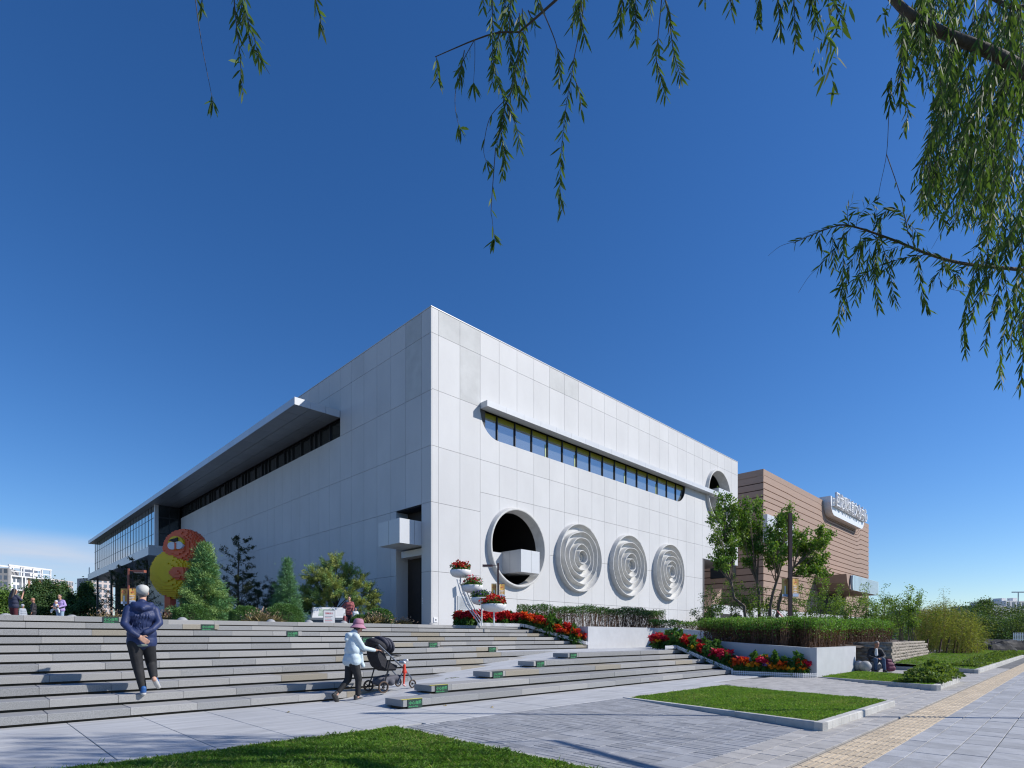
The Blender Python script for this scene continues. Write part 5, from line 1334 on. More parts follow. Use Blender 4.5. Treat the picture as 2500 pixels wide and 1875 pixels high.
# lower bed
def zl(x, y): return .01 if y < 8.4 else min(5*HS, (y - 8.3) / 2.6 * 5*HS) + .02
bedfill([(19.02, 6.1), (19.02, 8.5)], lambda s, r: 'mari' if r < .62 else 'yell' if r < .8 else 'crimson' if r < .92 else 'salvia', 34, zl, ll, gl, 1.2, .16)
bedfill([(19.12, 6.2), (19.15, 9.5)], lambda s, r: 'leafy' if r < .75 else 'crimson', 16, zl, ll, gl, 1.25, .08)
bedfill([(19.2, 8.4), (19.85, 10.7), (20.1, 11.9)], lambda s, r: 'crimson' if r < .38 else 'red' if r < .62 else 'yell' if r < .76 else 'leafy', 66, zl, ll, gl, 1.25, .30)
bedfill([(20.8, 11.4), (22.6, 13.6)], lambda s, r: 'crimson' if r < .3 else 'leafy', 16, lambda x, y: 5*HS, ll, gl, 1.3, .3)
plant('cabb', (18.88, 7.25, .12), 'single violet flowering cabbage among the marigolds', 'violet flowering cabbages', 1.2)
# low white picket edging along the beds
def picket(label, pts):
    t = empty('picket_fence', pts[0], label=label, cat='fence', group='low white picket edging of the flower beds'); b = MB(); r = MB(); o = Vector(pts[0])
    for a, c in zip(pts[:-1], pts[1:]):
        a = Vector(a) - o; c = Vector(c) - o; d = c - a; n = max(2, int(d.length / .062)); dh = Vector((d.x, d.y, 0)).normalized(); nn = Vector((-dh.y, dh.x, 0))*.008
        for zz in (.045, .10): r.prism([a + Vector((0, 0, zz)), c + Vector((0, 0, zz)), c + Vector((0, 0, zz + .022)), a + Vector((0, 0, zz + .022))], nn)
        for i in range(n):
            p = a + d*((i + .5)/n); w = dh*.017; b.prism([p - w - nn, p + w - nn, p + w + Vector((0, 0, .13)) - nn, p + Vector((0, 0, .15)) - nn, p - w + Vector((0, 0, .13)) - nn], -nn)
    r.build('rail', M['plastic_white'], t); b.build('pickets', M['plastic_white'], t)['kind'] = 'stuff'
picket('white picket edging of the lower bed, along the pavement and up beside the steps', [(19.25, 5.84, 0), (18.78, 6.1, 0), (18.72, 8.34, 0), (18.76, 8.3, .05), (19.35, 10.72, 5*HS + .03), (18.5, 10.7, 5*HS + .02)])
picket('white picket edging of the upper bed, along the top step and down its slope', [(15.3, 17.42, PZ - .02), (17.8, 17.36, PZ - .02), (17.95, 17.2, PZ - .05), (18.75, 14.62, 5*HS + .18), (18.98, 14.58, 5*HS + .15)])

# ------------------------------------------------------------------ tower of four flower bowls
base = px(1160, 1520, 23.2); base.z = PZ
tw = empty('flower_tower', base, label='white curved ladder stand carrying four flower bowls beside the steps', cat='planter')
def loc_(x, y, t): return px(x, y, t) - base
b = MB()
bowls = [(1124, 1395, 23.4, .43), (1153.5, 1432, 23.3, .43), (1176, 1462, 23.2, .44), (1206, 1478, 22.6, .50)]
for s in (-.12, .12):
    o = RTv * s*.4 + FWv * s
    b.tube([loc_(1119, 1415, 23.3) + o, loc_(1127, 1445, 23.3) + o, loc_(1142, 1480, 23.2) + o, loc_(1163, 1508, 23.1) + o, Vector((.25, -.1, 0)) + o], .022, 6)
    b.tube([loc_(1131, 1432, 23.3) + o, loc_(1147, 1470, 23.2) + o, loc_(1160, 1495, 23.1) + o, loc_(1172, 1512, 23.0) + o], .018, 6)
for (x, y) in ((1121, 1424), (1129, 1450), (1140, 1475), (1153, 1496)): b.tube([loc_(x, y, 23.4) - FWv*.12, loc_(x + 9, y + 4, 23.3) + FWv*.12], .014, 5)
b.build('ladder_frame', M['steel_white'], tw)
b = MB()
for (x, y, t, r) in bowls:
    p = loc_(x, y, t); b.tube([p + Vector((0, 0, -.18)), (p.x, p.y, 0 if y > 1450 else p.z - .55)], .03, 7)
b.build('post', M['steel_white'], tw)
flw = [('red', 'flower_leaf', 'red', 330), ('salvia', 'flower_leaf', 'pink', 300), ('purple', 'flower_leaf', 'purple', 380), ('red', 'flower_leaf', 'red', 520)]
for i, (x, y, t, r) in enumerate(bowls):
    p = loc_(x, y, t); bw = MB(); bw.lathe([(.02, -.25), (r*.45, -.25), (r*.78, -.20), (r*.96, -.09), (r, .0), (r*.98, .045), (r*.93, .05), (r*.9, .0), (.0, -.02)], 28); bo = bw.build('bowl', M['plastic_white'], tw, smooth=True, loc=p)
    lv = Leaves(); n = flw[i][3]; P = rng.normal(size=(n, 3))*np.array([r*.42, r*.42, .045]); rr = np.hypot(P[:, 0], P[:, 1]); P[rr > r] *= .7; P[:, 2] = np.abs(P[:, 2]) + .05; lv.add(P, rdir(n, .5), rng.uniform(.08, .14, n), .05, 0)
    P2 = P.copy(); hh = (.30, .32, .24, .27)[i]; k = int(n*(1.0, .30, .55, 1.2)[i]) ; idx = rng.integers(0, n, k); Q = P2[idx]; Q[:, 2] += hh*rng.uniform(.35, 1, k)*(1 - .5*(np.hypot(Q[:, 0], Q[:, 1])/r)**2); lv.add(Q, rdir(k, .7), rng.uniform(.09, .16, k), .07 if i != 2 else .03, 1)
    Pf = P.copy(); Pf[:, 2] += hh*rng.uniform(0, .75, n); lv.add(Pf, rdir(n, .5), .12, .055, 0)
    col = {'red': M['red'], 'salvia': M['crimson'], 'purple': M['purple']}[flw[i][0]]
    f = empty('bowl_flowers', tw.location + p, label=('red poinsettias filling the topmost bowl of the flower tower', 'mixed green and pink flowers in the second bowl from the top', 'violet flower spikes in the third bowl of the flower tower', 'dense bright red flowers in the lowest, biggest bowl')[i], cat='flowers')
    lv.build('foliage', [M['flower_leaf'], col], f, kind='stuff')

# ------------------------------------------------------------------ brown lamps with banners
def lamp(base, htop, side, arm, label, m, ban=None, bz=None, rpole=.045, facing=0, bw=.42, bh=1.0):
    t = empty('street_lamp', base, label=label, cat='street lamp'); b = MB(); b.box((-rpole, -rpole, -.2), (rpole, rpole, htop)); b.build('pole', m, t).rotation_euler = (0, 0, R_(45))
    if arm:
        s = RTv*side; b = MB(); b.tube([Vector((0, 0, htop - .1)), s*.3 + Vector((0, 0, htop - .12))], .02, 5); b.build('arm', m, t)
        b = MB(); X = Matrix.Translation(s*(.3 + arm/2) + Vector((0, 0, htop - .14))) @ Matrix.Rotation(R_(-45), 4, 'Z'); b.box((-arm/2, -.1, -.06), (arm/2, .1, .06), X); hd = b.build('lamp_head', m, t)
        b = MB(); b.box((-arm/2 + .03, -.08, -.075), (arm/2 - .03, .08, -.0605), X); b.build('lens', M['white'], hd)
    if bz is not None:
        b = MB(); b.tube([RTv*-(.06 + bw) + Vector((0, 0, bz + .02)), RTv*(.06 + bw) + Vector((0, 0, bz + .02))], .012, 5); b.build('banner_bar', m, t)
        for sd in (-1, 1):
            c0 = RTv*(sd*(.07 + bw/2)) + Vector((0, 0, bz)); X = Matrix.Translation(c0) @ Matrix.Rotation(R_(-27), 4, 'Z'); q = MB(); n = 6
            for a in range(n):
                x0 = -bw/2 + bw*a/n; x1 = -bw/2 + bw*(a+1)/n; f = lambda x: .012*math.sin(x*16 + sd)
                q.quad(X @ Vector((x0, f(x0), -bh)), X @ Vector((x1, f(x1), -bh)), X @ Vector((x1, f(x1), 0)), X @ Vector((x0, f(x0), 0)))
            bo = q.build('banner', M['banner'], t)
            pr = MB()
            if sd == -1:
                pr.mat(1).lathe([(.055, 0), (.075, .0), (.075, .002), (.055, .002)], 14, X @ Matrix.Translation((0, -.018, -.16)) @ Matrix.Rotation(R_(90), 4, 'X'))
                pr.mat(0).box((-.035, -.02, -.82), (.035, -.018, -.34), X); pr.mat(2).box((-bw/2 + .01, -.02, -bh + .01), (bw/2 - .01, -.018, -bh + .12), X)
            else:
                for j in range(5): pr.mat(0).box((-.13, -.02, -.36 - .075*j), (.10 - .03*(j % 3), -.018, -.33 - .075*j), X)
                pr.mat(1).box((-.05, -.02, -.19), (.05, -.018, -.14), X); pr.mat(2).box((-bw/2 + .01, -.02, -bh + .01), (bw/2 - .01, -.018, -bh + .16), X)
            pr.build('banner_print', [M['print_white'], M['print_red'], M['print_blue']], bo)
    return t
p = px(1216, 1500, 31); p.z = PZ; lamp(p, (1555.5-1375)/FPX*31 + H - PZ, -1, .55, 'slim brown lamp with two yellow banners beside the flower tower', M['lamp_brown'], True, (1555.5-1426)/FPX*31 + H - PZ, .05, bw=.30, bh=.74)
p = px(313.5, 1500, 27); p.z = PZ; lamp(p, (1555.5-1388)/FPX*27 + H - PZ, 1, .5, 'rust-coloured lamp with two yellow banners behind the man in blue', M['lamp_red'], True, (1555.5-1437)/FPX*27 + H - PZ, .035, bw=.27, bh=.74)
p = px(1929, 1500, 27); p.z = 1.0; lamp(p, (1555.5-1253)/FPX*27 + H - 1.0, -1, 0, 'tall dark brown lamp post rising among the young maples', M['lamp_brown'], True, (1555.5-1413)/FPX*27 + H - 1.0, .075, bw=.36, bh=.86)
# off to the right, only its shadow falls across the paving
sd = Vector((SUN.x, SUN.y, 0)) / SUN.z
tipg = pxz(1000, 1741, 0); hl = 9.6; p = tipg + sd*hl; p.z = 0
lamp(p, hl, -1, .6, 'tall brown lamp beyond the right edge whose thin shadow crosses the paving', M['lamp_brown'], rpole=.05)
p = px(2486, 1500, 120); p.z = 0; t = empty('street_lamp', p, label='distant pale double-armed street lamp above the dark trees', cat='street lamp'); b = MB(); hh = (1555.5-1447)/FPX*120 + H; b.tube([(0, 0, 0), (0, 0, hh)], [.16, .09], 6); b.build('pole', M['fascia'], t)
b = MB(); b.box((-1.3, -.15, hh), (1.3, .15, hh + .22), Matrix.Rotation(R_(-45), 4, 'Z')); b.build('lamp_head', M['fascia'], t)
t = empty('picket_fence', px(2474, 1567, 52), label='short white picket fence at the far right edge above the black sheeting', cat='fence'); b = MB()
for i in range(14): b.box((.16*i, 0, 0), (.16*i + .08, .02, .85), Matrix.Rotation(R_(-45), 4, 'Z'))
for z in (.2, .6): b.box((0, .021, z), (2.3, .04, z + .08), Matrix.Rotation(R_(-45), 4, 'Z'))
b.build('pickets', M['white'], t)

# ------------------------------------------------------------------ map desk, notice stand
o = px(757, 1500, 28.6); o.z = PZ; t = empty('map_desk', o, math.atan2(RT.y, RT.x) + .16, label='dark desk with slanted white map panel left of the woman in red', cat='information board')
b = MB(); b.box((0, 0, -.1), (1.85, .55, .42)); b.build('desk', M['board_grey'], t)
b = MB(); b.prism([(-.03, -.04, .42), (1.95, -.04, .42), (1.95, -.04, .46), (-.03, -.04, .46)], (0, .7, 0)); b.build('desk_rim', M['fascia'], t)
X = Matrix.Translation((0, .02, .47)) @ Matrix.Rotation(R_(52), 4, 'X'); b = MB(); b.box((.02, 0, -.03), (1.92, .78, 0), X); b.build('panel_back', M['board_grey'], t)
b = MB(); b.box((.09, .05, 0), (1.88, .74, .012), X); pn = b.build('map_panel', M['white'], t); b = MB(); b.box((.38, .16, .0125), (1.12, .62, .0155), X); b.build('map_print', M['print_green'], pn)
b = MB()
for j in range(6): b.box((1.25, .6 - j*.075, .0125), (1.25 + ps.uniform(.3, .5), .585 - j*.075, .0145), X)
b.build('map_lettering', M['fascia'], pn)
o = px(789, 1500, 24.5); o.z = PZ; t = empty('notice_stand', o, math.atan2(RT.y, RT.x) + .38, label='small white notice on a stand with red lettering in front of the map desk', cat='sign'); b = MB(); b.box((0, 0, .02), (.50, .03, .70)); b.build('frame', M['black'], t)
b = MB(); b.box((.015, -.004, .03), (.485, -.001, .685)); pn = b.build('notice_panel', M['white'], t); tmn = text_mesh('温馨提示', .085, M['print_red']); tmn.transform(FRONT); link('lettering', tmn, pn, (.075, -.006, .53)); b = MB()
for j in range(5): b.mat(j % 2).box((.07, -.006, .42 - j*.06), (.07 + ps.uniform(.25, .36), -.0045, .435 - j*.06))
b.mat(1).prism([(.38, -.0062, .04), (.475, -.0062, .04), (.40, -.0062, .16)], (0, .001, 0)); b.mat(1).box((.06, -.006, .09), (.17, -.0045, .13)); b.build('lettering', [M['board_grey'], M['print_red']], pn)
b = MB(); b.tube([(.05, .05, .6), (.05, .3, -.02)], .012, 4); b.tube([(.45, .05, .6), (.45, .3, -.02)], .012, 4); b.build('leg', M['black'], t)

# ------------------------------------------------------------------ toy-block bird sculpture
T0 = 45.0; bo = px(437, 1500, T0); bo.z = PZ
t = empty('block_sculpture', bo, math.atan2(RT.y, RT.x), label='giant toy-block bird, round yellow body with an orange-red head', cat='sculpture')
def voxels(test, lo, hi, s):
    nx, ny, nz_ = [int(math.ceil((h - l) / s)) for l, h in zip(lo, hi)]
    X, Y, Z = np.meshgrid(*[np.arange(n) for n in (nx, ny, nz_)], indexing='ij'); G = test(lo[0] + (X + .5)*s, lo[1] + (Y + .5)*s, lo[2] + (Z + .5)*s); G = np.pad(G, 1); b = MB()
    C = {(1,0,0): [(1,0,0),(1,1,0),(1,1,1),(1,0,1)], (-1,0,0): [(0,0,0),(0,0,1),(0,1,1),(0,1,0)], (0,1,0): [(0,1,0),(0,1,1),(1,1,1),(1,1,0)], (0,-1,0): [(0,0,0),(1,0,0),(1,0,1),(0,0,1)], (0,0,1): [(0,0,1),(1,0,1),(1,1,1),(0,1,1)], (0,0,-1): [(0,0,0),(0,1,0),(1,1,0),(1,0,0)]}
    for d, q in C.items():
        I = np.argwhere(G[1:-1, 1:-1, 1:-1] & ~G[1+d[0]:nx+1+d[0], 1+d[1]:ny+1+d[1], 1+d[2]:nz_+1+d[2]])
        for i, j, k in I: b.add([(lo[0] + (i+a)*s, lo[1] + (j+c)*s, lo[2] + (k+e)*s) for a, c, e in q], [(0, 1, 2, 3)])
    return b
zc = lambda y: (1555.5 - y)/FPX*T0 + H - PZ
xc = lambda x: (x - 437)/FPX*T0
bx, bz_ = xc(432), zc(1402)
b = voxels(lambda X, Y, Z: ((X - bx)/1.86)**2 + (Y/1.5)**2 + ((Z - bz_)/1.95)**2 < 1, (bx - 2, -1.6, bz_ - 2.1), (bx + 2, 1.6, bz_ + 2.1), .135); b.build('body', M['brick_yellow'], t)
hx, hz = xc(454), zc(1341)
b = voxels(lambda X, Y, Z: (((X - hx)/1.58)**2 + (Y/1.3)**2 + ((Z - hz)/1.55)**2 < 1) & (((X - bx)/1.84)**2 + (Y/1.48)**2 + ((Z - bz_)/1.93)**2 > 1), (hx - 1.7, -1.4, hz - 1.7), (hx + 1.7, 1.4, hz + 1.7), .135); b.build('head', M['brick_orange'], t)
fz = zc(1331); b = MB(); ff = lambda X, Z: -1.3*math.sqrt(max(.02, 1 - ((X - hx)/1.58)**2 - ((Z - hz)/1.55)**2)) - .16
def disc(cx, cz, rx, rz, off, m):
    q = MB(); P = [Vector((cx + rx*math.cos(a), 0, cz + rz*math.sin(a))) for a in [2*math.pi*i/22 for i in range(22)]]; y = ff(cx, cz) - off; q.prism([(v.x, y, v.z) for v in P], (0, .5, 0)); return q.build('face_patch', m, t)
disc(hx + .02, fz - .05, .58, .52, .0, M['brick_yellow']); disc(hx - .22, fz - .28, .34, .30, .06, M['white']); disc(hx + .26, fz - .24, .34, .30, .06, M['white'])
q = MB(); y = ff(hx, fz) - .14; q.prism([(hx - .45, y, fz + .12), (hx - .1, y, fz + .0), (hx + .25, y, fz + .06), (hx + .22, y, fz + .36), (hx + .05, y, fz + .28), (hx - .2, y, fz + .22)], (0, .6, 0)); q.build('beak', M['black'], t)
q = MB(); q.box((hx - .02, y + .04, fz - .55), (hx + .12, y + .5, fz - .05)); q.build('face_stripe', M['brick_orange'], t)
b = voxels(lambda X, Y, Z: ((X - bx - 1.0)/.75)**2 + ((Y + 1.25)/.5)**2 + ((Z - bz_ + .05)/.5)**2 < 1, (bx, -1.8, bz_ - .7), (bx + 2, -.6, bz_ + .6), .135); b.build('wing', M['brick_orange'], t)
b = MB(); b.box((bx - .75, -.4, -.05), (bx - .3, .4, bz_ - 1.6)); b.box((bx + .45, -.4, -.05), (bx + .9, .4, bz_ - 1.6)); b.build('leg', M['brick_orange'], t)

# ------------------------------------------------------------------ stone spheres by the pavement
sph = MB(); sph.ball((0, 0, .205), .205, 24, 16); sme = sph.mesh('stone_sphere', M['sphere'], True); ssb = MB(); ssb.lathe([(.12, -.01), (.13, .015), (.1, .03)], 16); sbm = ssb.mesh('foot', M['sphere'])
def stone_ball(x, y, label):
    o = pxz(x, y, 0); t = empty('stone_sphere', o, label=label, cat='bollard', group='stone spheres beside the white planter'); link('sphere', sme, t); link('foot', sbm, t); return o
stone_ball(2097, 1640, 'stone sphere partly hidden behind the planter end'); stone_ball(2113, 1641, 'whole grey stone sphere left of the seated man'); seat = stone_ball(2136, 1640, 'stone sphere the man is sitting on')

# small litter: fallen twig and leaves
o = px(1118, 1658, 13.0); o = Vector((8.35, 10.4, .295)); t = empty('fallen_twig', o, label='small green willow twig lying on the ramp', cat='twig'); b = MB(); b.tube([(-.2, 0, .01), (0, .03, .02), (.22, .0, .015)], .004, 3); b.build('stem', M['twig'], t); lv = Leaves(); lv.add(np.array([[-.2 + .07*i, .01, .015] for i in range(7)]), rdir(7, 0) * np.array([1, 1, .1]), .09, .014, 0); lv.build('leaf', M['willow_leaf'], t, kind=None)
for i, (x, y, z) in enumerate(((384*.3768, 1574, 7*HS), (1200, 1728, 0), (700, 1740, 0), (1085, 1724, 0))):
    o = pxz(x, y, z) if z < H - .05 else Vector((1.3, vL(8) - .05, 7*HS)); o.z = z + .006; lv = Leaves(); lv.add([[0, 0, 0], [.01, 0, 0]], [[1, .2, .1], [.3, 1, .15]], .07, .04, 0); me = lv.mesh('fallen_leaf', M['reed']); tag(link('fallen_leaf', me, None, o), ('fallen tan leaf on the steps at the left', 'fallen dry leaf on the slabs before the lower steps', 'fallen dry leaf on the slabs left of the woman', 'fallen dry leaf by the lowest step sign')[i], 'leaf')
# ------------------------------------------------------------------ people
def capsule(b, p, q, r1, r2, n=12):
    p = Vector(p); q = Vector(q); d = (q - p)
    if d.length < 1e-5: return b.ball(p, r1, n, 8)
    X = Matrix.Translation(p) @ d.to_track_quat('Z', 'Y').to_matrix().to_4x4(); L = d.length; prof = []
    for i in range(5): a = -math.pi/2 + math.pi/2*i/4; prof.append((max(r1*math.cos(a), .0005), r1*math.sin(a)))
    for i in range(5): a = math.pi/2*i/4; prof.append((max(r2*math.cos(a), .0005), L + r2*math.sin(a)))
    b.lathe(prof, n, X, cap=True)
def fused(name, prims, voxel, m, parent, smooth=4, factor=.5, X=None):
    """prims melted into one continuous skin"""
    b = MB()
    for p in prims:
        if p[0] == 'c': capsule(b, *p[1:])
        elif p[0] == 'e': b.ball(p[1], p[2], 16, 10, p[3] if len(p) > 3 else None)
    me = b.mesh(name, m); o = bpy.data.objects.new(name, me); COL.objects.link(o)
    r = o.modifiers.new('r', 'REMESH'); r.mode = 'VOXEL'; r.voxel_size = voxel; r.use_smooth_shade = True
    s = o.modifiers.new('s', 'SMOOTH'); s.iterations = smooth; s.factor = factor
    me2 = bpy.data.meshes.new_from_object(o.evaluated_get(bpy.context.evaluated_depsgraph_get())); bpy.data.objects.remove(o); bpy.data.meshes.remove(me)
    me2.name = name; me2.materials.clear(); me2.materials.append(m)
    return link(name, me2, parent)
def hand(b_, wrist, d, nrm, side, s=1.0, curl=.5):
    """palm, four unequal bent fingers and a thumb leaving the side of the palm; returns prims"""
    d = Vector(d).normalized(); n = Vector(nrm); n = (n - d*n.dot(d)).normalized(); x = d.cross(n)*side; w = Vector(wrist); P = []
    palm = w + d*.048*s
    for k in (-.03, -.01, .01, .03): P.append(('c', w + x*k*.7*s, w + d*.085*s + x*k*s, .014*s, .013*s))
    for k, L in ((-.032, .062), (-.011, .072), (.011, .068), (.032, .052)):
        a = w + d*.085*s + x*k*s; e1 = a + (d*(1 - curl*.35) + n*curl*.7).normalized()*L*.5*s; e2 = e1 + (d*(1 - curl) + n*curl*1.25).normalized()*L*.5*s; P += [('c', a, e1, .0095*s, .0088*s), ('c', e1, e2, .0088*s, .0075*s)]
    a = w + d*.025*s - x*.032*s; e1 = a + (d*.6 - x*.75 + n*.2).normalized()*.036*s; e2 = e1 + (d*.9 - x*.1 + n*.35).normalized()*.03*s; P += [('c', a, e1, .012*s, .0105*s), ('c', e1, e2, .0105*s, .0085*s)]
    return P
def head(c, f, s=1.0, neck=None, tilt=0):
    """skull, jaw, nose, ears round centre c, face towards f (unit, horizontal)"""
    c = Vector(c); f = Vector(f).normalized(); u = Vector((0, 0, 1)); r = f.cross(u); Q = Matrix((( r.x, f.x, u.x), (r.y, f.y, u.y), (r.z, f.z, u.z))).to_4x4()
    P = [('e', c + u*.025*s, (.074*s, .094*s, .092*s), Q), ('e', c + f*.022*s - u*.045*s, (.058*s, .066*s, .068*s), Q), ('e', c + f*.098*s - u*.012*s, (.011*s, .016*s, .022*s), Q), ('e', c + f*.082*s - u*.055*s, (.024*s, .014*s, .011*s), Q), ('e', c + f*.066*s - u*.092*s, (.024*s, .02*s, .016*s), Q)]
    for sd in (-1, 1): P += [('e', c + r*sd*.077*s - f*.005*s - u*.005*s, (.010*s, .018*s, .030*s), Q), ('e', c + r*sd*.03*s + f*.08*s + u*.022*s, (.019*s, .010*s, .009*s), Q)]
    if neck is not None: P.append(('c', c - u*.06*s - f*.01*s, neck, .052*s, .058*s))
    return P, (c, f, r, u, s)
def eyes(t, hd, m=None):
    c, f, r, u, s = hd; b = MB()
    for sd in (-1, 1): b.ball(c + r*sd*.031*s + f*.087*s + u*.010*s, .0085*s, 8, 6)
    b.build('eye', M['black'], t)
    b = MB()
    for sd in (-1, 1): b.tube([c + r*sd*.016*s + f*.093*s + u*.030*s, c + r*sd*.048*s + f*.082*s + u*.032*s], .004*s, 4)
    b.build('eyebrow', M['hair'], t)
def frame_(yawdir):
    f = Vector((yawdir[0], yawdir[1], 0)).normalized(); r = Vector((f.y, -f.x, 0)); return f, r
UZ = Vector((0, 0, 1))

# --- man in blue climbing the steps, hands clasped behind his back
foot = pxz(351, 1694, 2*HS); foot.z = 2*HS
M['navy'] = mat('navy_windbreaker', (.020, .034, .105), .55, var=.25, vscale=7, bump=.55, bscale=11, spec=.4)
M['trouser'] = mat('black_trousers', (.013, .013, .015), .75, var=.3, vscale=9, bump=.35, bscale=14)
t = empty('person', foot, label='man in a navy hooded jacket and pale cap climbing the steps, hands behind his back', cat='person')
f = Vector((.16, .985, 0)).normalized(); r = Vector((f.y, -f.x, 0))
W = lambda x, y, z: r*(x - .085*min(1, max(0, z/.85))) + f*y + UZ*z
hipz = .93; hipc = W(.06, .02, hipz); sh = W(.06, .11, 1.47)
hd_c = W(.075, .17, 1.695); P, hd = head(hd_c, (f*.96 + r*.02), 1.06, W(.065, .11, 1.50))
aw = W(.02, -.145, .955); bwr = W(.13, -.155, 1.0)
P += [('c', W(.065, .12, 1.46), W(.065, .10, 1.52), .06, .055)]
P += hand(None, aw, (r*.72 - UZ*.62 - f*.1), -f, 1, 1.12, .35)
body = fused('body', P + [('c', W(.06, .1, 1.05), W(.065, .11, 1.47), .09, .06), ('c', aw, W(-.09, -.118, 1.04), .03, .034), ('c', W(-.09, -.118, 1.04), W(-.175, -.02, 1.165), .034, .036), ('c', W(-.175, -.02, 1.165), W(-.11, .07, 1.42), .036, .045)], .0085, M['skin'], t, 3)
jk = [('e', W(.06, .07, 1.24), (.185, .13, .30), Matrix((( r.x, f.x, 0), (r.y, f.y, 0), (0, 0, 1))).to_4x4()), ('c', W(-.075, .09, 1.44), W(.195, .09, 1.44), .078, .078), ('c', W(-.03, .04, 1.00), W(.15, .04, 1.00), .128, .128), ('c', W(-.025, .05, .90), W(.145, .05, .90), .135, .135), ('c', W(-.025, .05, .86), W(.145, .05, .86), .137, .137), ('c', W(-.03, .06, 1.3), W(.15, .06, 1.3), .132, .132), ('c', W(.0, .08, 1.42), W(.13, .08, 1.42), .13, .13), ('c', W(.065, .10, 1.48), W(.065, .09, 1.52), .10, .075),
      # hood lying on the shoulders
      ('e', W(.065, -.02, 1.445), (.15, .085, .075), Matrix((( r.x, f.x, 0), (r.y, f.y, 0), (0, 0, 1))).to_4x4()), ('c', W(-.06, .03, 1.50), W(.065, -.09, 1.42), .045, .05), ('c', W(.19, .03, 1.50), W(.065, -.09, 1.42), .045, .05),
      # arms bent back
      ('c', W(-.125, .06, 1.41), W(-.185, -.02, 1.17), .072, .060), ('c', W(-.185, -.02, 1.17), W(-.09, -.125, 1.04), .060, .050), ('c', W(-.09, -.125, 1.04), W(.0, -.145, .97), .050, .042),
      ('c', W(.245, .06, 1.41), W(.305, -.02, 1.19), .072, .061), ('c', W(.305, -.02, 1.19), W(.21, -.11, 1.085), .061, .052), ('c', W(.21, -.11, 1.085), W(.10, -.15, 1.03), .052, .045)]
for i in range(6): jk.append(('c', W(-.08 + .05*i, -.088 - .01*math.sin(i*2.2), 1.12 + .05*math.sin(i*1.7)), W(-.04 + .04*i, -.085, 1.33), .010, .006))
jacket = fused('jacket', jk, .0115, M['navy'], t, 7)
fused('shirt_hem', [('e', W(.06, .05, .815), (.175, .145, .05), Matrix((( r.x, f.x, 0), (r.y, f.y, 0), (0, 0, 1))).to_4x4())], .014, mat('grey_green_hem', (.16, .20, .18), .8), t)
tr = [('c', W(-.02, .04, .86), W(.14, .04, .86), .118, .118), ('c', W(-.05, .02, .84), W(-.035, .03, .47), .108, .085), ('c', W(-.035, .03, .47), W(-.005, -.02, .09), .083, .058), ('c', W(.15, .03, .84), W(.165, .16, .50), .108, .085), ('c', W(.165, .16, .50), W(.165, -.08, .30), .082, .062)]
fused('trousers', tr, .012, M['trouser'], t, 7)
M['shoe'] = mat('blue_running_shoe', (.02, .10, .30), .6, var=.3, vscale=20); M['sole'] = mat('white_sole', (.55, .54, .52), .6)
def shoe(t, heel, d, up, L=.27, m=None, s=1.0, sole=None):
    d = Vector(d).normalized(); up = Vector(up); up = (up - d*up.dot(d)).normalized(); h = Vector(heel)
    fused('shoe', [('c', h + up*.045, h + d*L*.35 + up*.05, .043*s, .046*s), ('c', h + d*L*.35 + up*.045, h + d*L*.82 + up*.03, .045*s, .036*s), ('c', h + up*.08, h + up*.10, .042*s, .043*s)], .009, m or M['shoe'], t, 3)
    fused('sole', [('c', h + up*.014, h + d*L*.4 + up*.012, .040*s, .042*s), ('c', h + d*L*.4 + up*.012, h + d*L*.84 + up*.014, .044*s, .036*s)], .009, sole or M['sole'], t, 2)
shoe(t, W(-.005, -.06, -.002), f + r*-.05, UZ, .28)
shoe(t, W(.165, -.12, .235), (f*.72 - UZ*.62 + r*.30), (f*.62 + UZ*.72), .28)
fused('ankle', [('c', W(.165, -.09, .31), W(.165, -.125, .24), .036, .036), ('c', W(-.005, -.02, .12), W(-.005, -.03, .07), .036, .036)], .010, M['skin'], t)
cp = [('e', hd_c + UZ*.075 + f*.0, (.098, .116, .072), Matrix((( r.x, f.x, 0), (r.y, f.y, 0), (0, 0, 1))).to_4x4()), ('c', hd_c + UZ*.05 - f*.08, hd_c + UZ*.05 + f*.08, .09, .09), ('e', hd_c + UZ*.045 + f*.15, (.075, .08, .012), Matrix((( r.x, f.x, 0), (r.y, f.y, 0), (0, 0, 1))).to_4x4())]
fused('cap', cp, .010, mat('pale_grey_cap', (.50, .50, .47), .8, var=.1), t, 3)
fused('hair', [('e', hd_c + UZ*.0 - f*.035, (.083, .085, .075), Matrix((( r.x, f.x, 0), (r.y, f.y, 0), (0, 0, 1))).to_4x4())], .010, M['hair_grey'], t, 2)
b = MB(); b.lathe([(.030, -.002), (.042, -.002), (.042, .006), (.030, .006)], 18, Matrix.Translation(hd_c + UZ*.052 - f*.108) @ Matrix.Rotation(math.atan2(f.y, f.x), 4, 'Z') @ Matrix.Rotation(R_(90), 4, 'Y')); b.build('cap_strap', M['black'], t)

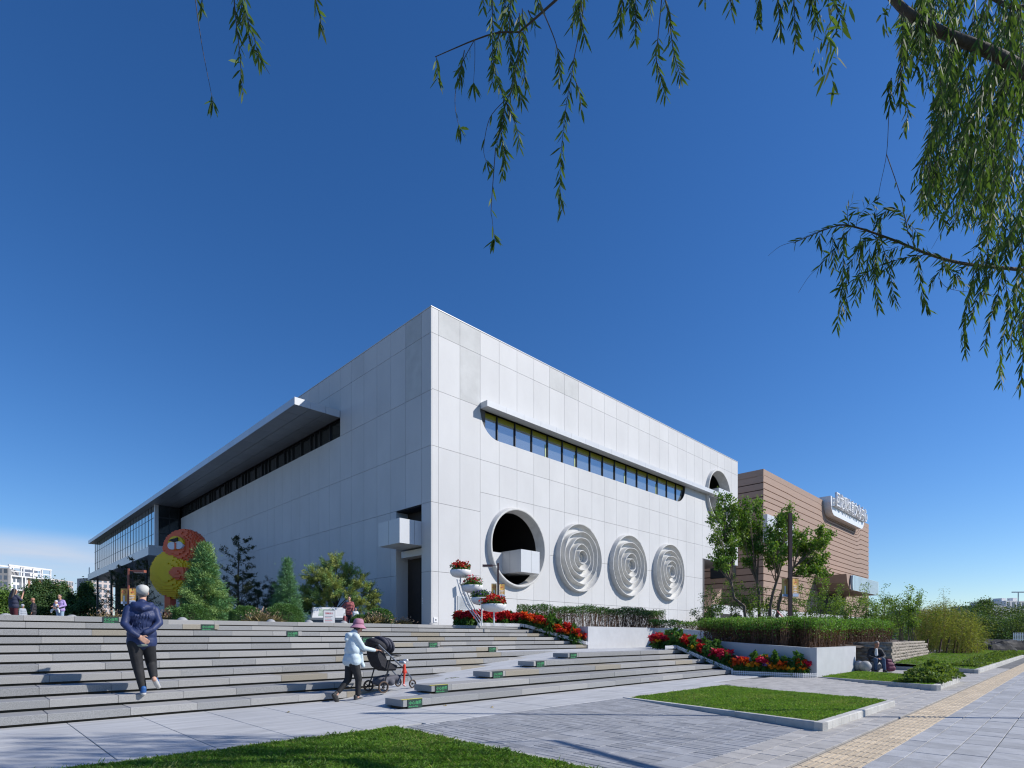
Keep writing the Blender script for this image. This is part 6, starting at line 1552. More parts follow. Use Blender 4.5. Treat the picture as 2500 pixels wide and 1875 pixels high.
# --- woman in a pink hat pushing a pushchair
fw_ = Vector((.985, .17, 0)).normalized()                       # walks along the foot of the ramp
fw_ = Vector((1, .04, 0)).normalized()
ft = pxz(862, 1711, 0); t = empty('person', ft, label='woman in a pink bucket hat and pale blue jacket pushing a pushchair', cat='person')
f = fw_; r = Vector((f.y, -f.x, 0)); M['pale_jacket'] = mat('pale_blue_jacket', (.56, .66, .71), .7, var=.12, vscale=9, bump=.35, bscale=14); Qw = Matrix((( r.x, f.x, 0), (r.y, f.y, 0), (0, 0, 1))).to_4x4()
W2 = lambda x, y, z: r*x + f*y + UZ*z
hc = W2(0, .12, 1.475); P, hd = head(hc, (f*.9 + FWv*.2 - UZ*.05), .98, W2(0, .05, 1.30)); hl_ = W2(.16, .44, 1.0); hr_ = W2(-.20, .44, 1.0)
P += [('c', W2(0, .02, 1.0), W2(0, .05, 1.33), .10, .06), ('c', W2(.1, .02, 1.26), W2(.17, .14, 1.04), .04, .036), ('c', W2(.17, .14, 1.04), hl_, .036, .028), ('c', W2(-.1, .02, 1.26), W2(-.2, .14, 1.04), .04, .036), ('c', W2(-.2, .14, 1.04), hr_, .036, .028)]
P += hand(None, hl_, f, -UZ, 1, 1.0, .8) + hand(None, hr_, f, -UZ, -1, 1.0, .8)
fused('body', P, .0095, M['skin'], t, 3); eyes(t, hd)
jk = [('e', W2(0, -.02, 1.08), (.155, .125, .27), Qw), ('c', W2(-.10, 0, 1.27), W2(.10, 0, 1.27), .08, .08), ('c', W2(-.09, -.03, .86), W2(.09, -.03, .86), .118, .118), ('c', W2(-.09, -.02, 1.0), W2(.09, -.02, 1.0), .112, .112), ('c', W2(-.09, -.05, .79), W2(.09, -.02, .79), .120, .120), ('c', W2(0, -.02, 1.3), W2(0, .03, 1.36), .085, .07), ('e', W2(0, -.10, 1.30), (.095, .06, .06), Qw), ('c', W2(0, -.12, 1.29), W2(0, -.145, 1.22), .045, .045),
      ('c', W2(.135, 0, 1.26), W2(.205, .11, 1.05), .060, .050), ('c', W2(.205, .11, 1.05), W2(.165, .38, 1.0), .050, .040), ('c', W2(-.135, 0, 1.26), W2(-.215, .11, 1.05), .060, .050), ('c', W2(-.215, .11, 1.05), W2(-.20, .38, 1.0), .057, .045), ('c', W2(.13, .11, .80), W2(.14, .14, .70), .03, .045), ('c', W2(.13, .11, .95), W2(.13, .12, .80), .03, .035)]
fused('jacket', jk, .012, M['pale_jacket'], t, 9)
tr = [('c', W2(-.08, -.02, .78), W2(.08, -.02, .78), .12, .12), ('c', W2(.08, -.02, .76), W2(.085, .07, .43), .098, .072), ('c', W2(.085, .07, .43), W2(.085, .055, .13), .068, .052), ('c', W2(-.08, -.02, .76), W2(-.085, -.06, .42), .098, .072), ('c', W2(-.085, -.06, .42), W2(-.08, -.27, .20), .068, .05)]
fused('trousers', tr, .012, M['trouser'], t, 7)
fused('ankle', [('c', W2(.085, .055, .16), W2(.085, .05, .05), .034, .034), ('c', W2(-.08, -.26, .21), W2(-.08, -.36, .10), .036, .032)], .010, M['skin'], t)
M['flat_shoe'] = mat('dark_flat_shoe', (.035, .035, .035), .6); shoe(t, W2(.085, .0, -.005), f, UZ, .22, M['flat_shoe'], .85, M['black']); shoe(t, W2(-.08, -.40, .13), (f*.5 - UZ*.86), (f*.86 + UZ*.5), .21, M['flat_shoe'], .85, M['black'])
hat = MB(); X = Matrix.Translation(hc + UZ*.03) @ Matrix.Rotation(math.atan2(f.y, f.x), 4, 'Z') @ Matrix.Rotation(R_(6), 4, 'Y'); hat.lathe([(.001, .135), (.05, .132), (.085, .115), (.098, .08), (.104, .02), (.12, -.01), (.165, -.055), (.170, -.06), (.16, -.06), (.112, -.015), (.09, .0)], 28, X)
ho = hat.build('bucket_hat', mat('dusty_pink_hat', (.42, .20, .28), .85, var=.15, vscale=10, bump=.2, bscale=25), t, smooth=True)
b = MB(); b.lathe([(.1055, .022), (.109, .024), (.1085, .042), (.1035, .044)], 28, X); b.build('hat_band', mat('plum_band', (.30, .12, .19), .85), ho)
fused('hair', [('e', hc - f*.03 + UZ*.0, (.078, .08, .08), Qw)], .012, M['hair'], t, 2)

# --- pushchair
po = ft + W2(-.02, .72, 0); zg = .077*(po.x - 4.6) + .02; slope = .06
t = empty('pushchair', (po.x, po.y, .0), label='black pushchair with hood, red doll hanging on its frame, being pushed up the ramp', cat='pushchair')
def S(x, y, z): return r*x + f*y + UZ*(z + max(0, .077*((po.x + (r*x + f*y).x) - 4.6)))
M['fabric_black'] = mat('pushchair_fabric', (.018, .018, .024), .8, bump=.3, bscale=25); M['frame_grey'] = mat('pushchair_frame', (.20, .22, .25), .35, metal=.7); M['tyre_brown'] = mat('brown_tyre', (.10, .065, .045), .8); M['red_doll'] = mat('red_doll_fabric', (.62, .05, .025), .75)
for sx in (-1, 1):
    b = MB(); b.tube([S(.24*sx, -.28, 1.0), S(.25*sx, .05, .70), S(.25*sx, .36, .42), S(.25*sx, .52, .24), S(.25*sx, .545, .16)], .016, 7); b.build('frame_bar', M['frame_grey'], t)
    b = MB(); b.tube([S(.25*sx, .02, .73), S(.25*sx, -.06, .45), S(.26*sx, -.17, .12)], .014, 6); b.build('leg', M['black'], t)
    b = MB(); b.tube([S(.25*sx, .34, .44), S(.25*sx, .22, .20), S(.25*sx, .18, .13)], .012, 6); b.build('brace', M['frame_grey'], t)
b = MB(); b.tube([S(-.24, -.28, 1.0), S(-.2, -.31, 1.02), S(.2, -.31, 1.02), S(.24, -.28, 1.0)], .017, 7); b.build('handle', M['black'], t)
def wheel(c, R, ax, lab=None):
    X = Matrix.Translation(c) @ Vector(ax).to_track_quat('Z', 'Y').to_matrix().to_4x4(); b = MB(); b.lathe([(R*.80, -.016), (R*.93, -.02), (R, -.010), (R, .010), (R*.93, .02), (R*.80, .016), (R*.80, -.016)], 28, X); wo = b.build('wheel', M['tyre_brown'], t, smooth=True); b = MB(); b.lathe([(R*.72, -.012), (R*.81, -.014), (R*.81, .014), (R*.72, .012), (R*.72, -.012)], 24, X); b.lathe([(.001, -.022), (R*.2, -.022), (R*.2, .022), (.001, .022)], 12, X)
    for i in range(5): a = 2*math.pi*i/5; b.tube([X @ Vector((R*.15*math.cos(a), R*.15*math.sin(a), 0)), X @ Vector((R*.75*math.cos(a), R*.75*math.sin(a), 0))], R*.07, 5)
    b.build('rim', M['black'], wo)
for sx in (-1, 1): wheel(S(.27*sx, -.18, .125), .122, r); wheel(S(.255*sx, .56, .095), .088, r)
seat_ = [('c', S(-.16, -.20, .93), S(.16, -.20, .93), .10, .10), ('c', S(-.17, -.02, .62), S(.17, -.02, .62), .10, .10), ('c', S(-.17, .10, .56), S(.17, .10, .56), .09, .09), ('c', S(-.17, -.08, .78), S(.17, -.08, .78), .10, .10), ('c', S(-.15, -.05, .50), S(.15, -.05, .50), .085, .085), ('c', S(-.15, .14, .47), S(.15, .14, .47), .07, .07), ('c', S(-.16, -.14, .64), S(.16, -.14, .64), .085, .08), ('c', S(-.15, -.22, .86), S(.15, -.22, .86), .075, .07), ('c', S(-.16, -.18, .75), S(.16, -.18, .75), .08, .08), ('c', S(-.15, .05, .47), S(.15, .05, .47), .08, .08)]
prof_s = [(-.31, .96), (-.285, .74), (-.19, .53), (-.04, .43), (.22, .41), (.26, .49), (.10, .56), (-.04, .66), (-.12, .86), (-.17, 1.02), (-.25, 1.05)]
sd_ = MB()
for x0, x1, k in ((-.20, -.13, .86), (-.13, .13, 1.0), (.13, .20, .86)):
    cx0 = sum(p[0] for p in prof_s) / 11; cz0 = sum(p[1] for p in prof_s) / 11
    ring = lambda x, kk: [S(x, cx0 + (p[0] - cx0)*kk, cz0 + (p[1] - cz0)*kk) for p in prof_s]
    A = ring(x0, k if x0 < -.15 else 1.0); B_3 = ring(x1, k if x1 > .15 else 1.0); sd_.add(A + B_3, [tuple(range(11))[::-1], tuple(range(11, 22))] + [(i, (i+1) % 11, 11 + (i+1) % 11, 11 + i) for i in range(11)])
sd_.build('seat_shell', M['fabric_black'], t)
QS = Matrix(((r.x, f.x, 0), (r.y, f.y, 0), (0, 0, 1))).to_4x4()
def lobe(c, a, rx, ry, rz): return ('e', c, (rx, ry, rz), QS @ Matrix.Rotation(a, 4, 'X'))
fused('hood_back', [lobe(S(0, -.20, 1.00), -.5, .235, .19, .105), lobe(S(0, -.13, .95), -.6, .225, .17, .13)], .013, M['fabric_black'], t, 8)
hm = mat('charcoal_hood', (.040, .041, .062), .75, bump=.2, bscale=30)
for j in range(3): fused('hood_panel', [lobe(S(0, -.05 + .085*j, 1.01 - .035*j), -.95 - .18*j, .228 - .006*j, .175, .085 - .006*j)], .013, hm, t, 1)
b = MB(); b.tube([S(-.25, .02, .70), S(-.2, .30, .72), S(.2, .30, .72), S(.25, .02, .70)], .014, 6); b.build('bumper_bar', M['black'], t)
fused('basket', [('c', S(-.17, -.08, .20), S(.17, -.08, .20), .07, .07), ('c', S(-.17, .25, .20), S(.17, .25, .20), .07, .07), ('c', S(-.17, .08, .19), S(.17, .08, .19), .08, .08), ('c', S(.17, -.08, .26), S(.17, .25, .27), .05, .06), ('c', S(-.17, -.08, .26), S(-.17, .25, .27), .05, .06), ('c', S(.0, -.08, .24), S(.0, .25, .25), .07, .07)], .014, mat('grey_basket', (.10, .10, .12), .8), t, 3)
fused('tray', [('c', S(.18, .40, .56), S(.02, .42, .56), .035, .035), ('c', S(.2, .46, .60), S(.1, .46, .60), .03, .025)], .010, M['plastic_white'], t, 2)
dd = S(.285, .33, .47); fused('hanging_doll', [('c', dd + UZ*.04, dd - UZ*.10 - f*.01, .03, .035), ('c', dd - UZ*.10, dd - UZ*.34 + f*-.02, .026, .02), ('c', dd + UZ*.0, dd - UZ*.12 + f*.05, .022, .018)], .008, M['red_doll'], t, 2); fused('doll_foot', [('c', dd - UZ*.36 - f*.03, dd - UZ*.385 + f*.01, .022, .022)], .008, mat('doll_pink', (.66, .36, .34), .7), t, 2)

# --- standing people at the top of the steps
def person(x, ytop, tt, height, label, face, top, legs, hairm, build=1.0, arms='down', skin='skin', hair_long=False, z=PZ, zfoot=None, skirt=None, group=None):
    o = px(x, 1500, tt); o.z = z; t = empty('person', o, label=label, cat='person'); s = height/1.66; f, r = frame_(face); Q = Matrix((( r.x, f.x, 0), (r.y, f.y, 0), (0, 0, 1))).to_4x4(); K = lambda x, y, z_: (r*x + f*y + UZ*z_)*s
    hc = K(0, .03, 1.525); P, hd = head(hc, f, s, K(0, 0, 1.36)); B = build
    pose = {'down': ((.20*B, .02, 1.12), (.23*B, .06, .86), (-.20*B, .02, 1.12), (-.23*B, .06, .86)), 'phone': ((.25*B, .10, 1.15), (.16, .26, 1.46), (-.22*B, .0, 1.1), (-.25*B, .02, .84)), 'hip': ((.33*B, -.03, 1.12), (.16*B, .1, 1.0), (-.21*B, .02, 1.12), (-.20*B, .13, .9)), 'carry': ((.25*B, .02, 1.1), (.10, .26, .98), (-.25*B, .02, 1.1), (-.10, .26, .98)), 'lap': ((.27*B, .05, 1.12), (.15, .3, .95), (-.27*B, .05, 1.12), (-.15, .3, .95))}[arms]
    for i, sd in ((0, 1), (2, -1)):
        e, w_ = K(*pose[i]), K(*pose[i+1]); P += [('c', K(.15*sd*B, 0, 1.33), e, .042*s, .036*s), ('c', e, w_, .036*s, .026*s)]; d = (w_ - e).normalized(); P += hand(None, w_, d, f if arms != 'phone' else -f, sd, s, .4)
    P += [('c', K(0, 0, .9), K(0, 0, 1.33), .10*s*B, .07*s), ('c', K(.07, 0, .85), K(.08, .02, .08), .06*s, .04*s), ('c', K(-.07, 0, .85), K(-.08, .02, .08), .06*s, .04*s), ('c', K(-.07, 0, .88), K(.07, 0, .88), .09*s, .09*s), ('c', K(.08, .0, .06), K(.085, .12, .04), .04*s, .035*s), ('c', K(-.08, .0, .06), K(-.085, .12, .04), .04*s, .035*s)]
    fused('body', P, .0115, M[skin], t, 2); eyes(t, hd)
    tp = [('c', K(-.12*B, 0, 1.31), K(.12*B, 0, 1.31), .075*s, .075*s), ('c', K(-.07*B, 0, 1.05), K(.07*B, 0, 1.05), .125*s*B, .125*s*B), ('c', K(-.07*B, .0, 1.2), K(.07*B, 0, 1.2), .125*s*B, .125*s*B), ('c', K(-.07*B, 0, .88), K(.07*B, 0, .88), .125*s*B, .125*s*B)]
    for i, sd in ((0, 1), (2, -1)):
        e = K(*pose[i]); tp.append(('c', K(.155*sd*B, 0, 1.31), e, .062*s, .052*s))
        if top[1]: w_ = K(*pose[i+1]); tp.append(('c', e, e.lerp(w_, .9), .052*s, .040*s))
    fused('top', tp, .013, top[0], t, 6)
    fused('trousers', [('c', K(-.07, 0, .84), K(.07, 0, .84), .115*s*B, .115*s*B), ('c', K(.075*B, 0, .8), K(.08*B, .02, .12), .088*s*B, .06*s), ('c', K(-.075*B, 0, .8), K(-.08*B, .02, .12), .088*s*B, .06*s)], .015, legs, t, 3)
    if hairm is not None:
        hp = [('e', hc + UZ*.05*s - f*.025*s, (.084*s, .093*s, .085*s), Q)]
        if hair_long: hp += [('c', hc - f*.05*s + r*.03*s, K(.05, -.10, 1.24), .075*s, .08*s), ('c', hc - f*.05*s - r*.03*s, K(-.05, -.10, 1.24), .075*s, .08*s)]
        fused('hair', hp, .012, hairm, t, 2)
    return t, K, hc, f, r, s
cam_dir = -FWv.normalized(); navy = mat('dark_blue_tee', (.03, .035, .07), .8, bump=.3, bscale=20); maroon = mat('maroon_trousers', (.08, .012, .022), .8); lilac = mat('lilac_shirt', (.45, .34, .68), .75, var=.3, vscale=14); jeans = mat('light_jeans', (.30, .42, .56), .8, var=.2, vscale=20); blackt = mat('black_shirt', (.02, .02, .027), .7, bump=.3, bscale=20); greyh = mat('grey_hoodie', (.34, .38, .44), .8); check = mat('red_checked_shirt', (.48, .14, .13), .75, var=.55, vscale=26, col2=(.20, .05, .06)); whiteb = mat('white_child_top', (.62, .68, .70), .8, var=.2, vscale=14)
fwd = FWv.normalized(); rt = RTv.normalized()
t1, K, hc, f, r, s = person(34, 0, 24.5, 1.64, 'woman with long dark hair seen from behind, holding up a phone', fwd*.95 + rt*.3, (navy, False), maroon, M['hair'], 1.2, 'phone', hair_long=True)
b = MB(); c0 = K(.16, .30, 1.53); b.box((-.035, -.006, -.07), (.035, .006, .07), Matrix.Translation(t1.location + c0) @ Matrix.Rotation(math.atan2(r.y, r.x), 4, 'Z') @ Matrix.Rotation(R_(-8), 4, 'X')); tag(b.build('phone', M['black']), 'black phone held up by the long-haired woman', 'phone')
person(82, 0, 31, 1.70, 'bald man in a black shirt on the plaza, looking to the left', cam_dir*.6 - rt*.8, (blackt, True), mat('dark_trousers', (.03, .03, .04), .8), None, 1.08, 'down', 'skin_dark')
t1, K, hc, f, r, s = person(147, 0, 27.5, 1.62, 'woman in a lilac shirt and jeans carrying a baby on her front', cam_dir, (lilac, True), jeans, M['hair'], 1.12, 'carry', 'skin')
fused('vest', [('c', K(-.05, .02, 1.26), K(.05, .02, 1.26), .10*s, .10*s), ('c', K(-.06, .02, 1.0), K(.06, .02, 1.0), .145*s, .145*s)], .014, mat('dark_grey_vest', (.07, .075, .08), .8), t1, 3)
bt = empty('person', t1.location, label='baby in white, carried in a sling on the chest of the woman in lilac', cat='person'); BK = lambda x, y, z_: (r*x + f*y + UZ*z_)
P, hd = head(BK(.0, .25, 1.20), f, .80, BK(0, .22, 1.10)); P += [('c', BK(0, .20, .92), BK(0, .22, 1.10), .08, .05), ('c', BK(.06, .24, .90), BK(.17, .30, .82), .04, .035), ('c', BK(-.06, .24, .90), BK(-.17, .30, .82), .04, .035), ('c', BK(.17, .30, .82), BK(.19, .30, .70), .035, .03), ('c', BK(-.17, .30, .82), BK(-.19, .30, .70), .035, .03), ('c', BK(.08, .24, 1.06), BK(.15, .32, .99), .03, .025), ('c', BK(-.08, .24, 1.06), BK(-.15, .32, .99), .03, .025)]
P += hand(None, BK(.15, .32, .99), r*.3 + f, -UZ, 1, .5, .4) + hand(None, BK(-.15, .32, .99), r*-.3 + f, -UZ, -1, .5, .4)
fused('body', P, .010, M['skin'], bt, 2); eyes(bt, hd); fused('suit', [('c', BK(0, .21, .94), BK(0, .22, 1.08), .095, .075), ('c', BK(.06, .24, .90), BK(.17, .30, .82), .052, .046), ('c', BK(-.06, .24, .90), BK(-.17, .30, .82), .052, .046), ('c', BK(.17, .30, .82), BK(.19, .30, .72), .045, .038), ('c', BK(-.17, .30, .82), BK(-.19, .30, .72), .045, .038)], .011, whiteb, bt, 2)
fused('cap', [('e', BK(0, .245, 1.25), (.068, .07, .05))], .010, M['white'], bt, 2); fused('sling', [('c', BK(-.06, .25, .96), BK(.06, .25, .96), .085, .085)], .012, mat('grey_sling', (.16, .165, .19), .8), bt, 2)
t1 = person(55, 0, 28, 1.15, 'child in a pale grey hoodie behind the long-haired woman', cam_dir*.3 + rt, (greyh, True), navy, None, 1.05, 'down')
fused('hood', [('e', t1[2] + UZ*.03 - t1[3]*.02, (.075, .085, .085))], .012, greyh, t1[0], 2)
t1 = person(853, 0, 28.2, 1.56, 'woman in a red checked shirt with one hand on her hip beside the map board', cam_dir, (check, True), mat('navy_trousers', (.02, .022, .035), .8), M['hair'], 1.12, 'hip')
fused('shirt_tail', [('c', t1[1](-.07, 0, .78), t1[1](.07, 0, .78), .135, .135)], .014, check, t1[0], 3)
person(868, 0, 28.0, .98, 'small child in a white top standing by the woman in the red checked shirt', cam_dir*.9 + rt*.4, (whiteb, False), mat('child_shorts', (.25, .28, .33), .8), M['hair'], 1.1, 'down')
o = px(842, 1500, 28.0); o.z = PZ; t = empty('bag', o, label='dark red patterned bag at the side of the woman in the red checked shirt', cat='bag'); fused('bag_body', [('c', (0, 0, .25), (0, 0, .5), .12, .10), ('c', (.05, 0, .3), (.05, 0, .45), .1, .1)], .02, check, t, 2); b = MB(); b.tube([(-.07, 0, .55), (-.03, 0, .72), (.03, 0, .72), (.07, 0, .55)], .012, 5); b.build('handle', M['black'], t)

# --- man sitting on a stone sphere, wheeled bag beside him
t = empty('person', (seat.x, seat.y, 0), label='grey-haired man in a dark jacket and jeans sitting on a stone sphere', cat='person'); f = (-FWv*.82 - RTv*.1).normalized(); r = Vector((f.y, -f.x, 0)); Q = Matrix((( r.x, f.x, 0), (r.y, f.y, 0), (0, 0, 1))).to_4x4(); K = lambda x, y, z_: r*x + f*y + UZ*z_
hc = K(-.02, .10, 1.00); P, hd = head(hc, f*.9 - UZ*.12, .96, K(0, .05, .86))
P += [('c', K(0, -.02, .5), K(0, .04, .84), .10, .065), ('c', K(.17, .03, .80), K(.27, .10, .56), .042, .036), ('c', K(.27, .10, .56), K(.10, .28, .50), .036, .027), ('c', K(-.17, .03, .80), K(-.27, .10, .56), .042, .036), ('c', K(-.27, .10, .56), K(-.10, .28, .50), .036, .027)] + hand(None, K(.10, .28, .50), f*.6 - r*.6, -UZ, 1, 1, .6) + hand(None, K(-.10, .28, .50), f*.6 + r*.6, -UZ, -1, 1, .6)
P += [('c', K(.09, .0, .47), K(.14, .36, .46), .07, .055), ('c', K(.14, .36, .46), K(.14, .33, .07), .052, .036), ('c', K(-.09, .0, .47), K(-.10, .38, .46), .07, .055), ('c', K(-.10, .38, .46), K(-.12, .42, .07), .052, .036)]
fused('body', P, .010, M['skin_dark'], t, 2); eyes(t, hd); darkj = mat('dark_jacket', (.016, .017, .024), .7, bump=.3, bscale=18)
fused('jacket', [('c', K(-.13, .02, .80), K(.13, .02, .80), .082, .082), ('c', K(-.09, -.03, .60), K(.09, -.03, .60), .14, .14), ('c', K(-.08, -.03, .48), K(.08, -.03, .48), .13, .13), ('c', K(.17, .03, .79), K(.275, .10, .56), .068, .058), ('c', K(.275, .10, .56), K(.13, .25, .50), .056, .045), ('c', K(-.17, .03, .79), K(-.275, .10, .56), .068, .058), ('c', K(-.275, .10, .56), K(-.13, .25, .50), .056, .045)], .012, darkj, t, 3)
fused('shirt', [('c', K(0, .085, .62), K(0, .09, .82), .062, .045)], .010, M['white'], t, 2)
fused('jeans', [('c', K(-.07, -.02, .48), K(.07, -.02, .48), .12, .12), ('c', K(.09, .02, .46), K(.14, .36, .455), .088, .072), ('c', K(.14, .36, .455), K(.14, .33, .10), .068, .052), ('c', K(-.09, .02, .46), K(-.10, .38, .455), .088, .072), ('c', K(-.10, .38, .455), K(-.12, .42, .10), .068, .052)], .012, mat('blue_jeans', (.045, .085, .16), .8, var=.25, vscale=16), t, 3)
for sx, yy in ((.14, .29), (-.12, .38)): shoe(t, K(sx, yy, 0), f, UZ, .27, M['flat_shoe'], 1, M['sole'])
fused('hair', [('e', hc + UZ*.055 - f*.02, (.080, .09, .075), Q)], .010, M['hair_grey'], t, 2)
o = pxz(2172, 1641, 0); t = empty('wheeled_bag', o, label='purple wheeled shopping bag with a folded handle beside the seated man', cat='bag'); pur = mat('purple_bag', (.13, .022, .06), .7, var=.4, vscale=14, bump=.4, bscale=16)
fused('bag_body', [('c', RTv*-.07 + UZ*.14, RTv*.08 + UZ*.14, .13, .12), ('c', RTv*-.09 + UZ*.28, RTv*.04 + UZ*.26, .12, .11), ('c', RTv*-.09 + UZ*.4, RTv*.0 + UZ*.40, .085, .08)], .012, pur, t, 2)
b = MB(); b.tube([RTv*-.15 + UZ*.1, RTv*-.17 + UZ*.52, RTv*-.05 + UZ*.53, RTv*-.04 + UZ*.4], .012, 5); b.build('handle', M['black'], t); b = MB()
for sx in (-.08, .08): b.lathe([(.001, -.015), (.045, -.015), (.05, 0), (.045, .015), (.001, .015)], 14, Matrix.Translation(RTv*-.12 + FWv*sx + UZ*.05) @ Matrix.Rotation(R_(90), 4, 'X'))
b.build('wheel', M['black'], t)
# ------------------------------------------------------------------ the willow the photographer stands under
wt = empty('willow_tree', RT*6.9 + FW*2.6, label='willow whose hanging leafy branches frame the top and right of the view', cat='tree')
WO = Vector(wt.location)
def wp(x, y, t): return px(x, y, t) - WO
tw_ = MB(); wl_ = Leaves(); single = []
g = np.random.default_rng(77)
def smooth(pts, n=5):
    P = [np.array(V3(p)) for p in pts]; out = []
    for i in range(len(P) - 1):
        p0 = P[max(i-1, 0)]; p1 = P[i]; p2 = P[i+1]; p3 = P[min(i+2, len(P)-1)]
        for k in range(n):
            s = k / n; out.append(.5*((2*p1) + (-p0 + p2)*s + (2*p0 - 5*p1 + 4*p2 - p3)*s*s + (-p0 + 3*p1 - 3*p2 + p3)*s**3))
    out.append(P[-1]); return out
def strand(pts, t, dens=48, r0=.0045, bare=0.0, tuft=0, L=(.08, .125), indiv=False, spread=.75, upto=1.0):
    """one hanging twig: pts in photograph pixels, leaves from fraction bare onward"""
    P = smooth([wp(x, y, t + dt) for (x, y, dt) in [(q if len(q) == 3 else (q[0], q[1], 0)) for q in pts]])
    n = len(P); tw_.tube([Vector(p) for p in P], [r0*(1 - .75*i/(n-1)) + .0006 for i in range(n)], 4, False)
    A = np.array(P); seg = np.linalg.norm(np.diff(A, axis=0), axis=1); cum = np.concatenate([[0], np.cumsum(seg)]); tot = cum[-1]
    k = int(1.35 * dens * tot * max(0, upto - bare)); S = bare*tot + (upto - bare)*tot*(np.arange(k) + g.random(k)*.6)/max(k, 1)
    if tuft: S = np.concatenate([S, tot*(1 - .07*g.random(tuft)**1.5*min(1, 1/tot))])
    if len(S) == 0: return
    pos = np.stack([np.interp(S, cum, A[:, i]) for i in range(3)], 1); nx = np.stack([np.interp(np.minimum(S + .02, tot), cum, A[:, i]) for i in range(3)], 1); pv_ = np.stack([np.interp(np.maximum(S - .02, 0), cum, A[:, i]) for i in range(3)], 1); tan = unit(nx - pv_)
    side = unit(np.cross(tan, V3(FWv)) + g.normal(size=(len(S), 3))*.55); sg = np.where(np.arange(len(S)) % 2 == 0, 1, -1)[:, None]
    D = unit(tan*g.uniform(.45, .95, len(S))[:, None] + side*sg*g.uniform(.4, 1.0, len(S))[:, None]*spread + np.array([0, 0, -.30]))
    Ls = g.uniform(*L, len(S)); Wd = Ls*g.uniform(.155, .22, len(S))
    if indiv:
        for p, d, l, w_ in zip(pos, D, Ls, Wd): single.append((p, d, l, w_))
    else: wl_.add(pos, D, Ls, Wd, 0)
c5 = lambda x, y: (1000 + .3617*x, .3617*y)
c6 = lambda x, y: (1800 + .5785*x, .5785*y)
c7 = lambda x, y: (450 + .1808*x, .1808*y)
def st(conv, pts, t, **k): strand([conv(*p[:2]) + tuple(p[2:]) for p in pts], t, **k)
# middle group
A_ = dict(indiv=True)
st(c5, [(560, -60), (558, 230), (565, 400), (600, 560), (645, 690)], 4.6, dens=46, **A_)
st(c5, [(690, -80), (672, 200), (690, 400), (722, 560), (755, 680)], 4.7, dens=70)
st(c5, [(640, -60), (640, 120), (600, 260), (570, 430), (560, 560)], 4.8, dens=60)
st(c5, [(740, 90), (742, 300), (720, 450), (690, 600), (650, 700), (620, 860), (580, 1000)], 4.6, dens=46, **A_)
st(c5, [(580, 1000), (565, 1200), (550, 1420), (556, 1470), (572, 1615)], 4.6, dens=6, tuft=13, **A_)
st(c5, [(760, 60), (770, 300), (765, 430), (790, 610)], 4.9, dens=44)
st(c5, [(650, 690), (690, 780), (725, 870), (745, 1000)], 4.6, dens=40, **A_)
st(c5, [(640, 680), (540, 800), (500, 1000), (520, 1100)], 4.6, dens=3, tuft=9, r0=.003)
st(c5, [(640, 740), (622, 920), (640, 1050), (625, 1190)], 4.6, dens=54, **A_)
st(c5, [(880, 30), (980, 270), (1010, 420), (1005, 570)], 4.5, dens=52, bare=.5, **A_)
st(c5, [(1180, -30), (1160, 150), (1112, 380), (1095, 500), (1062, 680), (1040, 850), (1022, 1050), (1015, 1250), (1030, 1425)], 4.5, dens=44, bare=.28, **A_)
st(c5, [(1165, -60), (1150, 80), (1170, 200), (1190, 270)], 4.5, dens=60)
st(c5, [(1120, 0), (1115, 120), (1090, 190)], 4.6, dens=60)
st(c5, [(1100, 510), (1140, 600), (1160, 745)], 4.5, dens=34)
st(c5, [(440, 265), (345, 450), (308, 640), (315, 780), (345, 880)], 4.7, dens=3, tuft=12, r0=.003)
st(c5, [(370, 340), (355, 430), (340, 560)], 4.7, dens=52)
st(c5, [(440, 270), (440, 420), (430, 570)], 4.7, dens=2, tuft=9, r0=.003)
st(c5, [(180, 385), (185, 440), (190, 530)], 4.8, dens=30, tuft=4, r0=.003)
st(c5, [(500, -60), (495, 60)], 4.7, dens=44); st(c5, [(860, -50), (870, 60)], 4.7, dens=60); st(c5, [(800, 70), (850, 190)], 4.7, dens=40)
st(c5, [(1440, -60), (1430, 60), (1408, 210)], 4.4, dens=48); st(c5, [(1520, -60), (1525, 120), (1522, 265)], 4.5, dens=66, **A_); st(c5, [(1490, -60), (1480, 60)], 4.5, dens=60); st(c5, [(1620, -60), (1625, 90)], 4.5, dens=54)
st(c5, [(1705, -40), (1675, 270), (1665, 400), (1695, 520), (1725, 640)], 4.3, dens=56, bare=.42, **A_)
st(c5, [(1720, -20), (1755, 130), (1770, 270), (1795, 400), (1835, 540)], 4.2, dens=54, **A_)
st(c5, [(1990, -60), (1995, 20)], 4.4, dens=40); st(c5, [(2160, -60), (2175, 85)], 4.4, dens=44)
# left group
st(c7, [(140, -90), (180, 230), (250, 680), (350, 1190), (385, 1380)], 4.4, dens=1, tuft=15, r0=.0028)
st(c7, [(665, -90), (700, 300), (740, 640), (762, 900), (765, 1040), (800, 1270)], 4.4, dens=27)
st(c7, [(800, -90), (860, 280), (930, 450), (990, 700), (1150, 1000)], 4.4, dens=32, upto=.8); st(c7, [(760, -60), (780, 200), (800, 330)], 4.5, dens=60); st(c7, [(870, 300), (880, 560), (990, 740), (1050, 850)], 4.4, dens=36)
st(c7, [(1770, -90), (1790, 90), (1830, 230), (1850, 380)], 4.6, dens=46); st(c7, [(235, -90), (240, 110)], 4.5, dens=44, tuft=3)
# top, right of centre
for q in ([(95, -60), (88, 110)], [(165, -60), (185, 150)], [(235, -60), (250, 190)], [(320, -60), (333, 130)], [(385, -60), (440, 80)], [(300, -60), (318, 50)], [(205, -50), (190, 40)]): st(c6, q, 5.0, dens=46)
